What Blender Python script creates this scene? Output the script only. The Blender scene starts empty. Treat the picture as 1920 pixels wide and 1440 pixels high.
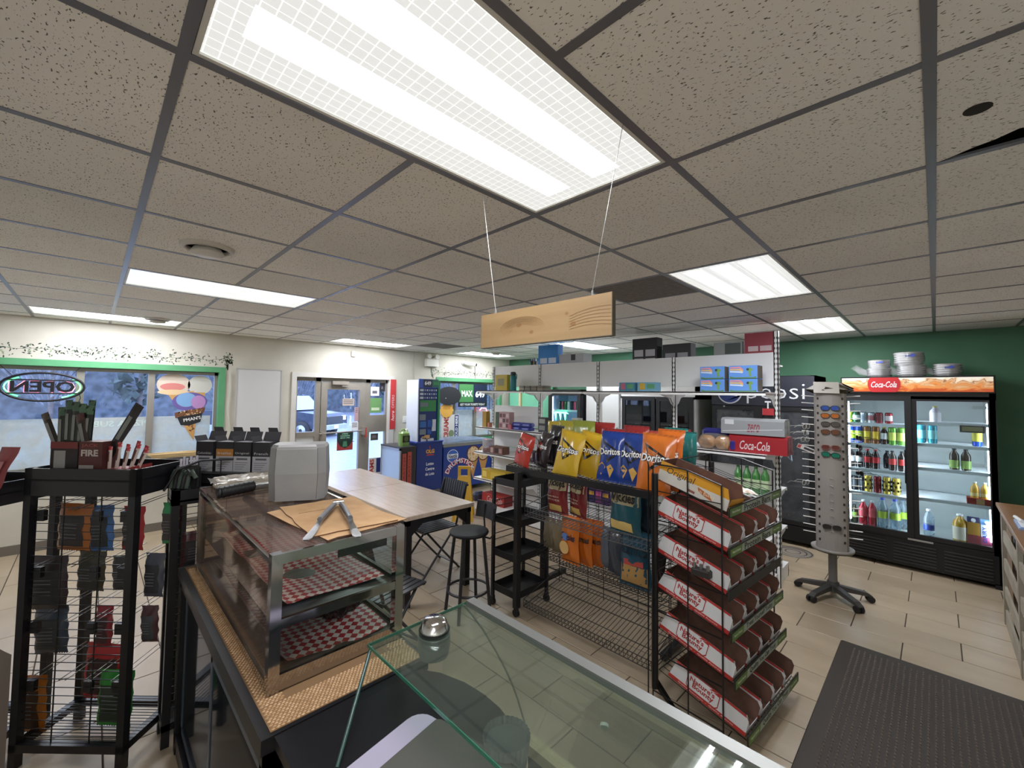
import bpy, bmesh, math, random
from mathutils import Vector, Matrix
S = bpy.context.scene
COL = S.collection
PI = math.pi
# ---------------------------------------------------------------- camera, sky, exposure
CAM = Vector((-1.33794, -0.60353, 1.79))
YAW, PITCH, ROLL, FPX = 0.78783, 0.041888, -0.013446, 789.65
CE, XW, YW, XL, YF = 2.5674, 5.52, 6.38, -3.05, -2.44      # ceiling, green wall, window wall, left wall, front wall
fw = Vector((math.cos(YAW)*math.cos(PITCH), math.sin(YAW)*math.cos(PITCH), math.sin(PITCH)))
r0 = fw.cross(Vector((0, 0, 1))).normalized(); d0 = fw.cross(r0)
rr = r0*math.cos(ROLL)+d0*math.sin(ROLL); dd = d0*math.cos(ROLL)-r0*math.sin(ROLL)
cam = bpy.data.cameras.new('camera'); camo = bpy.data.objects.new('camera', cam); COL.objects.link(camo)
cam.sensor_width = 36; cam.lens = FPX*36/1920; cam.shift_y = -14.915/1920; cam.clip_start = 0.02
camo.matrix_world = Matrix(((rr.x, -dd.x, -fw.x, CAM.x), (rr.y, -dd.y, -fw.y, CAM.y), (rr.z, -dd.z, -fw.z, CAM.z), (0, 0, 0, 1)))
S.camera = camo
wd = bpy.data.worlds.new('sky'); S.world = wd; wd.use_nodes = True
bg = wd.node_tree.nodes['Background']; bg.inputs[0].default_value = (0.60, 0.72, 1.0, 1); bg.inputs[1].default_value = 2.8
S.view_settings.view_transform = 'Standard'; S.view_settings.look = 'None'
S.view_settings.gamma = 1; S.view_settings.use_curve_mapping = False
S.view_settings.exposure = 1.25
TUBE, LENS = 46.0, 0.30          # radiance of the fluorescent tubes and of the lens between them
S.cycles.max_bounces = 10; S.cycles.diffuse_bounces = 7; S.cycles.glossy_bounces = 4; S.cycles.transmission_bounces = 4
S.cycles.transparent_max_bounces = 16; S.cycles.caustics_reflective = False; S.cycles.caustics_refractive = False
S.cycles.use_denoising = True; S.cycles.sample_clamp_indirect = 6.0
rnd = random.Random(11)
# ---------------------------------------------------------------- materials
def lin(c):
    if isinstance(c, str):
        c = c.lstrip('#'); c = [int(c[i:i+2], 16) for i in (0, 2, 4)]
    f = lambda v: v/12.92 if v <= 0.04045 else ((v+0.055)/1.055)**2.4
    return tuple(f(v/255) for v in c)+(1,)
def newmat(name):
    m = bpy.data.materials.new(name); m.use_nodes = True
    return m, m.node_tree.nodes, m.node_tree.links, m.node_tree.nodes['Principled BSDF']
MC = {}
def K(col, rough=0.5, metal=0.0, spec=0.5, coat=0.0):
    k = (str(col), rough, metal, spec, coat)
    if k not in MC:
        m, n, l, p = newmat('paint_'+str(col).strip('#'))
        p.inputs['Base Color'].default_value = lin(col); p.inputs['Roughness'].default_value = rough
        p.inputs['Metallic'].default_value = metal; p.inputs['Specular IOR Level'].default_value = spec
        p.inputs['Coat Weight'].default_value = coat
        MC[k] = m
    return MC[k]
def noisy(name, c1, c2, scale, rough=0.5, stretch=(1, 1, 1), detail=4, bump=0.0, lo=0.35, hi=0.65, metal=0.0, coord='Object', spec=0.5, per_obj=0.0):
    m, n, l, p = newmat(name)
    tc = n.new('ShaderNodeTexCoord'); mp = n.new('ShaderNodeMapping'); mp.inputs['Scale'].default_value = stretch
    nz = n.new('ShaderNodeTexNoise'); nz.inputs['Scale'].default_value = scale; nz.inputs['Detail'].default_value = detail
    cr = n.new('ShaderNodeValToRGB'); cr.color_ramp.elements[0].position = lo; cr.color_ramp.elements[1].position = hi
    cr.color_ramp.elements[0].color = lin(c1); cr.color_ramp.elements[1].color = lin(c2)
    if coord == 'World':
        g = n.new('ShaderNodeNewGeometry'); l.new(g.outputs['Position'], mp.inputs[0])
    else:
        l.new(tc.outputs[coord], mp.inputs[0])
    l.new(mp.outputs[0], nz.inputs[0]); l.new(nz.outputs[0], cr.inputs[0])
    out = cr.outputs[0]
    if per_obj:
        oi = n.new('ShaderNodeObjectInfo'); mr = n.new('ShaderNodeMapRange')
        mr.inputs[3].default_value = 1-per_obj; mr.inputs[4].default_value = 1+per_obj*0.6
        l.new(oi.outputs['Random'], mr.inputs[0])
        hs = n.new('ShaderNodeHueSaturation'); l.new(mr.outputs[0], hs.inputs['Value']); l.new(out, hs.inputs['Color']); out = hs.outputs[0]
    l.new(out, p.inputs['Base Color'])
    p.inputs['Roughness'].default_value = rough; p.inputs['Metallic'].default_value = metal; p.inputs['Specular IOR Level'].default_value = spec
    if bump:
        b = n.new('ShaderNodeBump'); b.inputs['Strength'].default_value = bump; b.inputs['Distance'].default_value = 0.01
        l.new(nz.outputs[0], b.inputs['Height']); l.new(b.outputs[0], p.inputs['Normal'])
    return m
def emit(name, col, st):
    m, n, l, p = newmat(name)
    p.inputs['Base Color'].default_value = (0.8, 0.8, 0.8, 1); p.inputs['Emission Color'].default_value = lin(col); p.inputs['Emission Strength'].default_value = st
    return m
def glassm(name, tint='#ffffff', refl=0.06, haze=0.0, hazecol='#ffffff', rough=0.02):
    """thin clear sheet: lets light straight through, mirrors a little (more at grazing angles), optional hazy film (dirt, frosting, painted reflection)"""
    m = bpy.data.materials.new(name); m.use_nodes = True; n = m.node_tree.nodes; l = m.node_tree.links; n.clear()
    o = n.new('ShaderNodeOutputMaterial'); t = n.new('ShaderNodeBsdfTransparent'); t.inputs[0].default_value = lin(tint)
    g = n.new('ShaderNodeBsdfGlossy'); g.inputs['Roughness'].default_value = rough
    fr = n.new('ShaderNodeLayerWeight'); fr.inputs[0].default_value = 0.25
    mr = n.new('ShaderNodeMapRange'); mr.inputs[3].default_value = refl; mr.inputs[4].default_value = min(1, refl*9)
    mr.inputs[1].default_value = 0.1
    l.new(fr.outputs['Fresnel'], mr.inputs[0])
    mx = n.new('ShaderNodeMixShader'); l.new(mr.outputs[0], mx.inputs[0]); l.new(t.outputs[0], mx.inputs[1]); l.new(g.outputs[0], mx.inputs[2])
    out = mx.outputs[0]
    if haze:
        df = n.new('ShaderNodeBsdfDiffuse'); df.inputs[0].default_value = lin(hazecol)
        tr = n.new('ShaderNodeBsdfTranslucent'); tr.inputs[0].default_value = lin(hazecol)
        m1 = n.new('ShaderNodeMixShader'); m1.inputs[0].default_value = 0.5; l.new(df.outputs[0], m1.inputs[1]); l.new(tr.outputs[0], m1.inputs[2])
        nz = n.new('ShaderNodeTexNoise'); nz.inputs['Scale'].default_value = 9; nz.inputs['Detail'].default_value = 5
        tc = n.new('ShaderNodeTexCoord'); l.new(tc.outputs['Object'], nz.inputs[0])
        hr = n.new('ShaderNodeMapRange'); hr.inputs[1].default_value = 0.3; hr.inputs[2].default_value = 0.7; hr.inputs[3].default_value = haze*0.75; hr.inputs[4].default_value = min(1, haze*1.25)
        l.new(nz.outputs[0], hr.inputs[0])
        m2 = n.new('ShaderNodeMixShader'); l.new(hr.outputs[0], m2.inputs[0]); l.new(out, m2.inputs[1]); l.new(m1.outputs[0], m2.inputs[2]); out = m2.outputs[0]
    l.new(out, o.inputs[0])
    return m
BLK = K('#1b1b1d', 0.45); BLKM = K('#161617', 0.55); WHT = K('#e8e8e4', 0.5); CHR = K('#d8d8d8', 0.12, 1.0); STEEL = K('#b9bbbd', 0.3, 1.0)
WIRE = K('#141415', 0.4); ALU = K('#8f8a82', 0.45, 0.35); GREY = K('#8d8f90', 0.5)
# ---------------------------------------------------------------- mesh building
class M:
    def __init__(s): s.v = []; s.f = []; s.mi = []; s.sm = []; s.X = None
    def add(s, vs, fs, mi=0, sm=False):
        o = len(s.v)
        if s.X is not None: vs = [s.X @ Vector(v) for v in vs]
        s.v += [tuple(v) for v in vs]; s.f += [tuple(i+o for i in f) for f in fs]; s.mi += [mi]*len(fs); s.sm += [sm]*len(fs); return s
    def box(s, a, b, mi=0):
        (x0, y0, z0), (x1, y1, z1) = [min(p, q) for p, q in zip(a, b)], [max(p, q) for p, q in zip(a, b)]
        return s.add([(x0, y0, z0), (x1, y0, z0), (x1, y1, z0), (x0, y1, z0), (x0, y0, z1), (x1, y0, z1), (x1, y1, z1), (x0, y1, z1)],
                     [(0, 3, 2, 1), (4, 5, 6, 7), (0, 1, 5, 4), (1, 2, 6, 5), (2, 3, 7, 6), (3, 0, 4, 7)], mi)
    def cbox(s, c, d, mi=0): return s.box([c[i]-d[i]/2 for i in range(3)], [c[i]+d[i]/2 for i in range(3)], mi)
    def bev(s, a, b, r, mi=0):
        """box with chamfered vertical edges and a chamfered top"""
        x0, y0, z0 = a; x1, y1, z1 = b
        ring = lambda k, z: [(x0+k, y0+r, z), (x0+r, y0+k, z), (x1-r, y0+k, z), (x1-k, y0+r, z), (x1-k, y1-r, z), (x1-r, y1-k, z), (x0+r, y1-k, z), (x0+k, y1-r, z)]
        vs = ring(0, z0)+ring(0, z1-r)+[((p[0]-(x0+x1)/2)*(1-2*r/max(x1-x0, 1e-6))+(x0+x1)/2, (p[1]-(y0+y1)/2)*(1-2*r/max(y1-y0, 1e-6))+(y0+y1)/2, z1) for p in ring(0, z1)]
        fs = [tuple(range(7, -1, -1)), tuple(range(16, 24))]
        for k in (0, 8):
            fs += [(k+i, k+(i+1) % 8, k+8+(i+1) % 8, k+8+i) for i in range(8)]
        return s.add(vs, fs, mi)
    def ring(s, c, t, r, n, up=None):
        t = Vector(t).normalized(); u = Vector(up) if up else (Vector((0, 0, 1)) if abs(t.z) < 0.9 else Vector((1, 0, 0)))
        a = t.cross(u).normalized(); b = t.cross(a)
        return [tuple(Vector(c)+a*math.cos(2*PI*(i+.5)/n)*r+b*math.sin(2*PI*(i+.5)/n)*r) for i in range(n)]
    def cyl(s, p, q, r, n=10, mi=0, r2=None, cap=True, sm=True):
        r2 = r if r2 is None else r2; t = Vector(q)-Vector(p)
        vs = s.ring(p, t, r, n)+s.ring(q, t, r2, n)
        s.add(vs, [(i, (i+1) % n, n+(i+1) % n, n+i) for i in range(n)], mi, sm and n > 5)
        if cap: s.add(vs, [tuple(range(n-1, -1, -1)), tuple(range(n, 2*n))], mi)
        return s
    def tube(s, pts, r, n=5, mi=0, closed=False):
        P = [Vector(p) for p in pts]; k = len(P); vs = []; up = None
        nrm = None
        for i in range(k):
            a = P[i-1] if (i > 0 or closed) else P[i]; b = P[(i+1) % k] if (i < k-1 or closed) else P[i]
            t = (b-a).normalized()
            if nrm is None:
                u = Vector((0, 0, 1)) if abs(t.z) < 0.9 else Vector((1, 0, 0)); nrm = t.cross(u).normalized()
            nrm = (nrm-t*nrm.dot(t)).normalized(); bb = t.cross(nrm)
            vs += [tuple(P[i]+nrm*math.cos(2*PI*j/n)*r+bb*math.sin(2*PI*j/n)*r) for j in range(n)]
        fs = []
        for i in range(k if closed else k-1):
            o, q = i*n, ((i+1) % k)*n
            fs += [(o+j, o+(j+1) % n, q+(j+1) % n, q+j) for j in range(n)]
        s.add(vs, fs, mi, n > 4)
        if not closed: s.add(vs, [tuple(range(n-1, -1, -1)), tuple(range((k-1)*n, k*n))], mi)
        return s
    def wire(s, p, q, r=0.002, mi=0, n=4): return s.cyl(p, q, r, n, mi, cap=False, sm=False)
    def lathe(s, prof, c=(0, 0, 0), n=16, mi=0, axis='z', cap=True):
        vs = []
        for r, z in prof:
            for i in range(n):
                a = 2*PI*i/n; x, y = r*math.cos(a), r*math.sin(a)
                vs.append((c[0]+x, c[1]+y, c[2]+z) if axis == 'z' else ((c[0]+z, c[1]+x, c[2]+y) if axis == 'x' else (c[0]+x, c[1]+z, c[2]+y)))
        k = len(prof); flip = axis == 'y'
        fs = [(i*n+j, i*n+(j+1) % n, (i+1)*n+(j+1) % n, (i+1)*n+j) for i in range(k-1) for j in range(n)]
        if flip: fs = [f[::-1] for f in fs]
        s.add(vs, fs, mi, True)
        if cap: s.add(vs, [tuple(range(n-1, -1, -1)), tuple(range((k-1)*n, k*n))], mi)
        return s
    def poly(s, pts, mi=0): return s.add(pts, [tuple(range(len(pts)))], mi)
    def prism(s, pts, d, mi=0, mi2=None):
        """polygon pts (3d) extruded along d"""
        n = len(pts); d = Vector(d); top = [tuple(Vector(p)+d) for p in pts]
        s.add(list(pts)+top, [tuple(range(n-1, -1, -1))]+[tuple(range(n, 2*n))], mi)
        return s.add(list(pts)+top, [(i, (i+1) % n, n+(i+1) % n, n+i) for i in range(n)], mi if mi2 is None else mi2)
    def grid(s, nu, nv, fn, mi=0, sm=True):
        vs = [fn(i/nu, j/nv) for j in range(nv+1) for i in range(nu+1)]
        return s.add(vs, [(j*(nu+1)+i, j*(nu+1)+i+1, (j+1)*(nu+1)+i+1, (j+1)*(nu+1)+i) for j in range(nv) for i in range(nu)], mi, sm)
    def mesh(s, name, mats):
        me = bpy.data.meshes.new(name); me.from_pydata(s.v, [], s.f)
        for m in (mats if isinstance(mats, (list, tuple)) else [mats]): me.materials.append(m)
        if any(s.mi): me.polygons.foreach_set('material_index', s.mi)
        me.polygons.foreach_set('use_smooth', s.sm); me.update()
        return me
    def ob(s, name, mats, parent=None, loc=None, rz=0.0): return link(name, s.mesh(name, mats), parent, loc, rz)
def link(name, me, parent=None, loc=None, rz=0.0):
    o = bpy.data.objects.new(name, me); COL.objects.link(o)
    if parent is not None: o.parent = parent
    if loc is not None: o.location = loc
    if rz: o.rotation_euler = (0, 0, rz)
    return o
def tag(o, label, cat, group=None):
    o['label'] = label; o['category'] = cat
    if group: o['group'] = group
    return o
def thing(name, label, cat, loc=(0, 0, 0), rz=0.0, group=None):
    o = bpy.data.objects.new(name, None); COL.objects.link(o); o.location = loc; o.rotation_euler = (0, 0, rz); o.empty_display_size = 0.05
    return tag(o, label, cat, group)
def struct(o): o['kind'] = 'structure'; return o
def stuff(o): o['kind'] = 'stuff'; return o
def dup(root, loc, rz=0.0, label=None, group=None, rot=None):
    c = root.copy(); COL.objects.link(c); c.location = loc; c.rotation_euler = rot or (0, 0, rz)
    if label: c['label'] = label
    if group: c['group'] = group
    for ch in root.children:
        d = ch.copy(); COL.objects.link(d); d.parent = c
        for g in ch.children:
            e = g.copy(); COL.objects.link(e); e.parent = d
    return c
TC = {}
def textdata(s, bold, shear, spacing):
    k = (s, bold, shear, spacing)
    if k not in TC:
        cu = bpy.data.curves.new('t', 'FONT'); cu.body = s; cu.resolution_u = 2; cu.offset = bold; cu.shear = shear; cu.space_character = spacing; cu.space_line = 0.85
        cu.align_x = 'CENTER'
        o = bpy.data.objects.new('t', cu); COL.objects.link(o)
        dg = bpy.context.evaluated_depsgraph_get(); me = bpy.data.meshes.new_from_object(o.evaluated_get(dg))
        v = [tuple(x.co) for x in me.vertices]; f = [tuple(p.vertices) for p in me.polygons]
        bpy.data.objects.remove(o); bpy.data.curves.remove(cu); bpy.data.meshes.remove(me)
        xs = [p[0] for p in v]; ys = [p[1] for p in v]; x0, x1, y0, y1 = min(xs), max(xs), min(ys), max(ys)
        TC[k] = ([((p[0]-(x0+x1)/2)/(x1-x0), (p[1]-(y0+y1)/2)/(y1-y0)) for p in v], f)
    return TC[k]
def mtxt(m, s, w, h, c, xd, yd, mi=0, bold=0.0, shear=0.0, spacing=1.0, arc=None):
    """flat lettering of width w, height h round centre c (xd, yd: reading and upward directions)"""
    v, f = textdata(s, bold, shear, spacing); xd = Vector(xd).normalized(); yd = Vector(yd).normalized(); c = Vector(c)
    if arc:                      # bend on a circle of radius arc
        q = []
        for x, y in v:
            a = x*w/arc; R = arc+y*h; q.append(tuple(c+xd*(R*math.sin(a))+yd*(R*math.cos(a)-arc)))
        return m.add(q, f, mi)
    return m.add([tuple(c+xd*(x*w)+yd*(y*h)) for x, y in v], f, mi)
def txt(parent, s, w, h, c, xd, yd, mat, name='lettering', **k): return mtxt(M(), s, w, h, c, xd, yd, **k).ob(name, mat, parent)
def disc(c, rx, ry, xd, yd, n=20, a0=0, a1=2*PI):
    c = Vector(c); xd = Vector(xd).normalized(); yd = Vector(yd).normalized()
    return [tuple(c+xd*rx*math.cos(a0+(a1-a0)*i/n)+yd*ry*math.sin(a0+(a1-a0)*i/n)) for i in range(n)]
ORD = ['first', 'second', 'third', 'fourth', 'fifth', 'sixth', 'seventh', 'eighth', 'ninth', 'tenth', 'eleventh', 'twelfth', 'thirteenth', 'fourteenth']
EX, EY, EZ = (1, 0, 0), (0, 1, 0), (0, 0, 1); NX, NY = (-1, 0, 0), (0, -1, 0)
# ================================================================ room shell
def tilemat():
    m, n, l, p = newmat('ceiling_board')
    g = n.new('ShaderNodeNewGeometry'); mp = n.new('ShaderNodeMapping'); mp.inputs['Scale'].default_value = (1, 0.5, 1); mp.inputs['Rotation'].default_value = (0, 0, 0.5)
    l.new(g.outputs['Position'], mp.inputs[0])
    nz = n.new('ShaderNodeTexNoise'); nz.inputs['Scale'].default_value = 190; nz.inputs['Detail'].default_value = 2.5; l.new(mp.outputs[0], nz.inputs[0])
    cr = n.new('ShaderNodeValToRGB'); e = cr.color_ramp.elements
    e[0].position = 0.335; e[0].color = lin('#6d685f'); e[1].position = 0.37; e[1].color = lin('#f4f2ec'); l.new(nz.outputs[0], cr.inputs[0])
    n2 = n.new('ShaderNodeTexNoise'); n2.inputs['Scale'].default_value = 1.7; l.new(g.outputs['Position'], n2.inputs[0])
    mr = n.new('ShaderNodeMapRange'); mr.inputs[3].default_value = 0.88; mr.inputs[4].default_value = 1.08; l.new(n2.outputs[0], mr.inputs[0])
    oi = n.new('ShaderNodeObjectInfo'); m3 = n.new('ShaderNodeMapRange'); m3.inputs[3].default_value = 0.93; m3.inputs[4].default_value = 1.05; l.new(oi.outputs['Random'], m3.inputs[0])
    mu = n.new('ShaderNodeMath'); mu.operation = 'MULTIPLY'; l.new(mr.outputs[0], mu.inputs[0]); l.new(m3.outputs[0], mu.inputs[1])
    hs = n.new('ShaderNodeHueSaturation'); l.new(mu.outputs[0], hs.inputs['Value']); l.new(cr.outputs[0], hs.inputs['Color']); l.new(hs.outputs[0], p.inputs['Base Color'])
    b = n.new('ShaderNodeBump'); b.inputs['Strength'].default_value = 0.5; b.inputs['Distance'].default_value = 0.004; l.new(cr.outputs[0], b.inputs['Height']); l.new(b.outputs[0], p.inputs['Normal'])
    p.inputs['Roughness'].default_value = 0.95; p.inputs['Specular IOR Level'].default_value = 0.1
    return m
CEILM = tilemat(); BARM = K('#6f7078', 0.35, 0.2)
T = 0.6096
ceil = struct(M().box((XL-.1, YF-.1, CE+.10), (XW+.1, YW+.1, CE+.2)).ob('ceiling', K('#55534f', .9)))
crossx = M().box((.0, -.0125, CE-.002), (T, .0125, CE+.006)).mesh('grid_bar', BARM)
crossy = M().box((-.0125, .0125, CE-.002), (.0125, T-.0125, CE+.006)).mesh('grid_bar', BARM)
tile = M().bev((.008, .008, 0), (T-.008, T-.008, .014), .003)
tile.v = [(x, y, .014-z) for x, y, z in tile.v]; tile.f = [f[::-1] for f in tile.f]; tile = tile.mesh('ceiling_tile', CEILM)
LIGHTS = [(-2, 0), (2, 0), (6, 0), (-2, 5), (-3, 9), (2, 9), (6, 5), (6, 9), (-5, -3)]  # last one is added and unseen, to light the clerk side
used = {(u+k, v) for u, v in LIGHTS for k in (0, 1)}
EDGEM = K('#b9b4aa', .9)
for u in range(-5, 10):
    for v in range(-4, 11):
        x0, y0 = u*T, v*T
        if x0 > XW-.02 or y0 > YW-.02: continue
        link('grid_bar', crossx, ceil, (x0, y0, 0))
        if (u-1, v) not in LIGHTS: link('grid_bar', crossy, ceil, (x0, y0, 0))
        if (u, v) in used: continue
        fx = min(1, (XW-x0)/T); fy = min(1, (YW-y0)/T)
        if (u, v) == (0, -2):        # the stained tile: broken edge and a hole
            t = M()
            xs = [.008+.594*i/14 for i in range(15)]
            brk = [.0, .0, .0, .012, .03, .05, .06, .075, .07, .085, .09, .06, .045, .02, .0]
            xe = [T-.008-(b if .0 <= i/14 <= 1 else 0) for i, b in enumerate(brk)]
            bot = [(xe[i], .008+.594*i/14, .0) for i in range(15)]
            t.prism([(.008, .008, 0)]+bot+[(.008, T-.008, 0)], (0, 0, .014))
            t.ob('ceiling_tile', CEILM, ceil, (x0, y0, CE))['label'] = 'ceiling tile with a crumbled black edge and a round hole'
            M().cyl((.31, .52, -.0012), (.31, .52, .0), .028, 18).ob('pipe_hole', K('#2c2a27', 1), ceil, (x0, y0, CE))
            continue
        o = link('ceiling_tile', tile, ceil, (x0, y0, CE)); o.scale = (fx, fy, 1)
        if (u, v) in ((2, 1), (4, 8)): o.data = tile.copy(); o.data.materials[0] = noisy('stained_board_%d' % u, '#6f6a66', '#7d7873', 30, .9); o['label'] = 'darker grey replacement ceiling tile'
# light fixtures
def lensmat():
    m, n, l, p = newmat('prismatic_lens')
    g = n.new('ShaderNodeNewGeometry'); sx = n.new('ShaderNodeSeparateXYZ'); l.new(g.outputs['Position'], sx.inputs[0])
    res = None
    for ax in (0, 1):
        w = n.new('ShaderNodeMath'); w.operation = 'MULTIPLY'; w.inputs[1].default_value = 1/.0305; l.new(sx.outputs[ax], w.inputs[0])
        f = n.new('ShaderNodeMath'); f.operation = 'FRACT'; l.new(w.outputs[0], f.inputs[0])
        c = n.new('ShaderNodeMath'); c.operation = 'LESS_THAN'; c.inputs[1].default_value = .09; l.new(f.outputs[0], c.inputs[0])
        if res is None: res = c
        else:
            mx = n.new('ShaderNodeMath'); mx.operation = 'MAXIMUM'; l.new(res.outputs[0], mx.inputs[0]); l.new(c.outputs[0], mx.inputs[1]); res = mx
    mr = n.new('ShaderNodeMapRange'); mr.inputs[3].default_value = LENS; mr.inputs[4].default_value = LENS*1.5; l.new(res.outputs[0], mr.inputs[0])
    p.inputs['Base Color'].default_value = lin('#c9c9c4'); p.inputs['Roughness'].default_value = .3
    p.inputs['Emission Color'].default_value = lin('#f6f8f6'); l.new(mr.outputs[0], p.inputs['Emission Strength'])
    return m
LENSM = lensmat(); TUBEM = emit('lit_tube', '#f5f8ff', TUBE); FRM = K('#deddd6', .5); GLOWM = emit('lit_lens', '#f8f9ff', 2.6); GLOW2 = emit('lit_lens_edge', '#f8f9ff', .75)
LLAB = ['large lit troffer light nearest the camera, two glowing tubes behind a gridded lens', 'lit ceiling light right of the hanging wood sign, near the middle',
        'small lit ceiling light nearest the green wall, above the sunglasses stand', 'lit ceiling light at left, in front of the round air vent',
        'long lit ceiling light at far left above the window wall', 'lit ceiling light straight above the entrance door',
        'lit ceiling light showing just below the wood sign', 'lit ceiling light at the far back corner, beside a small vent', 'added unseen ceiling light behind the viewpoint, lighting the clerk side']
for k, (u, v) in enumerate(LIGHTS):
    t = thing('ceiling_light', LLAB[k], 'ceiling light', (u*T, v*T, CE), group='fluorescent ceiling lights')
    fr = M(); a, b = 2*T-.014, T-.014
    for (p, q) in (((.014, .014), (a, .026)), ((.014, b-.012), (a, b)), ((.014, .026), (.026, b-.012)), ((a-.012, .026), (a, b-.012))):
        fr.box((p[0], p[1], .0), (q[0], q[1], .012))
    fr.ob('frame', FRM, t)
    tubes = [.20, .41] if k == 0 else [.14, .30, .46]
    ys = [.026]
    for c in tubes: ys += [c-.055, c-.030, c-.016, c+.016, c+.030, c+.055]
    ys.append(b-.012)
    lens = M(); tb = M()
    prof = lambda y: .006
    xa, xb = .026, a-.012
    for i in range(len(ys)-1):
        y0, y1 = ys[i], ys[i+1]
        q = [(xb, y0, .006), (xa, y0, .006), (xa, y1, .006), (xb, y1, .006)]
        kind = i % 6
        if kind == 0: lens.poly(q)
        else:
            e = .06
            for (s0, s1, mm) in ((xa, xa+e, 0), (xa+e, xb-e, 1), (xb-e, xb, 0)):
                qq = [(s1, y0, .006), (s0, y0, .006), (s0, y1, .006), (s1, y1, .006)]
                if mm == 0: lens.poly(qq)
                else: tb.poly(qq, {3: 0, 2: 1, 4: 1}.get(kind, 2))
    lens.ob('lens', LENSM, t); tb.ob('tube_glow', [TUBEM, GLOWM, GLOW2], t)
    M().box((.012, .012, .013), (2*T-.012, T-.012, .09)).ob('housing', FRM, t)
# round air vents
for (x, y, r, lab) in ((-.922, 2.18, .125, 'round white ceiling vent nearest, before the left light'), (-.857, 5.45, .115, 'round ceiling vent in front of the far left light'), (4.069, 5.27, .115, 'small round ceiling vent by the far back light')):
    t = thing('ceiling_vent', lab, 'vent', (x, y, CE), group='round ceiling vents')
    M().lathe([(r, 0), (r*.99, -.012), (r*.82, -.022), (r*.78, -.014), (r*.78, 0)], n=28).ob('rim', K('#cfccc4', .5), t)
    M().lathe([(.0, -.05), (r*.55, -.048), (r*.62, -.040), (r*.62, -.034), (r*.5, -.01)], n=28).ob('damper_disc', K('#d8d5cd', .5), t)
# walls
CREAM = noisy('cream_paint', '#c3bfb2', '#cbc7ba', 3, .75, coord='World'); GREENW = noisy('green_paint', '#47775a', '#4f8062', 2.2, .6, coord='World')
WTH = .16
W1 = (-2.9, -.10, .85, 2.03); DR = (.90, 2.47, 0, 2.01); W2 = (3.56, 5.2, .84, 2.03)
w = M(); y0, y1 = YW, YW+WTH
def seg(xa, xb, za, zb): w.box((xa, y0, za), (xb, y1, zb))
seg(XL, W1[0], 0, CE+.1); seg(W1[0], W1[1], 0, W1[2]); seg(W1[0], W1[1], W1[3], CE+.1); seg(W1[1], DR[0], 0, CE+.1); seg(DR[0], DR[1], DR[3], CE+.1)
seg(DR[1], W2[0], 0, CE+.1); seg(W2[0], W2[1], 0, W2[2]); seg(W2[0], W2[1], W2[3], CE+.1); seg(W2[1], XW+.1, 0, CE+.1)
wall_back = struct(w.ob('wall_back', CREAM))
wall_right = struct(M().box((XW, YF, 0), (XW+.12, YW, CE+.1)).ob('wall_right', GREENW))
struct(M().box((XL-.12, YF, 0), (XL, YW+WTH, CE+.1)).ob('wall_left', K('#dddbd4', .7)))
struct(M().box((XL-.12, YF-.12, 0), (XW+.12, YF, CE+.1)).ob('wall_front', K('#dddbd4', .7)))
# floor tiles 30 x 60 cm, half bond
FLM = noisy('beige_stone_tile', '#9c8b72', '#ad9c84', 4.5, .38, stretch=(1, .35, 1), detail=6, coord='World', per_obj=.07, lo=.3, hi=.7)
floor = struct(M().box((XL-.1, YF-.1, -.12), (XW+.1, YW+.1, -.004)).ob('floor', K('#3a3029', .9)))
PX_, PY_ = .2995, .602
ft = M().bev((.003, .003, -.01), (PX_-.003, PY_-.003, 0), .002).mesh('floor_tile', FLM)
cells = []
for k in range(-20, 12):
    x0 = 2.661+.2995*k
    for j in range(-8, 14):
        y0 = -.399+.602*j+(0 if k % 2 == 0 else .301)
        if x0+PX_ < XL or x0 > XW or y0+PY_ < YF or y0 > YW: continue
        c = Vector((x0+.15, y0+.3, 0))-CAM; d = c.dot(fw)
        vis = d > .3 and abs(c.dot(rr)) < d*1.25 and -c.z/d < 1.05
        cells.append((not vis, d, x0, y0))
cells.sort()
rest = M()
for i, (nv, d, x0, y0) in enumerate(cells):
    x1, y1 = min(x0+PX_, XW), min(y0+PY_, YW); xa, ya = max(x0, XL), max(y0, YF)
    if i < 298 and not nv:
        o = link('floor_tile', ft, floor, (xa, ya, 0)); o.scale = ((x1-xa)/PX_, (y1-ya)/PY_, 1)
    else: rest.bev((xa+.003, ya+.003, -.01), (x1-.003, y1-.003, 0), .002)
stuff(rest.ob('floor_tile', FLM, floor))
# vine painted over the windows
def vine(segs, n, seed):
    R = random.Random(seed); m = M(); y = YW-.0008
    for (xa, za, xb, zb, sp, wt) in segs:
        for _ in range(int(n*wt)):
            t = R.random(); x = xa+(xb-xa)*t; z = za+(zb-za)*t+R.gauss(0, sp); a = R.uniform(0, PI); L = R.uniform(.010, .019); wd_ = L*.45
            c, s_ = math.cos(a), math.sin(a)
            m.poly([(x-c*L, y, z-s_*L), (x+s_*wd_, y, z-c*wd_), (x+c*L, y, z+s_*L), (x-s_*wd_, y, z+c*wd_)], R.choice([0, 0, 0, 1, 1, 2]))
        k = max(2, int(abs(xb-xa)/.12))
        P = [(xa+(xb-xa)*i/k, y, za+(zb-za)*i/k+R.uniform(-.012, .012)) for i in range(k+1)]
        for p, q in zip(P, P[1:]): m.poly([p, q, (q[0], y, q[2]+.003), (p[0], y, p[2]+.003)], 0)
    return stuff(m.ob('painted_vine', [K('#39433a', .8), K('#4d6350', .8), K('#8a9a78', .8)], wall_back))
vine([(-2.9, 2.215, .0, 2.20, .038, 1), (-.05, 2.2, .05, 2.2, .045, .16), (-.02, 2.16, 0, 2.06, .03, .06)], 420, 3)
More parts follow.
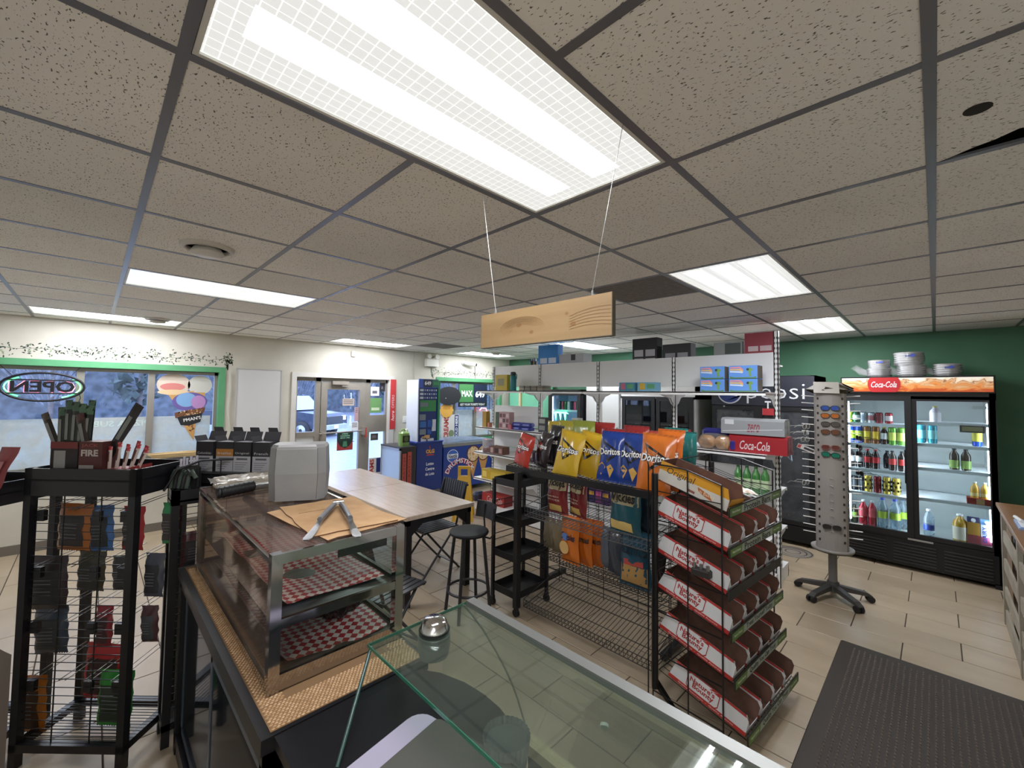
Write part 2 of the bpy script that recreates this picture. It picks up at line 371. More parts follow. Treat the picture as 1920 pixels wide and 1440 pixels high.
vine([(3.36, 2.2, 5.4, 2.2, .035, 1), (3.36, 2.2, 3.42, 2.1, .04, .1)], 330, 4)
# windows
WGL = glassm('window_glass', '#eef4ff', .05); FROST = glassm('frosted_film', '#e4e8e0', .03, .74, '#cfcec2', .4); GRN = noisy('green_trim', '#55976a', '#5b9d70', 6, .5)
def window(name, W, mulls, film):
    xa, xb, za, zb = W
    f = M(); yy = YW
    f.box((xa, yy+.07, za), (xb, yy+.13, za+.04)); f.box((xa, yy+.07, zb-.045), (xb, yy+.13, zb)); f.box((xa, yy+.07, za), (xa+.04, yy+.13, zb)); f.box((xb-.04, yy+.07, za), (xb, yy+.13, zb))
    root = struct(f.ob(name, ALU)); root['kind'] = 'structure'
    ed = [xa+.04]+mulls+[xb-.04]
    for x in mulls: M().box((x-.033, yy+.05, za+.04), (x+.033, yy+.14, zb-.045)).ob('mullion', ALU, root)
    for p, q in zip(ed, ed[1:]):
        M().box((p+.005, yy+.098, za+.03), (q-.005, yy+.104, zb-.04)).ob('pane', WGL, root)
        M().box((p+.03, yy+.092, za+.04), (q-.03, yy+.0935, film)).ob('frosted_film', FROST, root)
    return root
win1 = window('window_1', W1, [-2.12, -1.44, -.806], 1.435); win2 = window('window_2', W2, [3.98, 4.55], 1.435)
for nm, W in (('trim_1', W1), ('trim_2', W2)):
    xa, xb, za, zb = W; t = M(); o = .072
    t.box((xa-o, YW-.016, zb), (xb+o, YW, zb+o)); t.box((xa-o, YW-.016, za-o-.03), (xb+o, YW, za-.03)); t.box((xa-o, YW-.016, za-.03), (xa, YW, zb)); t.box((xb, YW-.016, za-.03), (xb+o, YW, zb))
    t.box((xa, YW, zb-.004), (xb, YW+.07, zb)); t.box((xb-.004, YW, za), (xb, YW+.07, zb)); t.box((xa, YW, za), (xa+.004, YW+.07, zb)); t.box((xa-.02, YW-.05, za-.03), (xb+.02, YW+.07, za))
    root = struct(t.ob(nm, GRN))
struct(M().box((XL, YW-.012, 0), (DR[0]-.06, YW, .1)).ob('baseboard_back', K('#6d665c', .6)))
struct(M().box((XW-.012, 1.6, 0), (XW, YW, .1)).ob('baseboard_right', K('#6d665c', .6)))
# entrance door with sidelights
AL2 = noisy('door_aluminium', '#8b857b', '#979187', 3, .45, metal=.25)
t = M(); o = .07
t.box((DR[0]-o, YW-.02, 0), (DR[0], YW, DR[3]+o)); t.box((DR[1], YW-.02, 0), (DR[1]+o+.03, YW, DR[3]+o)); t.box((DR[0], YW-.02, DR[3]), (DR[1], YW, DR[3]+o))
t.box((DR[1]-.006, YW, 0), (DR[1], YW+.1, DR[3])); t.box((DR[0], YW, 0), (DR[0]+.006, YW+.1, DR[3]))
struct(t.ob('trim_3', K('#cfccc6', .5)))
ya, yb = YW+.05, YW+.11
f = M()
f.box((DR[0]+.006, ya, 0), (DR[0]+.035, yb, DR[3])); f.box((1.21, ya, 0), (1.29, yb, DR[3])); f.box((2.06, ya, 0), (2.14, yb, DR[3])); f.box((DR[1]-.035, ya, 0), (DR[1]-.006, yb, DR[3]))
f.box((DR[0], ya, DR[3]-.06), (DR[1], yb, DR[3])); f.box((DR[0]+.03, ya, 1.06), (1.21, yb, 1.14)); f.box((2.14, ya, 1.08), (2.44, yb, 1.14)); f.box((.93, ya, 0), (1.21, yb, .08)); f.box((2.14, ya, 0), (2.44, yb, .08))
f.box((2.14, ya, 1.14), (2.44, yb, 1.38))
door = struct(f.ob('door_1', AL2))
M().box((.935, ya+.02, .08), (1.21, ya+.04, 1.06)).ob('lower_panel', K('#cfd0cd', .5), door)
M().box((.935, ya+.025, 1.14), (1.21, ya+.031, 1.95)).ob('pane', WGL, door); M().box((2.14, ya+.025, 1.38), (2.435, ya+.031, 1.95)).ob('pane', WGL, door); M().box((2.14, ya+.025, .08), (2.435, ya+.031, 1.08)).ob('pane', WGL, door)
lf = M(); xa, xb = 1.295, 2.055
lf.box((xa, ya-.01, .02), (xa+.10, yb-.01, 1.945)); lf.box((xb-.11, ya-.01, .02), (xb, yb-.01, 1.945)); lf.box((xa+.10, ya-.01, 1.82), (xb-.11, yb-.01, 1.945)); lf.box((xa+.10, ya-.01, .02), (xb-.11, yb-.01, .2))
leaf = lf.ob('door_leaf', AL2, door); M().box((xa+.09, ya+.02, .19), (xb-.10, ya+.026, 1.83)).ob('pane', WGL, leaf)
pb = M(); pb.cyl((1.26, ya-.07, 1.105), (2.04, ya-.07, 1.125), .012, 8); pb.box((1.98, ya-.08, 1.05), (2.03, ya-.01, 1.19)); pb.box((1.30, ya-.08, 1.08), (1.34, ya-.01, 1.13))
pb.ob('push_bar', AL2, leaf); M().box((2.028, ya-.085, 1.0), (2.05, ya-.06, 1.17)).ob('exit_lever', K('#b9423c', .5), leaf)
M().box((1.45, ya-.08, 1.90), (1.72, ya-.01, 1.96)).box((1.6, ya-.09, 1.87), (1.9, ya-.075, 1.885)).ob('door_closer', AL2, door)
M().tube([(1.9, yb+.03, 1.2), (1.9, yb+.07, 1.18), (1.9, yb+.07, .95), (1.9, yb+.03, .93)], .012, 6).ob('outer_handle', STEEL, leaf)
def sheet(parent, name, x0, x1, z0, z1, y, mat): return M().box((x0, y-.0015, z0), (x1, y, z1)).ob(name, mat, parent)
yg = ya+.019
ps = tag(sheet(None, 'door_poster', 1.585, 1.855, .80, 1.10, yg, K('#20352f', .5)), 'dark green poster with red corners taped on the door glass below the bar', 'poster')
for i, s_ in enumerate(('100%', 'CANADIAN', 'SINCE 1982')): txt(ps, s_, .10+.06*min(i, 1), .022, (1.72, yg-.002, 1.075-.034*i), EX, EZ, K('#9fd8b8'), bold=.02)
m = M(); m.poly([(1.587, yg-.0019, .803), (1.853, yg-.0019, .803), (1.853, yg-.0019, .96), (1.80, yg-.0019, .87), (1.72, yg-.0019, .83), (1.64, yg-.0019, .87), (1.587, yg-.0019, .96)], 0)
m.poly([(1.68, yg-.0022, .86), (1.76, yg-.0022, .86), (1.75, yg-.0022, .95), (1.69, yg-.0022, .95)], 1); m.ob('red_artwork', [K('#a63a36'), K('#4f8f6a')], ps)
for (x0, x1, z0, z1, c, lab) in ((1.66, 1.86, 1.55, 1.67, '#b7a99c', 'small tan paper notice high on the door glass'), (1.87, 1.945, 1.28, 1.52, '#b79aa0', 'pinkish paper notice at the right edge of the door glass'),
                                 (1.82, 1.945, 1.13, 1.27, '#e6e6ea', 'white paper notice on the door glass just above the push bar')):
    p = tag(sheet(None, 'paper_notice', x0, x1, z0, z1, yg, K(c, .7)), lab, 'notice', 'papers taped on the entrance glass')
    for k in range(3): M().box((x0+.015, yg-.0022, z1-.03-.03*k), (x1-.02, yg-.0018, z1-.018-.03*k)).ob('print_line', K('#5d5a66'), p)
y2 = ya+.024
for (x0, x1, z0, z1, c, lab) in ((2.16, 2.32, 1.72, 1.88, '#e9e9ee', 'white paper notice at the top of the right sidelight'), (2.15, 2.37, 1.42, 1.68, '#6f9f63', 'green menu card on the right sidelight under the white notice'),
                                 (2.33, 2.43, 1.80, 1.95, '#2d2b33', 'small dark sticker at the top corner of the right sidelight'), (2.18, 2.32, .93, 1.05, '#4b4a3c', 'small dark card low on the right sidelight')):
    p = tag(sheet(None, 'paper_notice', x0, x1, z0, z1, y2, K(c, .7)), lab, 'notice', 'papers taped on the entrance glass')
    M().box((x0+.03, y2-.0022, z0+.04), (x1-.04, y2-.0018, z0+.09)).ob('print_line', K('#c9d8b8' if c == '#6f9f63' else '#6d6a70'), p)
ps = tag(sheet(None, 'cone_poster', 2.16, 2.43, .12, .62, y2, K('#d9d3cc', .6)), 'white ice cream poster with vertical red letters at the foot of the right sidelight', 'poster')
txt(ps, 'CREAMS', .46, .08, (2.215, y2-.002, .37), EZ, NX, K('#b5423c'), bold=.04); M().box((2.30, y2-.0022, .36), (2.42, y2-.0018, .61)).ob('blue_patch', K('#2c3a78'), ps); M().poly(disc((2.34, y2-.0022, .27), .05, .05, EX, EZ, 14)).ob('scoop_print', K('#8a6a4a'), ps)
rs = tag(M().box((2.49, YW-.024, 1.12), (2.60, YW-.0205, 2.02)).ob('red_banner', K('#c33b3d', .5)), 'tall narrow red banner with white lettering on the right door jamb', 'banner')
txt(rs, 'OFFERS', .24, .05, (2.545, YW-.025, 1.62), EZ, NX, K('#e9c9c9')); txt(rs, 'here', .18, .06, (2.545, YW-.025, 1.36), EZ, NX, K('#f4e6e6'), shear=.3)
# whiteboard, sensor, emergency lamp, security camera, switch, cable
wb = thing('whiteboard', 'blank white board hung on the cream wall left of the entrance', 'whiteboard', (.395, YW, 0))
M().box((-.285, -.012, .95), (.285, -.002, 2.09)).ob('board', K('#cfcfce', .35), wb)
fr = M(); fr.box((-.297, -.018, .94), (-.283, 0, 2.102)); fr.box((.283, -.018, .94), (.297, 0, 2.102)); fr.box((-.283, -.018, 2.088), (.283, 0, 2.102)); fr.box((-.283, -.018, .94), (.283, 0, .953)); fr.ob('frame', K('#c2c2c0', .4, .4), wb)
t = thing('motion_sensor', 'small white motion sensor on the wall above the entrance door', 'sensor', (1.785, YW, 2.435)); M().bev((-.035, -.05, -.05), (.035, 0, .045), .012).ob('body', WHT, t); M().bev((-.022, -.056, -.03), (.022, -.049, .0), .002).ob('lens', K('#bdbcb6', .3), t)
t = thing('emergency_light', 'white emergency light box with two lamp heads above the lottery stand', 'lamp', (3.35, YW, 2.38)); M().bev((-.15, -.09, -.08), (.15, 0, .07), .015).ob('battery_box', K('#dcd9d0', .5), t)
for sx in (-.09, .09):
    hd = M().lathe([(.022, -.02), (.045, -.07), (.05, -.10), (.046, -.105)], (sx, 0, .115), 14, axis='y').ob('lamp_head', K('#dcd9d0', .5), t); M().lathe([(.0, -.103), (.04, -.104)], (sx, 0, .115), 14, axis='y', cap=False).ob('reflector', K('#eceae4', .2), hd)
t = thing('security_camera', 'white bullet security camera with a black eye on the back wall', 'camera', (4.16, YW, 2.40)); M().lathe([(.05, 0), (.05, -.02), (.02, -.03), (.02, -.05)], (0, 0, .02), 16, axis='y').ob('mount', WHT, t)
M().cyl((0, -.05, .02), (.20, -.16, -.01), .038, 14).ob('body', WHT, t); M().cyl((.2, -.16, -.01), (.225, -.174, -.014), .030, 14).ob('lens_eye', K('#17171a', .2), t)
t = thing('light_switch', 'white wall switch plate left of the lottery stand', 'switch', (2.80, YW, 1.29)); M().bev((-.04, -.008, -.06), (.04, 0, .06), .003).ob('plate', WHT, t); M().box((-.015, -.014, -.03), (.015, -.008, .03)).ob('rocker', WHT, t)
tag(M().tube([(2.97, YW-.008, CE), (2.965, YW-.008, 2.3), (2.985, YW-.008, 2.0), (2.98, YW-.008, 1.2)], .006, 6).ob('wall_cable', K('#bdbab0', .5)), 'thin beige cable running down the wall above the lottery stand', 'cable')
tag(M().tube([(4.35, YW-.12, 2.37), (4.46, YW-.03, 2.42), (4.48, YW-.01, 2.3), (4.49, YW-.01, 2.05)], .005, 6).ob('camera_cable', K('#3b3b3c', .5)), 'dark cable dropping from the security camera to the window', 'cable')
tag(M().tube([(.02, YW-.02, 2.03), (.03, YW-.02, 1.8), (.01, YW-.02, 1.5), (.05, YW-.02, 1.2)], .007, 6).ob('blind_cord', K('#c9c6ba', .6)), 'pale cord hanging beside the right edge of the big window', 'cord')
# outside
ASPH = noisy('wet_asphalt', '#7c828d', '#8d939e', 5, .35, coord='World')
struct(M().box((-40, YW+WTH, -.3), (45, 60, -.16)).ob('parking_lot', ASPH))
struct(M().box((-4, YW+WTH, -.18), (8, YW+WTH+1.4, -.03)).ob('sidewalk', K('#a7a9ad', .6)))
BRK = noisy('bark', '#5d5654', '#6c6462', 20, .9); CRN = noisy('bare_branches', '#5d626b', '#8d939d', 3, .9); EVG = noisy('evergreen_needles', '#35423f', '#4d5a57', 4, .9)
def tree(x, y, h, r, lab, ever, seed):
    R = random.Random(seed); t = thing('tree', lab, 'tree', (x, y, -.25), group='trees beyond the parking lot')
    M().cyl((0, 0, 0), (0, 0, h*.5), .14, 8, r2=.08).ob('trunk', BRK, t)
    m = M()
    for _ in range(240 if ever else 520):
        a = R.uniform(0, 2*PI); u = R.random(); z = h*(.12+.85*u); rad = r*(math.sqrt(max(0.02, 1-(2*u-.8)**2 if not ever else 1-u)))*R.uniform(.2, 1)
        c = Vector((math.cos(a)*rad, math.sin(a)*rad, z)); s_ = R.uniform(.12, .34)*(1 if ever else .45)
        if ever or R.random() < .5:
            d = [Vector((R.gauss(0, 1), R.gauss(0, 1), R.gauss(0, 1))).normalized()*s_*(1.6 if ever else 1) for _ in range(4)]
            m.add([tuple(c+q) for q in d], [(0, 1, 2), (0, 2, 3), (0, 3, 1), (1, 3, 2)])
        else:
            q = c+Vector((math.cos(a)*.5, math.sin(a)*.5, R.uniform(.3, .9))); m.wire(c*.6, q, .03, n=3)
    m.ob('crown', EVG if ever else CRN, t)
ORD17 = ORD+['fifteenth', 'sixteenth', 'seventeenth']
for i in range(17):
    x = -22+i*4.6+rnd.uniform(-.6, .6); y = 33+rnd.uniform(-2, 3); ev = i % 4 == 1
    tree(x, y, rnd.uniform(9, 13), rnd.uniform(1.5, 2.0), 'evergreen tree across the parking lot, %s from the left of the row' % ORD17[i] if ev else 'bare leafless tree across the parking lot, %s from the left of the row' % ORD17[i], ev, i)
tag(M().bev((-30, 38.5, -.25), (60, 40, 4.2), .4).ob('hedge', noisy('hedge_leaves', '#4a5258', '#6d757d', 2.5, .9, bump=.6)), 'long dark hedge behind the trees across the lot', 'hedge')
def truck():
    t = thing('pickup_truck', 'dark grey pickup truck parked outside the entrance door', 'truck', (4.7, 20.2, -.3), -1.0)
    body = K('#2b3444', .25, .4); prof = [(-3.4, .55), (-3.4, 1.15), (-1.2, 1.2), (-.85, 1.85), (.75, 1.88), (1.45, 1.22), (2.55, 1.12), (2.75, .95), (2.75, .5)]
    m = M(); m.prism([(x, -.92, z) for x, z in prof], (0, 1.84, 0)); m.ob('body', body, t)
    m = M(); m.prism([(x, -.935, z) for x, z in ((-.75, 1.25), (-.68, 1.78), (.62, 1.8), (1.15, 1.26))], (0, 1.87, 0)); m.ob('side_window', K('#7d92b5', .08), t)
    m = M(); m.add([(.80, -.8, 1.84), (.80, .8, 1.84), (1.44, .84, 1.25), (1.44, -.84, 1.25)], [(0, 3, 2, 1)]); m.v = [(x+.02, y, z+.02) for x, y, z in m.v]; m.ob('windshield', K('#8fa5c9', .05), t)
    for x in (-2.1, 1.85):
        for y in (-.86, .86): 
            wl = M().lathe([(.12, -.12), (.40, -.12), (.42, -.08), (.42, .08), (.40, .12), (.12, .12)], (x, y, .42), 20, axis='y').ob('wheel', K('#17181a', .7), t); M().lathe([(.0, -.115), (.24, -.13), (.24, .13), (.0, .115)], (x, y, .42), 14, axis='y', cap=False).ob('rim', K('#9aa0a8', .3, .7), wl)
    M().bev((2.7, -.8, .45), (2.85, .8, .66), .03).ob('bumper', K('#9aa0a8', .3, .6), t); M().box((2.74, -.55, .68), (2.79, .55, 1.0)).ob('grille', K('#15171a', .4), t)
    for y in (-.78, .58): M().box((2.7, y, .82), (2.78, y+.2, 1.02)).ob('headlight', K('#dfe6ee', .1), t)
    M().box((2.852, -.15, .48), (2.86, .15, .62)).ob('license_plate', K('#e6e6ea', .4), t)
    for y in (-1.08, .94): M().bev((1.05, y, 1.2), (1.2, y+.14, 1.36), .03).ob('mirror', body, t)
truck()
# ================================================================ furniture
def MW(t):
    """builder that takes world coordinates and stores them in the local frame of t"""
    m = M(); m.X = (Matrix.Translation(t.location) @ Matrix.Rotation(t.rotation_euler.z, 4, 'Z')).inverted(); return m
CLEAR = glassm('clear_glass', '#f1f7f5', .035); CGL = glassm('cooler_glass', '#eaf2f4', .035); DECKGL = glassm('case_glass', '#dcebe4', .03, .05, '#9fb0a8')
ACRY = glassm('smoky_acrylic', '#efe8e2', .05, .10, '#c5b5ac')
LED = emit('cooler_led', '#eef4ff', 13.0); LINER = K('#c9d0d0', .4); DIM = K('#6a6d72', .5)
# ---- red-logo two door cooler
FR = thing('beverage_cooler', 'tall black two-door glass cooler with red round logo and lit shelves by the green wall', 'cooler', (4.8, -.42, 0))
def cooler_shell(t, x0, x1, ya, yb, z1, zi0, zi1, wall, liner, lm):
    m = MW(t)
    m.box((x0, ya, 0), (x1, ya+wall, z1)); m.box((x0, yb-wall, 0), (x1, yb, z1)); m.box((x1-.04, ya, 0), (x1, yb, z1)); m.box((x0, ya, zi1), (x1, yb, z1)); m.box((x0, ya, .04), (x1, yb, zi0-.02))
    m.ob('cabinet', lm, t)
    m = MW(t); a, b = ya+wall, yb-wall; xx = x1-.045
    m.box((xx-.01, a, zi0), (xx, b, zi1)); m.box((x0+.05, a, zi0), (xx, a+.008, zi1)); m.box((x0+.05, b-.008, zi0), (xx, b, zi1)); m.box((x0+.05, a, zi0-.02), (xx, b, zi0)); m.box((x0+.05, a, zi1), (xx, b, zi1+.01)); m.ob('liner', liner, t)
cooler_shell(FR, 4.8, 5.5, -1.015, .165, 2.03, .36, 1.79, .045, LINER, BLK)
def doorframe(t, x, ya, yb, za, zb, w, name='door', gl=CGL, mt=BLK):
    m = MW(t); m.box((x, ya, za), (x+.035, ya+w, zb)); m.box((x, yb-w, za), (x+.035, yb, zb)); m.box((x, ya+w, zb-w), (x+.035, yb-w, zb)); m.box((x, ya+w, za), (x+.035, yb-w, za+w))
    d = m.ob(name, mt, t); MW(t).box((x+.012, ya+w-.005, za+w-.005), (x+.018, yb-w+.005, zb-w+.005)).ob('pane', gl, d); return d
doorframe(FR, 4.785, -.42, .16, .335, 1.82, .052); doorframe(FR, 4.8, -1.01, -.412, .335, 1.82, .05)
MW(FR).box((4.782, -.375, .9), (4.79, -.36, 1.25)).ob('pull_strip', K('#0e0e0f', .3), FR)
hdr = MW(FR).box((4.775, -1.01, 1.855), (4.80, .16, 2.025)).ob('sign_frame', BLK, FR)
def hdrmat():
    m, n, l, p = newmat('cola_photo_print')
    tc = n.new('ShaderNodeNewGeometry'); mp = n.new('ShaderNodeMapping'); mp.inputs['Scale'].default_value = (1, 2.2, 5); l.new(tc.outputs['Position'], mp.inputs[0])
    nz = n.new('ShaderNodeTexNoise'); nz.inputs['Scale'].default_value = 2.6; nz.inputs['Detail'].default_value = 5; nz.inputs['Distortion'].default_value = 1.2; l.new(mp.outputs[0], nz.inputs[0])
    sx = n.new('ShaderNodeSeparateXYZ'); l.new(tc.outputs['Position'], sx.inputs[0])
    mr = n.new('ShaderNodeMapRange'); mr.inputs[1].default_value = 1.87; mr.inputs[2].default_value = 2.02; mr.inputs[3].default_value = -.25; mr.inputs[4].default_value = .38; l.new(sx.outputs[2], mr.inputs[0])
    ad = n.new('ShaderNodeMath'); l.new(nz.outputs[0], ad.inputs[0]); l.new(mr.outputs[0], ad.inputs[1])
    cr = n.new('ShaderNodeValToRGB'); e = cr.color_ramp.elements; e[0].position = .3; e[0].color = lin('#b5501e'); e[1].position = .85; e[1].color = lin('#ece4d6')
    for q, c in ((.45, '#d98a45'), (.55, '#c98b54'), (.66, '#d9b288'), (.7, '#8a4b28'), (.73, '#e0c8a6')): x = e.new(q); x.color = lin(c)
    l.new(ad.outputs[0], cr.inputs[0]); l.new(cr.outputs[0], p.inputs['Base Color']); p.inputs['Roughness'].default_value = .3
    p.inputs['Emission Strength'].default_value = .25; l.new(cr.outputs[0], p.inputs['Emission Color'])
    return m
MW(FR).box((4.770, -1.0, 1.868), (4.775, .15, 2.015)).ob('sign_panel', hdrmat(), FR)
MW(FR).prism([(4.7695, y, max(1.862, min(2.02, z))) for _, y, z in disc((0, -.21, 1.95), .135, .135, EY, EZ, 40)], (-.004, 0, 0)).ob('logo_disc', K('#c4262b', .4), FR)
m = MW(FR); mtxt(m, 'Coca-Cola', .21, .066, (4.7645, -.21, 1.945), NY, EZ, shear=.35, bold=.015); m.ob('lettering', K('#f3efee', .4), FR)
gr = MW(FR).box((4.795, -1.0, .05), (4.81, .155, .31)).ob('kick_grille', K('#141416', .5), FR)
for gy in (-.98, -.60, -.22):
    for k in range(7): MW(FR).box((4.787, gy+.02, .075+.031*k), (4.796, gy+.345, .085+.031*k)).ob('louver', K('#37373a', .4), gr)
MW(FR).box((4.78, -.56, .318), (4.787, -.37, .336)).ob('nameplate', K('#b8b8b8', .3, .8), FR)
for y in (.105, -.392, -.455, -.958): MW(FR).box((4.86, y-.006, .42), (4.872, y+.006, 1.75)).ob('led_strip', LED, FR)
SHL = K('#dfe6ea', .35)
def cshelf(t, x0, x1, ya, yb, z, mt=SHL, n=12):
    m = MW(t); m.box((x0, ya, z-.028), (x0+.012, yb, z+.004)); m.box((x1-.01, ya, z-.01), (x1, yb, z))
    for i in range(n): x = x0+.02+(x1-x0-.03)*i/(n-1); m.box((x, ya, z-.006), (x+.004, yb, z-.001))
    return m.ob('shelf', mt, t)
for z in (1.51, 1.28, 1.0, .735): cshelf(FR, 4.85, 5.42, -.41, .115, z)
for z in (1.55, 1.325, 1.075, .76): cshelf(FR, 4.85, 5.42, -.965, -.43, z)
# drinks
def can(h, r, col, lab, band=None, loc=None, group=None, top='#c9cbcc'):
    m = M(); m.lathe([(r*.8, 0), (r, .008), (r, h-.012), (r*.82, h), (r*.8, h-.003), (0, h-.003)], n=14, cap=False); o = m.ob('drink_can', [K(col, .25, .35)], None, loc); tag(o, lab, 'can', group)
    b = M()
    if band: b.lathe([(r*1.01, h*.25), (r*1.012, h*.45), (r*1.012, h*.6), (r*1.01, h*.72)], n=14, cap=False); b.ob('label_print', K(band, .35), o)
    M().lathe([(r*.8, h-.004), (r*.82, h+.001), (r*.7, h-.002), (0, h-.002)], n=12, cap=False).ob('lid', K(top, .25, .9), o); return o
def bottle(h, r, liquid, label, cap, lab, loc, z0=.3, z1=.6, group=None, cat='bottle', fill=True, taper=.34, rz=0):
    t = thing('drink_bottle', lab, cat, loc, rz, group)
    mt = K(liquid, .12, 0, .6, .3) if fill else glassm('pet_'+liquid.strip('#'), liquid, .08, .25, '#dfeaf2')
    M().lathe([(r*.85, 0), (r, .012), (r, h*(1-taper)), (r*.92, h*(1-taper*.8)), (r*.42, h*.88), (r*.38, h*.93)], n=14).ob('body', mt, t)
    M().lathe([(r*.42, h*.925), (r*.44, h*.93), (r*.44, h*.995), (r*.38, h)], n=12).ob('cap', K(cap, .4), t)
    if label: M().lathe([(r*1.02, h*z0), (r*1.025, h*(z0+z1)/2), (r*1.02, h*z1)], n=14, cap=False).ob('label', K(label, .45), t)
    return t
xf = 4.93
for y, c, b, nm in ((.11, '#c9d24a', '#5b7a2a', 'lime yellow'), (.045, '#23583b', '#cfd6cf', 'dark green'), (-.02, '#b9c0c6', '#8c97a3', 'silver'), (-.088, '#c3c7cc', '#9a5a63', 'silver and red'), (-.125-.03, '#8f2333', '#5f1522', 'dark red')):
    can(.12, .033, c, nm+' can on the top left shelf of the red-logo cooler', b, (xf, y, 1.514))
can(.12, .033, '#9c1f2c', 'brighter red can at the right end of the top left cooler shelf', '#d9c9c9', (xf, -.235, 1.514))
for y, c, b, nm in ((.095, '#2450b5', '#b9d84a', 'tall blue can nearest the left edge'), (.022, '#2a4fae', '#c6d64f', 'tall blue can next to the brown ones')):
    can(.19, .035, c, nm+', second left cooler shelf', b, (xf, y, 1.284))
for y, c, b, nm in ((-.05, '#8a5a2b', '#d8c13a', 'brown tall can with yellow print, left of the pair'), (-.123, '#84502c', '#e0b83c', 'brown tall can with yellow print, right of the pair')):
    can(.19, .035, c, nm+', in the cooler', b, (xf, y, 1.284), top='#d7b23a')
bottle(.19, .034, '#3a1d1d', '#c9c9cc', '#cbb338', 'dark bottle with a pale label between brown and green cans', (xf, -.193, 1.284), .3, .65)
for y, nm in ((-.262, 'left'), (-.335, 'right')): can(.19, .036, '#5f9f3a', 'tall green can, '+nm+' of the two by the cooler mullion', '#d5e06a', (xf, y, 1.284), top='#c9d04a')
for y, nm in ((.10, 'leftmost'), (.025, 'second')): bottle(.215, .034, '#17110f', '#cfd2d6', '#dcdcdc', nm+' cola bottle with a silver label, third left shelf', (xf, y, 1.004))
for y, nm in ((-.048, 'left'), (-.117, 'right')): bottle(.215, .034, '#1f0f0c', '#bf2b2f', '#c4262b', nm+' one of the red-capped cola bottles left of the shelf gap', (xf, y, 1.004))
bottle(.2, .034, '#1a1415', '#2b2a2c', '#2b2a2c', 'plain dark bottle set back on the third left cooler shelf', (xf+.14, -.205, 1.004))
for y, nm in ((-.258, 'left'), (-.335, 'right')): bottle(.215, .034, '#1f0f0c', '#c2302f', '#222', nm+' red-labelled cola bottle beside the cooler mullion', (xf, y, 1.004)) if False else bottle(.215, .034, '#1f0f0c', '#c2302f', '#222222', nm+' red-labelled cola bottle beside the cooler mullion', (xf, y, 1.004))
for y, nm in ((.075, 'left'), (.0, 'right')): can(.16, .034, '#22252b', nm+' black can at the left of the fourth cooler shelf', '#3d4248', (xf+.03, y, .739))
for y, c, b, nm in ((-.048, '#cdb54f', '#1d1a14', 'gold and black can left of the red one'), (-.128, '#7d1f24', '#8f3036', 'tall dark red can among gold ones'), (-.205, '#c9b04a', '#1d1a14', 'gold and black can just right of the red one'), (-.283, '#d0b853', '#1d1a14', 'gold and black can at the right end')):
    o = can(.185, .034, c, nm+', fourth left cooler shelf', None, (xf, y, .739))
    if b == '#1d1a14':
        m = M()
        for k in range(3):
            for i in range(5): m.cbox((.0345*math.cos(2*PI*(i+.5*k)/5), .0345*math.sin(2*PI*(i+.5*k)/5), .045+.045*k), (.014, .014, .022))
        m.ob('dark_print', K(b, .4), o)
bottle(.2, .034, '#26321f', '#6f8f3a', '#333333', 'dark green bottle at the bottom left of the cooler', (xf+.03, .082, .365))
for y, nm in ((.0, 'left'), (-.078, 'right')): bottle(.275, .038, '#c22c3c', '#d95561', '#e9e9ee', nm+' pinkish red drink bottle at the cooler bottom', (xf, y, .365), .35, .7)
for y, x, nm in ((-.165, xf, 'front left'), (-.268, xf, 'front right'), (-.325, xf+.13, 'rear')): bottle(.33, .045, '#cfe4f0', '#a6c63c', '#2f49b8', nm+' large water bottle with lime label and blue cap', (x, y, .365), .33, .55, fill=False)
bottle(.165, .043, '#d9cfe0', '#ece6ef', '#c9c53a', 'white labelled bottle with a wide yellow cap, top right shelf', (xf, -.60, 1.554), .02, .6, taper=.36)
for y, nm in ((-.49, 'left'), (-.575, 'right')): can(.19, .037, '#2f93a8', nm+' tall turquoise can on the second right shelf', '#7cc7d0', (xf, y, 1.329))
can(.19, .036, '#2b56c4', 'tall blue can alone at the right end of the second right shelf', '#d8d04a', (xf, -.89, 1.329))
for y, nm in ((-.728, 'left'), (-.81, 'right')): bottle(.215, .037, '#33261c', '#8fae5a', '#1f1a17', nm+' dark bottle with a green and yellow label, third right shelf', (xf, y, 1.079), .08, .45)
t = thing('bottle_carrier', 'red and tan cardboard carrier holding two golden bottles', 'carrier', (4.90, -.893, .764)); M().box((-.05, -.088, 0), (.05, .088, .06)).ob('sleeve', K('#9c3a30', .7), t); M().box((-.052, -.03, .004), (-.05, .025, .056)).ob('tan_print', K('#c59a6a', .7), t)
for y, nm in ((-.862, 'left'), (-.93, 'right')): bottle(.215, .032, '#d9a93b', '#e8d48a', '#d9d9cf', nm+' golden juice bottle standing in the red carrier', (4.90, y, .766), .35, .5)
bottle(.275, .042, '#dbe8f0', '#22409a', '#dfe6f0', 'clear water bottle with a blue label, bottom right of the cooler', (xf, -.53, .365), .22, .42, fill=False)
bottle(.27, .055, '#c79a2c', '#e4dcc8', '#e9e9e9', 'amber juice bottle with a white cap, bottom right shelf', (xf, -.755, .365), .08, .55)
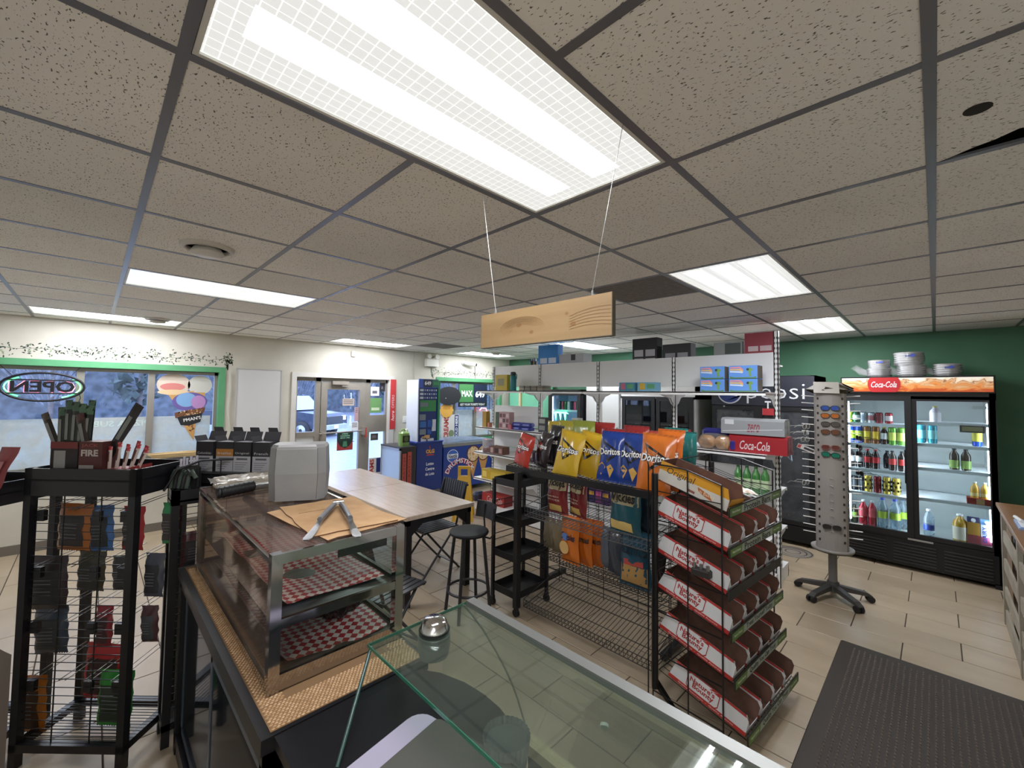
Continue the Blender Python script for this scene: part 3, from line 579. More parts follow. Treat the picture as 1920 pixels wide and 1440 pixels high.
def carton(loc, w, d, h, c1, c2, c3, lab, word=None):
    t = thing('juice_carton', lab, 'carton', loc); M().box((-d/2, -w/2, 0), (d/2, w/2, h*.82)).ob('body', K(c1, .4), t)
    M().add([(-d/2, -w/2, h*.82), (d/2, -w/2, h*.82), (d/2, w/2, h*.82), (-d/2, w/2, h*.82), (-.004, -w/2, h), (-.004, w/2, h), (.004, w/2, h), (.004, -w/2, h)], [(0, 1, 7, 4), (3, 5, 6, 2), (0, 4, 5, 3), (1, 2, 6, 7), (4, 7, 6, 5)]).ob('gable_top', K(c2, .4), t)
    M().box((-d/2-.001, -w/2, 0), (-d/2, w/2, h*.35)).ob('label_print', K(c3, .5), t); M().cyl((-d/4-.005, 0, h*.86), (-d/4-.03, 0, h*.93), .016, 10).ob('cap', K('#e6e9ee', .4), t)
    if word: txt(t, word, h*.6, .03, (-d/2-.002, w*.2, h*.45), EZ, EY, K('#27479c'), bold=.02)
carton((xf, -.845, .365), .085, .085, .26, '#b98a3a', '#252a52', '#8e3440', 'navy-topped juice carton on the bottom right shelf')
carton((xf, -.935, .365), .085, .085, .25, '#dfe6f0', '#6f9fdc', '#a34a6a', 'white and blue dairy carton at the far right of the cooler bottom', 'DAIRY')
t = thing('shelf_sign', 'black and olive price sign hung at the right of the cooler glass', 'sign', (4.835, -.855, 1.50)); M().box((0, -.085, -.035), (.006, .085, .035)).ob('plate', K('#1d1c18', .5), t); M().box((-.001, -.07, -.02), (0, .07, .022)).ob('olive_print', K('#8a8656', .6), t); M().wire((.003, -.07, .035), (.003, -.07, .06)).wire((.003, .07, .035), (.003, .07, .06)).ob('hook', STEEL, t)
tag(M().box((4.83, -.955, 1.70), (4.834, -.86, 1.73)).ob('door_sticker', K('#b9c2c2', .4)), 'pale sticker at the top right inside the cooler door', 'sticker')
# plate stacks wrapped in plastic on the cooler
WRAP = glassm('plastic_wrap', '#fafafa', .10, .14, '#ffffff', .12); FOAM = K('#f0f0f0', .6)
def bowls(y, stacks, lab, lean=0):
    t = thing('bowl_pack', lab, 'bowls', (5.05, y, 2.03)); z = .012
    for i, (r, h, dy) in enumerate(stacks):
        m = M(); n = 5
        for k in range(n): zz = z+h*k/n; m.lathe([(r*.72, zz), (r*.74, zz+.004), (r, zz+h/n*.8), (r*1.03, zz+h/n*.9), (r*.98, zz+h/n)], (0, dy, 0), n=18)
        m.ob('bowl_stack', FOAM, t); R = random.Random(i+int(y*100)); bb = M()
        bb.grid(16, 6, lambda u, v, z=z, h=h, dy=dy: ((r*1.045+.006*math.sin(u*2*PI*7+v*4))*math.cos(u*2*PI), dy+(r*1.045+.006*math.sin(u*2*PI*5+v*6))*math.sin(u*2*PI), z-.01+(h+.015)*v)); bb.ob('wrap', WRAP, t)
        M().add([(-r*.9-.012, dy+r*.2, z+h*.6), (-r*.95-.012, dy-r*.45, z+h*.62), (-r*.9-.012, dy-r*.45, z+h*.85), (-r*.86-.012, dy+r*.2, z+h*.8)], [(0, 1, 2, 3)]).ob('blue_print', K('#3a4fb0', .5), t) if i != 0 or len(stacks) == 1 else None
        z += h+.008
    m = M(); e = .04
    for k in range(5): a = -.5+k*.3; m.add([(-.03, .10, .02), (-.05, .17+.02*k, .03+.02*k), (-.03, .20, .07+.02*k), (0, .11, .09)], [(0, 1, 2), (0, 2, 3)])
    m.ob('twisted_end', WRAP, t)
bowls(-.155, [(.105, .09, 0), (.095, .085, 0)], 'two wrapped white bowl stacks at the left on top of the red-logo cooler')
bowls(-.425, [(.115, .12, 0), (.12, .13, .02)], 'tallest pair of wrapped white bowl stacks with blue print on the cooler top')
bowls(-.70, [(.105, .12, 0)], 'single low wrapped bowl stack at the right on the cooler top')
# ---- dark cooler with the globe logo, between the shelving and the red-logo cooler
PF = thing('beverage_cooler', 'black glass-door cooler with round globe logo and pale brand lettering', 'cooler', (4.8, 1.0, 0))
cooler_shell(PF, 4.8, 5.5, .41, 1.6, 2.06, .3, 1.66, .05, DIM, K('#17181d', .4)); NV = K('#2b2d36', .4)
MW(PF).box((4.78, .415, 1.68), (4.80, 1.595, 2.05)).ob('sign_panel', NV, PF)
m = MW(PF); m.prism(disc((4.778, 1.36, 1.85), .155, .155, EY, EZ, 28), (-.003, 0, 0), 0)
m.prism(disc((4.774, 1.36, 1.85), .138, .138, EY, EZ, 28), (-.002, 0, 0), 1)
top = [(4.771, 1.36+.138*math.cos(a), 1.85+.138*math.sin(a)) for a in [PI*i/14 for i in range(15)]]
m.prism([p for p in top if p[2] > 1.86]+[(4.771, 1.36-.13, 1.87), (4.771, 1.36, 1.885), (4.771, 1.36+.12, 1.90)], (-.0015, 0, 0), 2)
bt = [(4.771, 1.36+.138*math.cos(a), 1.85+.138*math.sin(a)) for a in [PI+PI*i/14 for i in range(15)]]
m.prism([p for p in bt if p[2] < 1.835]+[(4.771, 1.36+.13, 1.845), (4.771, 1.36, 1.815), (4.771, 1.36-.13, 1.79)], (-.0015, 0, 0), 3)
m.ob('globe_logo', [K('#c9ccd2', .4), K('#e4e4e6', .4), K('#b23a44', .4), K('#2a3a6e', .4)], PF)
m = MW(PF); mtxt(m, 'pepsi', .64, .25, (4.777, .83, 1.83), NY, EZ, bold=-.01); m.ob('lettering', K('#d4d7dc', .4), PF)
doorframe(PF, 4.78, .43, 1.02, .24, 1.67, .05, gl=glassm('reflection_haze_glass', '#b0b4b8', .06, .34, '#9a9ea4')); doorframe(PF, 4.78, 1.02, 1.585, .24, 1.67, .05, gl=bpy.data.materials['reflection_haze_glass'])  # grey haze and lighter liner paint in the reflection on the doors
for z in (1.35, 1.05, .75, .5): cshelf(PF, 4.87, 5.4, .47, 1.55, z, K('#6d7278', .5), 8)
MW(PF).box((4.775, .415, .05), (4.80, 1.595, .23)).ob('kick_panel', K('#131316', .5), PF)
m = MW(PF); mtxt(m, 'T', .07, .10, (4.775, .905, 1.69), NY, EZ, bold=.03); m.ob('lettering', K('#e4e4e6'), PF); MW(PF).box((4.772, .84, 1.56), (4.776, .97, 1.645)).ob('red_tag', K('#b5383c', .5), PF); MW(PF).cyl((4.776, 1.43, 1.66), (4.77, 1.43, 1.66), .012, 10).ob('lock', STEEL, PF)
for k, y in enumerate((.62, .72)):
    t = thing('snack_packet', ('yellow and grey packet low in the dark globe-logo cooler, left one' if k else 'yellow packet low in the dark globe-logo cooler, right one'), 'packet', (4.93, y, .5)); M().bev((-.02, -.045, 0), (.02, .045, .16), .012).ob('pouch', K('#a89c3a', .5), t); M().box((-.0215, -.03, .04), (-.02, .03, .09)).ob('dark_print', K('#4a4a2a'), t)
for y in [1.1+.075*i for i in range(5)]: can(.12, .033, '#4a3a3e', 'dim dark can in the globe-logo cooler, %s from the right of its row' % ORD[round((y-1.1)/.075)], None, (5.1, y, 1.355), 'dim cans in the dark cooler')
tag(M().lathe([(.20, .0005), (.20, .0012), (0, .0012)], (4.50, .60, 0), 32).ob('floor_sticker', K('#8f8576', .6)), 'round worn floor sticker in front of the dark cooler', 'sticker')
fs = bpy.data.objects['floor_sticker']; m = M()
for r in (.19, .14, .08): m.lathe([(r-.012, .0014), (r, .0014)], (4.50, .60, 0), 32, cap=False)
m.ob('ring_print', K('#3b3742', .6), fs)
# ---- coolers and cabinets behind the shelving
WF = thing('beverage_cooler', 'white-framed cooler with two dark glass doors behind the white shelving', 'cooler', (4.85, 2.45, 0))
cooler_shell(WF, 4.85, 5.5, 1.84, 3.06, 1.98, .3, 1.74, .05, K('#4a4d50', .5), K('#cfd0cc', .45)); MW(WF).box((4.84, 1.85, 1.775), (4.85, 3.05, 1.97)).ob('sign_panel', K('#d8d8d4', .4), WF)
dg = glassm('dim_glass', '#8f9598', .05, .06, '#555a5e')
doorframe(WF, 4.83, 1.87, 2.44, .25, 1.77, .06, gl=dg); doorframe(WF, 4.83, 2.46, 3.03, .25, 1.77, .06, gl=dg)
for z in (1.48, 1.28, 1.0, .7): cshelf(WF, 4.93, 5.4, 1.9, 3.0, z, K('#8d9194', .4), 8)
for k, (y, z, h, c) in enumerate(((2.15, 1.285, .07, '#b9b9b6'), (2.62, 1.285, .10, '#c9c9c4'), (2.75, 1.285, .05, '#9a9a98'))):
    tag(M().bev((4.95, y, z), (5.05, y+.12, z+h), .01).ob('food_tray', K(c, .5), None), ('pale foam tray on the dim shelf of the white-framed cooler, right', 'white paper box on the dim shelf of the white-framed cooler', 'flat grey tray on the dim shelf of the white-framed cooler, left')[k], 'tray')
WC = thing('upright_freezer', 'plain white upright cabinet with two doors behind the shelving', 'cabinet', (4.9, 3.45, 0)); MW(WC).box((4.93, 3.12, .08), (5.48, 3.80, 1.95)).ob('cabinet', K('#b9bab8', .4), WC)
for a, b in ((3.13, 3.455), (3.465, 3.79)): d = MW(WC).bev((4.905, a, .12), (4.93, b, 1.93), .006).ob('door', K('#c4c5c2', .35), WC); MW(WC).box((4.885, a+.02, .95), (4.905, a+.04, 1.25)).ob('handle', STEEL, d)
MF = thing('energy_drink_cooler', 'small black energy drink cooler with glowing green claw logo at the back', 'cooler', (4.85, 4.23, 0))
cooler_shell(MF, 4.85, 5.45, 3.84, 4.62, 1.88, .9, 1.78, .05, K('#8fa6c0', .4), K('#191a1d', .4)); doorframe(MF, 4.83, 3.86, 4.60, .82, 1.84, .07)
for y in (4.545, 3.915): MW(MF).box((4.89, y-.006, .95), (4.9, y+.006, 1.74)).ob('led_strip', LED, MF)
cshelf(MF, 4.90, 5.4, 3.92, 4.54, 1.5, SHL, 8); cshelf(MF, 4.90, 5.4, 3.92, 4.54, 1.2, SHL, 8)
for k in range(7): can(.16, .03, ['#2a2f3a', '#a33a5a', '#3a7a4a', '#c9cdd2'][k % 4], 'slim can on the top shelf of the energy drink cooler, %s from the left' % ORD[k], None, (4.97, 4.42-.068*k, 1.504), 'cans in the energy drink cooler')
m = MW(MF); CL = emit('green_glow', '#3df0b0', 1.6)
for k, (y, l0) in enumerate(((4.42, .15), (4.31, .19), (4.20, .16))): m.prism([(4.826, y+.035, 1.46), (4.826, y-.03, 1.47), (4.826, y-.022, 1.36), (4.826, y-.012, 1.30), (4.826, y-.02, 1.46-l0), (4.826, y-.0, 1.33), (4.826, y+.012, 1.38)], (-.004, 0, 0))
m.prism([(4.826, 4.49, 1.42), (4.826, 4.44, 1.47), (4.826, 4.16, 1.47), (4.826, 4.11, 1.43), (4.826, 4.17, 1.44), (4.826, 4.43, 1.44)], (-.004, 0, 0)); m.ob('claw_logo', CL, MF)
t = thing('lit_wall_sheet', 'pale sheet painted as window-lit green wall, with beige post, in the far corner', 'panel', (5.4, 5.6, 0)); MW(t).box((5.42, 5.0, 0), (5.45, 6.25, 1.98)).ob('board', K('#6fb894', .6), t); MW(t).box((5.37, 5.86, 0), (5.42, 5.92, 2.0)).ob('post', K('#c3b68c', .6), t)  # paler sheet paints the window light on the green wall; post is real
# ---- white gondola shelving
GW = K('#e8e8e6', .4); GP = K('#dededc', .45)
GO = thing('gondola_shelving', 'long white double-sided gondola shelving with slotted uprights in the middle of the shop', 'shelving', (3.33, 2.47, 0))
YS = [.47, 1.475, 2.48, 3.485, 4.49]
for k, y in enumerate(YS):
    m = MW(GO); zt = 2.43 if k == 0 else 2.225
    m.box((3.305, y-.02, 0), (3.355, y-.012, zt)); m.box((3.305, y+.012, 0), (3.355, y+.02, zt)); m.box((3.305, y-.02, 0), (3.309, y+.02, zt)); m.box((3.351, y-.02, 0), (3.355, y+.02, zt))
    up = m.ob('upright', GW, GO); m = MW(GO)
    for j in range(int((zt-.2)/.05)):
        z = .2+.05*j
        for dy in (-.011, .005): m.box((3.3035, y+dy, z), (3.305, y+dy+.006, z+.022))
        if k == 0:
            for dx in (-.014, .006): m.box((3.33+dx, y-.0212, z), (3.33+dx+.007, y-.02, z+.022))
    stuff(m.ob('slot', K('#2d2d2e', .8), up))
for k in range(4):
    a, b = YS[k]+.02, YS[k+1]-.02
    rows = [(1.895, 2.225)]
    if k == 3: rows += [(1.30, 1.60), (.96, 1.29), (.62, .95), (.14, .61)]
    else: rows += [(.14, .45), (.46, .78)] if k else [(.14, .45), (.46, .78), (.79, 1.10)]
    for z0, z1 in rows: MW(GO).box((3.318, a, z0), (3.342, b, z1)).ob('back_panel', GP, GO)
    for side in (-1, 1):
        fr = 3.33+side*.38
        m = MW(GO); m.box((3.33+side*.03, YS[k]+.005, .10), (fr, YS[k+1]-.005, .13)); m.box((fr, YS[k]+.005, 0), (fr-side*.02, YS[k+1]-.005, .10)); m.box((3.33+side*.03, YS[k]+.005, 0), (fr, YS[k]+.02, .10)); m.ob('base_shelf', GW, GO)
    for (z, side, dep) in [(1.835, -1, .37), (1.27, -1, .40), (1.835, 1, .30), (1.25, 1, .36), (.88, 1, .36), (.5, 1, .36)]+([(.89, -1, .42), (.495, -1, .42)] if k in (0, 3) else [(.85, -1, .36)]):
        if k == 1 and z == 1.27: dep = .34
        x0, x1 = 3.33+side*.028, 3.33+side*dep
        m = MW(GO); m.box((x0, a-.015, z-.012), (x1, b+.015, z)); m.box((x1, a-.015, z-.032), (x1-side*.012, b+.015, z+.001)); sh = m.ob('shelf', GW, GO)
        for y in (a-.008, b+.004):
            MW(GO).prism([(x0, y, z-.012), (x1-side*.03, y, z-.012), (x1-side*.06, y, z-.04), (x0+side*.10, y, z-.07), (x0+side*.04, y, z-.13), (x0, y, z-.15)], (0, .004, 0)).ob('bracket', GW, sh)
MW(GO).box((3.345, YS[0]+.02, 2.1), (3.65, YS[-1]-.02, 2.115)).ob('top_shelf', GW, GO)
# ---- wire rack for chips (double sided)
CR = thing('wire_chip_rack', 'black wire chip rack with three slanted basket shelves and a solid top lip', 'rack', (1.72, 1.35, 0))
RB = K('#19191b', .4)
ya, yb = .68, 2.0
m = MW(CR)
for y in (ya+.03, yb+.025): m.box((1.70, y-.02, .04), (1.74, y+.02, 1.17))
m.box((1.56, yb+.005, .03), (2.05, yb+.045, .075)); m.box((1.42, ya+.01, .03), (2.05, ya+.05, .075)); m.box((1.70, ya, 1.15), (1.74, yb+.045, 1.18)); m.ob('frame', RB, CR)
m = MW(CR)
for i in range(9): y = ya+.06+(yb-ya-.08)*i/8; m.wire((1.715, y, .1), (1.715, y, 1.16), .0028)
for i in range(14): z = .12+1.02*i/13; m.wire((1.715, ya, z), (1.715, yb, z), .0026)
m.ob('back_grid', WIRE, CR)
def basket(t, xb, zb, xf_, zf, ya, yb, lip, n=34, name='wire_shelf', mt=WIRE, zig=False):
    m = MW(t); L = lambda f, y: (xb+(xf_-xb)*f, y, zb+(zf-zb)*f)
    for i in range(n+1): y = ya+(yb-ya)*i/n; m.wire(L(0, y), L(1, y), .0021); m.wire(L(1, y), (xf_, y, zf+lip), .0018); (zig and i < n and m.wire((xf_, y, zf+lip), (xf_, y+(yb-ya)/n, zf), .0018))
    for f in (.02, .35, .68, 1): m.wire(L(f, ya), L(f, yb), .0032)
    m.wire((xf_, ya, zf+lip), (xf_, yb, zf+lip), .003); m.wire((xf_, ya, zf+lip*.5), (xf_, yb, zf+lip*.5), .002)
    for y in (ya, yb): m.wire(L(0, y), (xb, y, zb+lip*1.6), .003); m.wire((xb, y, zb+lip*1.6), (xf_, y, zf+lip), .003); m.wire(L(0, y), L(1, y), .0035)
    return m.ob(name, mt, t)
basket(CR, 1.69, 1.19, 1.22, 1.16, ya, yb, .02); basket(CR, 1.69, .84, 1.2, .80, ya, yb-.22, .075, mt=K('#77787a', .35, .6)); basket(CR, 1.69, .50, 1.34, .45, ya, yb-.22, .05); basket(CR, 1.69, .17, 1.2, .075, ya, yb-.22, .055, zig=True, mt=K('#4b4a49', .4, .5))
MW(CR).box((1.195, ya+.0, 1.13), (1.21, yb, 1.178)).ob('top_lip', RB, CR)
basket(CR, 1.75, 1.22, 2.2, 1.16, ya, yb+.26, .06); basket(CR, 1.75, .84, 2.2, .80, ya, yb, .06); basket(CR, 1.75, .5, 2.2, .45, ya, yb, .06); basket(CR, 1.75, .17, 2.2, .1, ya, yb, .06)
m = MW(CR)
for y in (ya, ya-.012):
    for x in (1.21, 1.45, 1.69): m.wire((x, y, .05), (x, y, 1.15), .003)
for i in range(10): m.wire((1.21, ya-.006, .08+.118*i), (1.69, ya-.006, .08+.118*i), .0026)
m.ob('side_grid', WIRE, CR)
# ---- tiered snack bar rack (six sloped trays)
NB = thing('tiered_snack_rack', 'black wire rack of six sloped trays full of white and red boxes', 'rack', (1.04, .577, 0), math.radians(-4.5))
WD = .735; FRONT = [-.415, -.415, -.41, -.42, -.435, -.495]; ZF = [1.185, .98, .762, .56, .335, .10]
m = M()
for x in (0, WD):
    m.cyl((x, 0, .10), (x, 0, 1.33), .019, 8); m.wire((x-.02, 0, 0), (x-.02, 0, 1.38), .004); m.wire((x-.02, .03, 0), (x-.02, .03, 1.38), .004)
    for a, b in zip([(x, .01, 1.385), (x, -.1, 1.385), (x, -.2, 1.378), (x, -.385, 1.325)], [(x, -.1, 1.385), (x, -.2, 1.378), (x, -.385, 1.325), (x, -.385, .04)]): m.wire(a, b, .0045, n=6)
    m.wire((x, -.20, 1.378), (x, -.20, .06), .004)
    for z in (1.23, 1.0, .77, .54, .3, .08): m.wire((x, .01, z), (x, -.385, z), .0036)
m.wire((0, .01, 1.385), (WD, .01, 1.385), .0045); m.wire((0, .01, .8), (WD, .01, .8), .004)
for x in (.02, WD-.02): m.prism([(x, .02, .1), (x, -.12, .0), (x, -.30, .0), (x, -.30, .02), (x, -.10, .03), (x, .02, .14)], (.025, 0, 0))
m.ob('frame', WIRE, NB)
STRIP = ['Protein Bars', 'Protein Bars', None, 'Treat Yourself Today', 'Quality You Can Trust', 'Quality You Can Trust']
def tray(i):
    yf, zf = FRONT[i], ZF[i]; zb = zf+.108; yb_ = -.02
    m = M(); n = 16
    for k in range(n+1): x = .01+(WD-.02)*k/n; m.wire((x, yb_, zb), (x, yf, zf), .002)
    for f in (0, .5, 1): m.wire((.01, yb_+(yf-yb_)*f, zb+(zf-zb)*f), (WD-.01, yb_+(yf-yb_)*f, zb+(zf-zb)*f), .003)
    tr = m.ob('wire_tray', WIRE, NB)
    st = M().box((-.01, yf-.012, zf-.018), (WD+.015, yf-.006, zf+.034)).ob('label_strip', K('#26271f' if STRIP[i] else '#2b2a27', .5), NB)
    if STRIP[i]:
        m = M(); y = yf-.0125
        m.add([(0, y, zf-.014), (.14, y, zf-.014), (.15, y, zf+.026), (0, y, zf+.026)], [(0, 1, 2, 3)], 0); m.add([(WD-.15, y, zf-.014), (WD, y, zf-.014), (WD, y, zf+.026), (WD-.14, y, zf+.026)], [(0, 1, 2, 3)], 0)
        m.add([(.14, y, zf-.014), (WD-.15, y, zf-.014), (WD-.14, y, zf+.026), (.15, y, zf+.026)], [(0, 1, 2, 3)], 1)
        mtxt(m, STRIP[i], .38, .034, (WD/2, y-.0006, zf+.006), EX, EZ, 2, bold=.02); mtxt(m, "Nature's Bounty", .10, .016, (.075, y-.0006, zf+.006), EX, EZ, 3, bold=.02); mtxt(m, "Nature's Bounty", .10, .016, (WD-.075, y-.0006, zf+.006), EX, EZ, 3, bold=.02)
        m.ob('strip_print', [K('#6d8a4a', .6), K('#a9b3a4', .6), K('#1f211c', .6), K('#e6e9dd', .6)], st)
    return yf, zf, zb, yb_
RW, RD_, BRN = K('#d6d6d6', .55), K('#b5352f', .55), noisy('raw_cardboard', '#63463a', '#735345', 14, .85)
INN = RW
def sbox(i, j, parent_loc, w=.148):
    """open display box lying on the sloped tray: white sides with red bands, brown inside"""
    yf, zf, zb, yb_ = parent_loc; sl = math.atan2(zb-zf, yb_-yf); L = .42; x0 = .018+.178*j
    t = thing('snack_bar_box', '', 'box', (0, 0, 0), 0, 'display boxes on the tiered rack')
    X = Matrix.Translation(NB.location) @ Matrix.Rotation(NB.rotation_euler.z, 4, 'Z') @ Matrix.Translation((x0, yf+.014, zf+.006)) @ Matrix.Rotation(sl, 4, 'X')
    t.location = X.to_translation(); t.rotation_euler = X.to_euler()
    hb, hf = .118, .108; th = .003
    for sx, nm in ((0, 'left'), (w-th, 'right')):
        m = M(); prof = [(sx, 0, 0), (sx, L, 0), (sx, L-.03, hb), (sx, .018, hf), (sx, .0, .085)]
        m.prism(prof, (th, 0, 0), 2, 2); o = (-.0006 if sx == 0 else th+.0006)+sx
        m.poly([(sx-.0004 if sx == 0 else sx+th+.0004, p[1], p[2]) for p in (prof[::-1] if sx == 0 else prof)], 0)
        if sx == 0 or True:
            for (za, zb2) in ((.0, .022),): m.add([(o, 0, za), (o, L, za), (o, L-.004, zb2), (o, 0, zb2)], [(0, 3, 2, 1) if sx == 0 else (0, 1, 2, 3)], 1)
            m.add([(o, L-.0265, hb-.012), (o, L-.03, hb), (o, .018, hf), (o, .012, hf-.012)], [(0, 1, 2, 3) if sx == 0 else (3, 2, 1, 0)], 1)
        m.ob('side_panel', [RW, RD_, BRN], t)
    M().box((th, 0, 0), (w-th, L, .003)).ob('base_panel', BRN, t); M().add([(th, L, .003), (w-th, L, .003), (w-th, L-.03, hb), (th, L-.03, hb)], [(0, 1, 2, 3)]).ob('back_panel', BRN, t)
    m = M(); m.box((th, 0, 0), (w-th, .003, .03), 0); m.add([(th, -.0005, .03), (.042, -.0005, .03), (.036, .02, .085), (th, .018, hf)], [(0, 1, 2, 3)], 0); m.ob('front_lip', [RW], t)
    if j == 0:
        m = M(); xd, yd = (0, -1, 0), EZ; o = -.0012; c = (o, L*.55, .066)
        rr_ = lambda hw, hh, x: [(x, c[1]-sy*(hw-k*.012), c[2]+sz*(hh-(1-k)*.012)) for sy, sz, ks in ((1, 1, (1, 0)), (1, -1, (0, 1)), (-1, -1, (1, 0)), (-1, 1, (0, 1))) for k in ks]
        m.poly(rr_(.088, .046, o), 0); m.poly(rr_(.084, .042, o-.0003), 1)
        mtxt(m, "Nature's", .135, .030, (o-.0007, c[1]+.004, c[2]+.014), xd, yd, 0, bold=.03); mtxt(m, 'Bounty', .115, .036, (o-.0007, c[1]-.004, c[2]-.018), xd, yd, 0, bold=.03)
        for k in range(2): m.add([(o-.0008, c[1]-.03-.02*k, c[2]+.030), (o-.0008, c[1]-.055-.02*k, c[2]+.050-.01*k), (o-.0008, c[1]-.085-.01*k, c[2]+.045-.02*k), (o-.0008, c[1]-.06-.02*k, c[2]+.036-.01*k)], [(0, 1, 2, 3)], 0)
        mtxt(m, 'Quality Assurance  -  Qualite Assuree', .30, .010, (o-.0007, L*.5, .011), xd, yd, 2)
        m.ob('logo_print', [K('#a8322d', .6), K('#d9d9d9', .6), K('#efe6e4', .6)], t)
    return t
for i in range(6):
    info = tray(i)
    if i == 0: continue
    for j in range(4): sbox(i, j, info)['label'] = '%s white and red snack bar box on the %s tray of the tiered rack' % (['leftmost', 'second', 'third', 'rightmost'][j], ['', 'second', 'third', 'fourth', 'fifth', 'bottom'][i])
# yellow carton and loose pastries on the top tray
def yellow_box():
    yf, zf, zb, yb_ = FRONT[0], ZF[0], ZF[0]+.108, -.02; sl = math.atan2(zb-zf, yb_-yf)
    t = thing('cookie_carton', 'open yellow and white cookie carton on the top tray of the tiered rack', 'carton'); X = Matrix.Translation(NB.location) @ Matrix.Rotation(NB.rotation_euler.z, 4, 'Z') @ Matrix.Translation((.02, yf+.015, zf+.006)) @ Matrix.Rotation(sl, 4, 'X')
    t.location = X.to_translation(); t.rotation_euler = X.to_euler(); Y_, Wt, Br = K('#d99a2c', .5), K('#cfcac0', .5), BRN; w, L, h = .175, .41, .115; th = .003
    for sx in (0, w-th):
        m = M(); m.prism([(sx, 0, 0), (sx, L, 0), (sx, L, h), (sx, .02, h), (sx, 0, h*.55)], (th, 0, 0), 2, 2); o_ = sx-.0004 if sx == 0 else sx+th+.0004; fl = 1 if sx else -1
        m.poly([(o_, 0, 0), (o_, L, 0), (o_, L, h*.55), (o_, .0, h*.55)][::fl], 1); m.poly([(o_, 0, h*.55), (o_, L, h*.55), (o_, L, h), (o_, .02, h)][::fl], 0)
        s = m.ob('side_panel', [Y_, Wt, Br], t)
        if sx == 0:
            m = M(); mtxt(m, 'Original', .17, .05, (-.0008, L*.68, h*.62), (0, -1, 0), EZ, 0, shear=.2, bold=.0)
            m.add([(-.0008, L*.42, h*.50), (-.0008, .10, h*.36), (-.0008, .08, h*.12), (-.0008, .12, h*.18), (-.0008, L*.40, h*.3)], [(0, 4, 3, 2, 1)], 1); mtxt(m, 'Fresh Baked', .12, .018, (-.0012, L*.33, h*.33), (0, -1, 0), EZ, 2)
            m.add([(-.0008, L*.54, h*.22), (-.0008, L*.44, h*.2), (-.0008, L*.44, h*.08), (-.0008, L*.54, h*.1)], [(0, 3, 2, 1)], 3); m.ob('logo_print', [K('#3a3430'), K('#b9693a'), K('#ecd9b8'), K('#8a5a4a')], s)
    M().box((0, 0, 0), (w, L, .003)).ob('base_panel', Br, t); M().box((0, L-.004, 0), (w, L, h)).ob('back_panel', Br, t); M().add([(0, 0, 0), (w, 0, 0), (w, -.012, .055), (0, -.008, .07)], [(0, 1, 2, 3)]).ob('front_lip', Y_, t)
    R = random.Random(5)
    for k in range(9):
        p = X @ Vector((w+.05+.24*R.random(), .05+.042*k, .03)); o = M(); a = R.uniform(0, PI); o.X = Matrix.Rotation(a, 4, 'Z')
        o.grid(8, 6, lambda u, v: ((u-.5)*.10, (v-.5)*.065, .018*math.sin(PI*u)*math.sin(PI*v)+.004*R.random())); q = o.ob('pastry_packet', WRAPF, None, tuple(p)); q.rotation_euler = (sl*.8, 0, 0)
        tag(q, 'crinkled clear packet in the heap beside the yellow carton, %s from the front' % ORD[k], 'packet', 'pastry packets on the top tray')
WRAPF = noisy('crinkled_film', '#b9a08a', '#efe9e2', 26, .2, bump=.8); yellow_box()
t = thing('door_chime', 'small dark metal clip unit hanging on the left side of the tiered rack', 'clip', (1.02, .30, .845)); M().bev((-.03, -.05, -.015), (.02, .05, .02), .006).ob('body', K('#2f2c2a', .5), t)
for k in range(3): M().cyl((-.01, -.035+.035*k, .02), (-.01, -.035+.035*k, .045), .009, 8).ob('knob', K('#8d8880', .3, .6), t)
# ---- narrow black tiered cart
CT = thing('tiered_cart', 'narrow black metal cart with four open trays on casters beside the chip rack', 'cart', (1.32, 1.95, 0))
x0, x1, y0, y1 = 1.145, 1.52, 1.81, 2.09; m = MW(CT)
for (x, y) in ((x0, y0), (x1, y0), (x0, y1), (x1, y1)): m.box((x-.012, y-.012, .07), (x+.012, y+.012, 1.06)); m.cyl((x, y, .07), (x, y, 0.06), .01, 8)
m.ob('frame', RB, CT)
MW(CT).box((x0-.02, y0-.02, .07), (x0+.03, y0+.02, 1.15)).ob('corner_post', RB, CT)
for z in (1.02, .70, .42, .13):
    m = MW(CT); m.box((x0, y0, z-.003), (x1, y1, z)); h = .055
    m.box((x0, y0-.002, z), (x1, y0+.002, z+h)); m.box((x0, y1-.002, z), (x1, y1+.002, z+h)); m.box((x0-.002, y0, z), (x0+.002, y1, z+h)); m.box((x1-.002, y0, z), (x1+.002, y1, z+h)); tr = m.ob('tray', BLKM, CT)
    m = MW(CT)
    for zz in (.12, .17): m.wire((x0, y1, z+zz), (x1, y1, z+zz), .004); m.wire((x1, y0, z+zz), (x1, y1, z+zz), .004)
    if z < 1: m.ob('guard_wire', WIRE, tr)
for (x, y) in ((x0, y0), (x1, y0), (x0, y1), (x1, y1)): c = MW(CT).bev((x-.02, y-.015, .045), (x+.02, y+.015, .08), .006).ob('caster', BLKM, CT); MW(CT).cyl((x-.012, y, .03), (x+.012, y, .03), .03, 14).ob('wheel', K('#101010', .6), c)
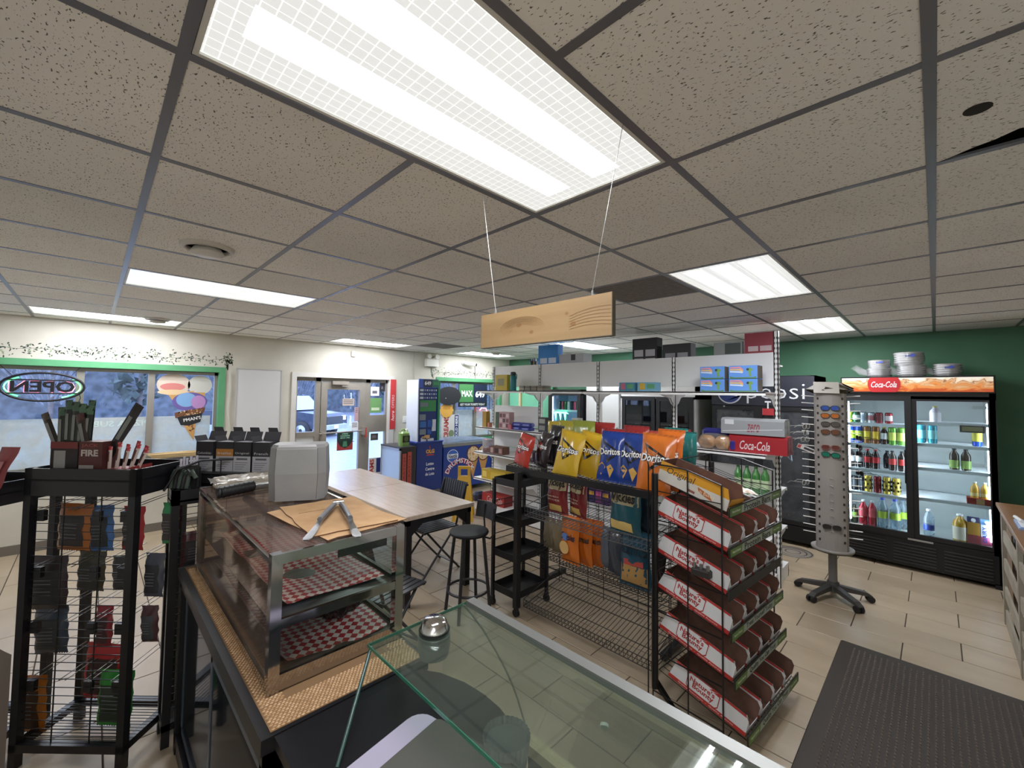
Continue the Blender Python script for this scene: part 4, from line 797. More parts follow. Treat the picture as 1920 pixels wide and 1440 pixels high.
# ---- bar stool
ST = thing('bar_stool', 'black round-seat bar stool with small curved backrest near the glass counter', 'stool', (.90, 2.12, 0), math.radians(-105))
SB = K('#232326', .4)
M().lathe([(0, .635), (.14, .635), (.155, .64), (.162, .652), (.158, .666), (.14, .664), (0, .658)], n=28, cap=False).ob('seat', K('#19191b', .55, 0, .3), ST)
for k in range(4):
    a = PI/4+PI/2*k; c, s_ = math.cos(a), math.sin(a); M().cyl((c*.125, s_*.125, .638), (c*.195, s_*.195, 0), .0135, 8).ob('leg', SB, ST)
M().tube([(.168*math.cos(2*PI*i/28), .168*math.sin(2*PI*i/28), .20) for i in range(28)], .010, 6, closed=True).ob('footrest_ring', SB, ST)
bk = M(); bk.grid(12, 6, lambda u, v: (.15*math.sin((u-.5)*1.7), .155+.03-.12*(1-math.cos((u-.5)*1.7))+.02*v, .79+.125*v)); q = M()
fn = lambda u, v, o: ((.205+o)*math.sin((u-.5)*1.75), .015+(.175+o)*math.cos((u-.5)*1.75)+.02*v, .725+.135*v)
q.grid(12, 2, lambda u, v: fn(u, v, 0)); q.grid(12, 2, lambda u, v: fn(1-u, v, .012))
for v in (0, 1): q.grid(12, 1, lambda u, w, v=v: fn(u if v else 1-u, v, .012*w))
for u in (0, 1): q.grid(1, 2, lambda w, v, u=u: fn(u, v, .012*(w if u == 0 else 1-w)))
bko = q.ob('backrest', SB, ST); M().add([(-.02, .155+.046, .775), (.025, .155+.046, .775), (.025, .165+.046, .815), (-.02, .165+.046, .815)], [(0, 1, 2, 3)]).ob('label_sticker', K('#b9b7a8', .5), bko)
for x in (-.085, .085): M().tube([(x, .08, .63), (x, .15, .60), (x, .185, .63), (x*1.0, .178, .72), (x, .185, .84)], .008, 6).ob('back_support', SB, ST)
# ---- tables
TW = noisy('greyed_oak_laminate', '#b3a08d', '#c8b6a5', 3.2, .28, stretch=(14, 1.2, 1), detail=7, coord='World', lo=.3, hi=.7)
def table(y0, y1, lab):
    t = thing('dining_table', lab, 'table', (.895, (y0+y1)/2, 0), 0, 'wooden tables pushed together'); a, b = .53, 1.26
    MW(t).bev((a, y0, .725), (b, y1, .76), .004).ob('tabletop', TW, t)
    m = MW(t); m.box((a+.02, y0+.02, .675), (a+.06, y1-.02, .725)); m.box((b-.06, y0+.02, .675), (b-.02, y1-.02, .725)); m.box((a+.02, y0+.02, .675), (b-.02, y0+.06, .725)); m.box((a+.02, y1-.06, .675), (b-.02, y1-.02, .725)); m.ob('apron', RB, t)
    for x in (a+.05, b-.05):
        for y in (y0+.05, y1-.05): MW(t).box((x-.027, y-.027, 0), (x+.027, y+.027, .70)).ob('leg', RB, t)
    for x, s_ in ((a+.05, 1), (b-.05, -1)): MW(t).prism([(x, y0+.03, .675), (x+s_*.14, y0+.03, .675), (x, y0+.03, .56)], (0, .03, 0)).ob('gusset', RB, t)
table(2.49, 3.685, 'grey oak table with black steel frame, the nearer of the two joined'); table(3.69, 4.88, 'grey oak table with black steel frame, the farther of the two joined')
# ---- folding slatted chairs
def folding_chair(loc, rz, lab):
    t = thing('folding_chair', lab, 'chair', loc, rz, 'black folding slat chairs'); c = K('#2b2b2e', .35)
    for sx in (-.19, .19):
        M().tube([(sx, .22, 0), (sx, .0, .25), (sx, -.17, .44), (sx*.98, -.22, .62), (sx*.98, -.29, .84)], .011, 6).ob('rear_frame', c, t)
        M().tube([(sx*.88, -.24, 0), (sx*.88, -.05, .20), (sx*.88, .16, .43)], .011, 6).ob('front_frame', c, t)
    m = M(); m.wire((-.19, .19, .04), (.19, .19, .04), .009, n=6); m.wire((-.17, -.21, .04), (.17, -.21, .04), .009, n=6); m.ob('stretcher', c, t)
    st = M().box((-.2, -.19, .428), (.2, -.17, .44)).box((-.2, .19, .428), (.2, .21, .44)).ob('seat_rail', c, t)
    for k in range(9): x = -.19+.0475*k; M().box((x-.018, -.19, .44), (x+.018, .21, .452)).ob('seat_slat', c, st)
    br = M().box((-.2, -.262, .56), (.2, -.25, .58)).box((-.2, -.32, .82), (.2, -.308, .84)).ob('back_rail', c, t)
    for k in range(11): x = -.19+.038*k; M().prism([(x-.015, -.235, .54), (x+.015, -.235, .54), (x+.015, -.305, .86), (x-.015, -.305, .86)], (0, .008, .002)).ob('back_slat', c, br)
folding_chair((1.17, 3.06, 0), math.radians(90), 'black folding slat chair on the right side of the nearer table')
folding_chair((.14, 2.12, 0), math.radians(-75), 'black folding slat chair at the near end of the table behind the warmer')
folding_chair((.24, 3.5, 0), math.radians(-90), 'black folding slat chair on the left side of the table')
folding_chair((1.35, 4.35, 0), math.radians(92), 'black folding slat chair on the right side of the farther table') if False else None
# ================================================================ service counter, warmer, glass case, displays
CK = K('#17171a', .35); REFL = glassm('counter_door_glass', '#5d6874', .10, .15, '#6b7480', .05)
CO = thing('service_counter', 'black service counter under the food warmer with sliding glass back doors', 'counter', (-.75, 1.2, 0))
m = MW(CO); m.box((-1.0, .62, .86), (-.50, 2.08, .90)); m.ob('countertop', CK, CO)
m = MW(CO); m.box((-.985, .62, .05), (-.95, .66, .86)); m.box((-.985, 2.06, .0), (-.95, 2.10, .86)); m.box((-.985, .62, .80), (-.95, 2.1, .86)); m.box((-.985, .62, .05), (-.95, 2.1, .10)); m.box((-.56, .62, 0), (-.52, 2.1, .86)); m.box((-.98, .62, .0), (-.52, .65, .86)); m.box((-.98, 2.07, 0), (-.52, 2.1, .86)); m.box((-.98, .62, .0), (-.52, 2.1, .06)); m.ob('carcass', CK, CO)
for (a, b, x) in ((.68, 1.36, -.972), (1.30, 2.05, -.96)):
    m = MW(CO); m.box((x-.006, a, .11), (x+.006, a+.03, .79)); m.box((x-.006, b-.03, .11), (x+.006, b, .79)); m.box((x-.006, a, .76), (x+.006, b, .79)); m.box((x-.006, a, .11), (x+.006, b, .14)); d = m.ob('sliding_door', K('#5a6675', .35, .5), CO); MW(CO).box((x-.003, a+.03, .14), (x+.002, b-.03, .76)).ob('pane', REFL, d)
for z in (.36, .6): MW(CO).box((-.94, .66, z), (-.57, 2.06, z+.012)).ob('inner_shelf', K('#8d9298', .4, .3), CO)
# woven mat
MATM = noisy('woven_mat', '#a8845c', '#c9a781', 60, .8)
mt = thing('woven_mat', 'tan knobbly woven non-slip mat under the food warmer', 'mat', (-.74, 1.4, .9)); MW(mt).box((-.975, .633, .9005), (-.515, 2.05, .9025)).ob('backing', K('#7d5f40', .9), mt)
m = MW(mt); R = random.Random(2)
def knob(x, y): m.add([(x-.0062, y, .9022), (x, y-.0045, .9022), (x+.0062, y, .9022), (x, y+.0045, .9022), (x, y, .9065)], [(0, 1, 4), (1, 2, 4), (2, 3, 4), (3, 0, 4)])
for i in range(36):
    for j in range(12): knob(-.967+.0125*i+(.006 if j % 2 else 0), .640+.0085*j)
for i in range(5):
    for j in range(150): knob(-.967+.0125*i+(.006 if j % 2 else 0), .745+.0085*j)
for i in range(5):
    for j in range(60): knob(-.572+.0125*i+(.006 if j % 2 else 0), .745+.0085*j)
stuff(m.ob('woven_knob', MATM, mt))
# food warmer
WM = thing('food_warmer', 'chrome-framed glass food display warmer lined with red checkered paper', 'food warmer', (-.72, 1.45, .9066))
wx0, wx1, wy0, wy1, wz0, wz1 = -.945, -.512, .775, 1.98, .908, 1.305
SST = noisy('brushed_steel', '#8f8f8d', '#a9a9a6', 8, .28, stretch=(1, 12, 12), metal=.9); CHD = K('#bdbdbd', .10, 1.0)
p_ = .028
for (x, y) in ((wx0, wy0), (wx1-p_, wy0), (wx0, wy1-p_), (wx1-p_, wy1-p_)): MW(WM).box((x-.0015, y-.0015, wz0), (x+p_+.0015, y+p_+.0015, wz1+.001)).ob('post', CHD, WM)
for z, h in ((wz0, .045), (1.085, .028), (wz1-.03, .03)):
    m = MW(WM); m.box((wx0, wy0, z), (wx1, wy0+.012, z+h)); m.box((wx0, wy1-.012, z), (wx1, wy1, z+h)); (m.box((wx0, wy0, z), (wx0+.012, wy1, z+h*.5)) if z != 1.085 else None); m.box((wx1-.012, wy0, z), (wx1, wy1, z+h)); m.ob('rail', CHD, WM)
m = MW(WM); m.box((wx0+.012, wy0+.012, wz0+.02), (wx1-.012, wy1-.012, wz0+.03)); m.ob('lower_deck', SST, WM); MW(WM).box((wx0+.012, wy0+.012, 1.092), (wx1-.012, wy1-.012, 1.098)).ob('middle_shelf', SST, WM)
MW(WM).box((wx0+.012, wy0+.012, wz1-.008), (wx1-.012, wy1-.012, wz1-.002)).ob('top_glass', ACRY, WM)
for z0, z1 in ((wz0+.045, 1.085), (1.113, wz1-.03)):
    MW(WM).box((wx0+p_, wy0+.004, z0), (wx1-p_, wy0+.008, z1)).ob('front_pane', CLEAR, WM); MW(WM).box((wx1-.008, wy0+p_, z0), (wx1-.004, wy1-p_, z1)).ob('side_pane', CLEAR, WM)
    MW(WM).box((wx0+p_, wy1-.008, z0), (wx1-p_, wy1-.004, z1)).ob('rear_pane', ACRY, WM)
MW(WM).box((wx0+.004, wy0+p_, wz0+.022), (wx0+.008, wy1-p_, wz1-.028)).ob('side_pane', ACRY, WM)
MW(WM).box((wx0+.2, wy0+.013, wz1-.06), (wx1-.06, wy0+.02, wz1-.035)).ob('dark_strip', K('#1d1c1c', .4), WM)
MW(WM).cyl((wx0+.19, 1.35, wz1-.07), (wx0+.19, 1.9, wz1-.07), .02, 10).ob('heat_lamp', K('#6b5a52', .3, .5), WM)
def checker():
    m, n, l, p = newmat('checkered_wax_paper'); tc = n.new('ShaderNodeTexCoord'); ck = n.new('ShaderNodeTexChecker'); ck.inputs['Scale'].default_value = 1/.021
    mp = n.new('ShaderNodeMapping'); mp.inputs['Rotation'].default_value = (0, 0, .78); l.new(tc.outputs['UV'] if False else tc.outputs['Object'], mp.inputs[0])
    ck.inputs['Color1'].default_value = lin('#c23c42'); ck.inputs['Color2'].default_value = lin('#f2dcd7'); cb = n.new('ShaderNodeCombineXYZ'); sx = n.new('ShaderNodeSeparateXYZ'); l.new(mp.outputs[0], sx.inputs[0]); l.new(sx.outputs[0], cb.inputs[0]); l.new(sx.outputs[1], cb.inputs[1]); cb.inputs[2].default_value = .003
    l.new(cb.outputs[0], ck.inputs[0]); l.new(ck.outputs[0], p.inputs['Base Color']); p.inputs['Roughness'].default_value = .45; return m
CHK = checker()
def paper(z, lab, seed, x0, x1, y0, y1):
    R = random.Random(seed); f = [R.uniform(-1, 1) for _ in range(6)]
    t = M(); t.grid(16, 26, lambda u, v: (x0+(x1-x0)*u, y0+(y1-y0)*v+.012*math.sin(u*5+f[0]), z+.004+.004*math.sin(u*7+v*5+f[1])+.004*math.sin(v*17+f[2])+(.035*max(0, (u-.9)*10)**2 if f[3] > 0 else .03*max(0, (.1-u)*10)**2)))
    return tag(t.ob('checkered_paper', CHK), lab, 'paper', 'checkered papers in the warmer')
paper(1.100, 'red and white checkered paper lining the middle shelf of the warmer', 1, wx0+.05, wx1-.03, wy0+.09, wy1-.15)
paper(wz0+.032, 'red and white checkered paper on the lower deck of the warmer', 2, wx0+.05, wx1-.03, wy0+.05, wy1-.15)
R = random.Random(8); bg_ = M()
def lump(u, v, c, r): 
    a, b = u*2*PI, (v-.5)*PI; k = 1+.10*math.sin(5*a+3*b)+.07*math.sin(9*a-5*b+1)+.05*math.sin(17*a+11*b); return (c[0]+r[0]*k*math.cos(a)*math.cos(b), c[1]+r[1]*k*math.sin(a)*math.cos(b), c[2]+r[2]*k*math.sin(b))
bg_.grid(40, 20, lambda u, v: lump(u, v, (0, 0, .062), (.085, .075, .06))); bg_.grid(24, 12, lambda u, v: lump(u, v, (.03, .05, .115), (.028, .026, .024)))
tag(bg_.ob('black_bag', K('#2a1c1f', .12), None, (-.655, 1.0, wz0+.044)), 'knotted shiny black plastic bag on the lower deck of the warmer', 'bag')
# things on the warmer
NP = thing('napkin_dispenser', 'grey metal napkin dispenser with chamfered sides standing on the warmer', 'dispenser', (-.655, 1.44, 1.306), math.radians(-29))
m = M(); oct_ = [(-.115, -.045), (-.085, -.075), (.085, -.075), (.115, -.045), (.115, .06), (.1, .075), (-.1, .075), (-.115, .06)]
GM = noisy('dull_grey_metal', '#8b8b8a', '#979795', 5, .42, metal=.35)
bot = [(x*.97, y*.97, .004) for x, y in oct_]; mid = [(x*1.02, y*1.02, .12) for x, y in oct_]; top = [(x*.97, y*.97, .232) for x, y in oct_]; t2 = [(x*.9, y*.86, .246) for x, y in oct_]
m.add(bot+mid+top+t2, [tuple(range(7, -1, -1))]+[(i+k, (i+1) % 8+k, (i+1) % 8+8+k, i+8+k) for k in (0, 8, 16) for i in range(8)]+[tuple(range(24, 32))]); m.ob('body', GM, NP)
m = M()
for x in (-.0855, .0835): m.add([(x*.97, -.0735, .01), (x*.97+.002, -.0735, .01), (x*1.02+.002, -.0772, .12), (x*1.02, -.0772, .12), (x*.97, -.0735, .232), (x*.97+.002, -.0735, .232)], [(0, 1, 2, 3), (3, 2, 5, 4)])
m.ob('seam', K('#4d4d4e', .5), NP); M().add([(-.08, -.0735, .228), (.08, -.0735, .228), (.074, -.066, .2462), (-.074, -.066, .2462)], [(0, 1, 2, 3)]).ob('front_edge', K('#c9c9c8', .3, .4), NP)
CB = noisy('kraft_cardboard', '#b08a60', '#c09a70', 12, .8); CBD = K('#6a4a33', .9)
def board(x, y, z, w, d, rz, lab, notch):
    t = thing('cardboard_sheet', lab, 'cardboard', (x, y, z), rz, 'cardboard sheets on the warmer'); R = random.Random(int(x*1000)); P = []
    for (ax, ay, bx, by) in ((-w, -d, w, -d), (w, -d, w, d), (w, d, -w, d), (-w, d, -w, -d)):
        for k in range(7): f = k/7; P.append((ax+(bx-ax)*f+R.uniform(-.004, .004), ay+(by-ay)*f+R.uniform(-.005, .005), 0))
    M().prism(P, (0, 0, .0035), 0, 1).ob('sheet', [CB, CBD], t)
    if notch: M().box((-w*.75, d*.35, .0036), (-w*.1, d*.36, .0042)).ob('slit', CBD, t)
board(-.655, 1.045, 1.3065, .155, .24, math.radians(6), 'lower torn kraft cardboard sheet on top of the warmer', False); board(-.645, 1.06, 1.311, .15, .225, math.radians(-4), 'upper kraft cardboard sheet lying on the warmer under the tongs', True)
TG = thing('tongs', 'open grey steel tongs lying in a V on the cardboard', 'tongs', (-.61, 1.12, 1.318))
def arm(p, q, nm):
    p, q = Vector(p), Vector(q); d = (q-p).normalized(); s_ = Vector((-d.y, d.x, 0)); pts = lambda a, w, z: [p+(q-p)*a-s_*w+Vector((0, 0, z)), p+(q-p)*a+s_*w+Vector((0, 0, z))]
    m = MW(TG); rows = [(0, .006, .012), (.1, .009, .016), (.6, .010, .018), (.66, .008, .012), (.80, .012, .004), (.95, .014, .002), (1, .008, .002)]
    V = []
    for a, w_, z in rows: V += [tuple(v) for v in pts(a, w_, z)]
    V += [(x, y, z+.0025) for x, y, z in V]; n = len(rows)
    F = [(2*i, 2*i+1, 2*i+3, 2*i+2) for i in range(n-1)]+[(2*n+2*i, 2*n+2*i+2, 2*n+2*i+3, 2*n+2*i+1) for i in range(n-1)]+[(2*i, 2*i+2, 2*n+2*i+2, 2*n+2*i) for i in range(n-1)]+[(2*i+1, 2*n+2*i+1, 2*n+2*i+3, 2*i+3) for i in range(n-1)]
    m.add(V, F); m.ob('arm', STEEL, TG)
    mid_ = p+(q-p)*.33; MW(TG).box(mid_-Vector((.0, .0, 0)), mid_+Vector((.001, .001, .001))) if False else None
    g = MW(TG); a0, a1 = p+(q-p)*.10, p+(q-p)*.62; g.tube([tuple(a0+Vector((0, 0, .021))), tuple((a0+a1)/2+Vector((0, 0, .025))), tuple(a1+Vector((0, 0, .023)))], .0095, 6); g.ob('grip', K('#6d6e72', .4, .3), TG)
arm((-.609, 1.135, 1.318), (-.845, .80, 1.318), 'l'); arm((-.600, 1.13, 1.318), (-.712, .72, 1.318), 'r'); MW(TG).cyl((-.625, 1.14, 1.335), (-.585, 1.13, 1.335), .009, 10).ob('hinge', CHR, TG)
t = thing('foam_tray_stack', 'plastic-wrapped stack of off-white trays at the far end of the warmer top', 'trays', (-.76, 1.90, 1.306), .0)
for k in range(4): M().bev((-.13, -.075, .011*k), (.13, .075, .011*k+.010), .004).ob('tray', K('#cbc4b6', .6), t)
M().grid(14, 8, lambda u, v: ((u-.5)*.30, (v-.5)*.19, .048+.006*math.sin(u*23+v*9)+.004*math.sin(v*21)-.03*max(abs(u-.5), abs(v-.5))**4*8)).ob('wrap', glassm('cloudy_wrap', '#f3f0ea', .10, .35, '#e6e0d5', .15), t)
g = thing('tongs', 'second tongs with black scalloped grips lying by the tray stack', 'tongs', (-.79, 1.72, 1.306))
m = MW(g); P = [(-.915+.021*i, 1.685+.0085*i+.0, 1.326) for i in range(8)]
m.tube(P, .026, 8); [m.lathe([(.02, -.008), (.029, 0), (.02, .008)], p, 10, axis='x') for p in P]; m.ob('grip', BLKM, g); m = MW(g); m.box((-.78, 1.735, 1.318), (-.60, 1.765, 1.330)); m.ob('arm', STEEL, g)
# glass deli case in front
GC = thing('glass_case', 'curved-glass counter display case with chrome top edge in the foreground', 'display case', (-.35, 0, 0))
gy0, gy1 = -1.9, .585
m = MW(GC); m.box((-.735, gy0, 1.042), (-.345, gy1, 1.050)); GLG = glassm('case_top_glass', '#edf5f0', .022, .04, '#c5cec6'); m.ob('top_glass', GLG, GC)
GEDGE = K('#2f6e58', .15, 0, .6, .5)
m = MW(GC); m.box((-.737, gy0, 1.0415), (-.735, gy1+.002, 1.0505)); m.box((-.737, gy1, 1.0415), (-.345, gy1+.002, 1.0505)); m.ob('green_glass_edge', GEDGE, GC)
arc = [(-.384, 1.046), (-.345, 1.0), (-.289, .925), (-.225, .825), (-.177, .743), (-.133, .66), (-.101, .587), (-.06, .48), (-.036, .40)]
m = MW(GC)
for (a, b) in zip(arc, arc[1:]): m.add([(a[0], gy0, a[1]), (b[0], gy0, b[1]), (b[0], gy1, b[1]), (a[0], gy1, a[1])], [(0, 1, 2, 3)], 0, True)
m.ob('curved_glass', glassm('curved_glass', '#eaefea', .03, .07, '#b9bfb9'), GC)
m = MW(GC); m.poly([(-.724, gy1-.004, 1.042)]+[(x, gy1-.004, z) for x, z in arc]+[(-.47, gy1-.004, .40), (-.47, gy1-.004, .9), (-.775, gy1-.004, .9)]); m.ob('end_pane', CLEAR, GC)
MW(GC).tube([(x, gy1, z) for x, z in arc], .004, 5).ob('end_trim', K('#8f938c', .3, .4), GC)
MW(GC).cyl((-.727, gy1-.002, 1.04), (-.893, .413, .90), .005, 6).ob('rear_glass_edge', K('#37524a', .2), GC)
m = MW(GC); m.box((-.37, gy0, 1.036), (-.335, gy1, 1.056)); m.ob('chrome_edge', K('#8f908c', .45, .7), GC)
m = MW(GC); m.box((-.06, gy0, .36), (-.01, gy1, .402)); m.ob('sill', K('#b9ad8a', .4, .3), GC); m = MW(GC); m.box((-.5, gy0, 0), (-.015, gy1, .06)); m.box((-.035, gy0, .06), (-.015, gy1, .36)); m.ob('base', CK, GC)
dk = [(-.97, .618), (-.575, .618), (-.516, .528), (-.488, .44), (-.479, .36), (-.482, .29), (-.497, .22), (-.53, .165), (-.583, .114), (-.66, .07), (-.97, .06)]
MW(GC).prism([(x, y, .87) for x, y in dk][::-1], (0, 0, .028)).ob('rounded_deck', CK, GC); MW(GC).box((-.95, .10, 0), (-.62, .60, .87)).ob('pedestal', CK, GC)
MW(GC).cyl((-.19, .13, .775), (-.183, .134, .779), .013, 14).ob('grommet', K('#d8dcd4', .4), GC)
t = thing('chrome_cap', 'round chrome bell-like cap standing on the glass case top corner', 'bell', (-.552, .515, 1.0508)); M().lathe([(.046, 0), (.046, .006), (.044, .010), (.038, .026), (.030, .034), (.0, .037)], n=26, cap=False).ob('dome', CHR, t); M().lathe([(0, .0), (.048, .0), (.048, .004)], n=26, cap=False).ob('base', K('#3a3b3a', .4), t)
M().lathe([(.05, -.010), (.05, -.05), (.045, -.075)], n=22).ob('reflection_below', K('#6e736c', .4), t)  # solid grey drum imitates the cap's dark reflection under the glass
t = thing('plastic_tray', 'pale lilac plastic machine lid with rounded corners on the black deck under the glass case', 'tray', (-.79, .215, .899), math.radians(10))
m = M()
def rrect(w, d, r, z, n=5): return [(sx*(w-r)+r*math.cos(a0+PI/2*i/n), sy*(d-r)+r*math.sin(a0+PI/2*i/n), z) for sx, sy, a0 in ((1, 1, 0), (-1, 1, PI/2), (-1, -1, PI), (1, -1, 1.5*PI)) for i in range(n+1)]
a, b, c = rrect(.155, .17, .05, .0), rrect(.155, .17, .05, .024), rrect(.148, .163, .045, .032); n = len(a)
m.add(a+b+c, [(i, (i+1) % n, n+(i+1) % n, n+i) for i in range(n)]+[(n+i, n+(i+1) % n, 2*n+(i+1) % n, 2*n+i) for i in range(n)]+[tuple(range(2*n, 3*n))]); m.ob('shell', K('#a9a2b5', .35), t)
M().bev((-.09, -.165, .0325), (.148, .095, .05), .01).ob('dark_panel', K('#4c4b45', .6), t)
t = thing('ribbed_cup', 'grey ribbed cup sleeve standing beside the lilac lid in the case', 'cup', (-.60, .14, .899)); m = M(); n = 60
pr = [(.045, 0), (.055, .075)]; vs = [((r+(.003 if i % 2 else 0))*math.cos(2*PI*i/n), (r+(.003 if i % 2 else 0))*math.sin(2*PI*i/n), z) for r, z in pr for i in range(n)]
m.add(vs, [(i, (i+1) % n, n+(i+1) % n, n+i) for i in range(n)]); m.ob('sleeve', K('#777a7d', .5), t); M().lathe([(0, .05), (.05, .06)], n=24, cap=False).ob('inside', K('#3a3b3d', .6), t)
# black appliance with tall cartons behind the warmer
AP = thing('carton_tray', 'shallow black tray behind the warmer holding the four dark cartons', 'tray', (-.70, 2.185, 1.275), -.82); M().bev((-.27, -.085, 0), (.27, .085, .05), .006).ob('tray', BLKM, AP); M().bev((-.275, -.09, .05), (.275, .09, .057), .003).ob('rim', K('#3a3b3c', .4, .4), AP)
def flapbox(x, y, w, c, word, lab, rz):
    t = thing('tall_carton', lab, 'carton', (x, y, 1.333), rz, 'dark cartons behind the warmer'); d = w*.9; h = .165
    M().box((-w/2, -d/2, 0), (w/2, d/2, h)).ob('box', K('#26262a', .5), t); M().box((-w/2, -d/2-.001, 0), (w/2, -d/2, h*.52)).ob('pale_panel', K('#a9a9ad', .6), t)
    if c: M().box((-w/2, -d/2-.0012, h*.52), (w/2, -d/2, h*.76)).ob('band', K(c, .6), t)
    txt(t, word, w*.8, .013, (0, -d/2-.002, h*.62), EX, EZ, K('#c9c9c9')); m = M()
    m.box((-w*.32, -d/2-.0012, h*.40), (w*.32, -d/2-.0011, h*.46))
    for k in range(4): m.box((-w*.4, -d/2-.0012, h*(.30-.07*k)), (w*.35-.01*k, -d/2-.0011, h*(.315-.07*k)))
    m.ob('print_line', K('#55555a', .6), t)
    m = M(); m.add([(-w/2, d/2, h), (w/2, d/2, h), (w/2*.98, d/2+.02, h+.05), (-w/2*.98, d/2+.02, h+.05)], [(0, 1, 2, 3)]); m.add([(-w*.3, d/2+.0205, h+.05), (w*.3, d/2+.0205, h+.05), (w*.28, d/2+.01, h+.075), (-w*.28, d/2+.01, h+.075)], [(0, 1, 2, 3)])
    m.add([(-w/2, -d/2, h), (-w/2, d/2, h), (-w/2-.015, d/2, h+.03), (-w/2-.015, -d/2, h+.03)], [(0, 1, 2, 3)]); m.ob('flap', K('#4a4a4f', .6), t)
flapbox(-.845, 2.33, .098, None, 'Colombian', 'leftmost tall black carton with grey lower panel behind the warmer', -.82); flapbox(-.765, 2.248, .098, '#a8702e', 'Breakfast', 'tall black carton with an orange-brown band behind the warmer', -.82); flapbox(-.697, 2.172, .098, None, 'Original', 'third tall black carton, right of the orange-banded one', -.82); flapbox(-.623, 2.09, .098, None, 'French', 'rightmost tall black carton partly hidden by the napkin dispenser', -.82)
t = thing('utensil_bin', 'dark bin of wrapped utensils left of the tall cartons', 'bin', (-.955, 2.245, 1.272)); M().bev((-.05, -.05, 0), (.05, .05, .11), .012).ob('bin', BLKM, t)
for k in range(6): M().box((-.04+.014*k, -.03+.01*(k % 3), .06), (-.03+.014*k, -.026+.01*(k % 3), .15+.01*(k % 2))).ob('wrapped_fork', K('#b5b0b8', .4), t)
# basket on the big window sill
t = thing('wicker_basket', 'long shallow light wicker basket on the sill under the ice cream sticker', 'basket', (-.50, 6.27, .93)); m = M()
for k in range(5): z = .012*k; s_ = 1+.05*k; m.tube([(-.27*s_, -.06*s_, z), (.27*s_, -.06*s_, z), (.27*s_, .06*s_, z), (-.27*s_, .06*s_, z)], .007, 5, closed=True)
m.ob('rim', K('#d3b888', .7), t); m = M()
for i in range(28): x = -.27+.54*i/27; m.wire((x, -.061, 0), (x*1.2, -.073, .05), .004)
m.box((-.27, -.06, -.004), (.27, .06, .002)); m.ob('weave', K('#bfa272', .8), t)
t = thing('sill_box', 'dark box with white papers under the wicker basket on the sill', 'box', (-.40, 6.24, .825)); M().box((-.28, -.08, 0), (.28, .08, .04)).ob('box', K('#2b2b30', .6), t); M().box((-.26, -.09, .04), (.28, .07, .052)).ob('paper', K('#d9dbe2', .7), t); M().box((-.3, -.05, .053), (.2, .06, .1)).ob('tray', K('#3a3a3d', .6), t)
# neon sign and stickers in the big window
NE = thing('open_sign', 'oval neon sign seen from behind hanging in the big left window', 'sign', (-1.72, 6.34, 1.795)); NB_ = K('#121217', .4)
m = M(); ov = lambda a, b, y, n=36: [(a*math.cos(2*PI*i/n), y, b*math.sin(2*PI*i/n)) for i in range(n)]; m.tube(ov(.315, .155, 0), .013, 6, closed=True); m.tube([(-.29, 0, .075), (.29, 0, .075)], .008, 5); m.tube([(-.29, 0, -.07), (.29, 0, -.07)], .008, 5); m.ob('frame', NB_, NE)
m = M(); mtxt(m, 'OPEN', .48, .125, (0, 0, .003), NX, EZ, bold=.03); q = M(); q.add([(x, -.006, z) for x, y, z in m.v], m.f); q.add([(x, .006, z) for x, y, z in m.v], [f[::-1] for f in m.f]); q.ob('back_letters', NB_, NE)
m = M(); mtxt(m, 'OPEN', .50, .14, (-.006, .015, -.003), NX, EZ, bold=-.02); m.ob('neon_tube', emit('pink_neon', '#ff6f8f', 1.0), NE)
M().tube(ov(.285, .135, .02)[-6:]+ov(.285, .135, .02)[:5], .007, 5).ob('neon_tube', emit('green_neon', '#38ff6a', 1.6), NE); M().tube(ov(.285, .135, .02)[13:24], .007, 5).ob('neon_tube', bpy.data.materials['green_neon'], NE)
m = M(); m.wire((-.22, 0, .11), (-.33, .03, .24), .003); m.wire((.2, 0, .12), (.28, .03, .24), .003); m.tube([(.27, 0, -.05), (.29, 0, -.12), (.27, .01, -.2), (.29, .01, -.3)], .004, 5); m.ob('cord', NB_, NE)
IC = thing('ice_cream_sticker', 'big triple-scoop ice cream cone sticker on the right pane of the left window', 'sticker', (-.46, 6.462, 1.55))
m = M(); y = lambda k: -.0006*k
m.poly([(x, y(1), z) for x, _, z in disc((-.12, 0, .30), .175, .145, EX, EZ, 22)], 0); m.poly([(x, y(1), z) for x, _, z in disc((.16, 0, .30), .135, .13, EX, EZ, 22)], 1); m.poly([(-.02-.17, y(2), .19), (.10, y(2), .22), (.02, y(2), -.03), (-.08, y(2), .02)], 5); m.poly([(.22, y(2), .2), (.08, y(2), .2), (.14, y(2), .0), (.22, y(2), -.02)], 5)
m.poly([(x, y(3), z) for x, _, z in disc((.06, 0, .075), .19, .125, EX, EZ, 24)], 2); m.poly([(x, y(3.5), z) for x, _, z in disc((.02, 0, .10), .11, .095, EX, EZ, 20)], 3); m.poly([(x, y(3.6), z) for x, _, z in disc((.15, 0, .07), .08, .09, EX, EZ, 20)], 8)
m.poly([(x, y(2), z) for x, _, z in disc((-.13, 0, .27), .13, .05, EX, EZ, 18)], 4); m.poly([(x, y(2.5), z) for x, _, z in disc((-.12, 0, .20), .165, .035, EX, EZ, 18)], 9)
m.poly([(-.10, y(4), -.07), (.23, y(4), .0), (.22, y(4), -.06), (.18, y(4), -.12), (-.09, y(4), -.14)], 6); m.poly([(-.07, y(5), -.13), (.20, y(5), -.08), (.18, y(5), -.20), (.06, y(5), -.245), (-.03, y(5), -.235)], 7); m.poly([(.0, y(3), -.235), (.13, y(3), -.215), (.115, y(3), -.45)], 5)
R = random.Random(4)
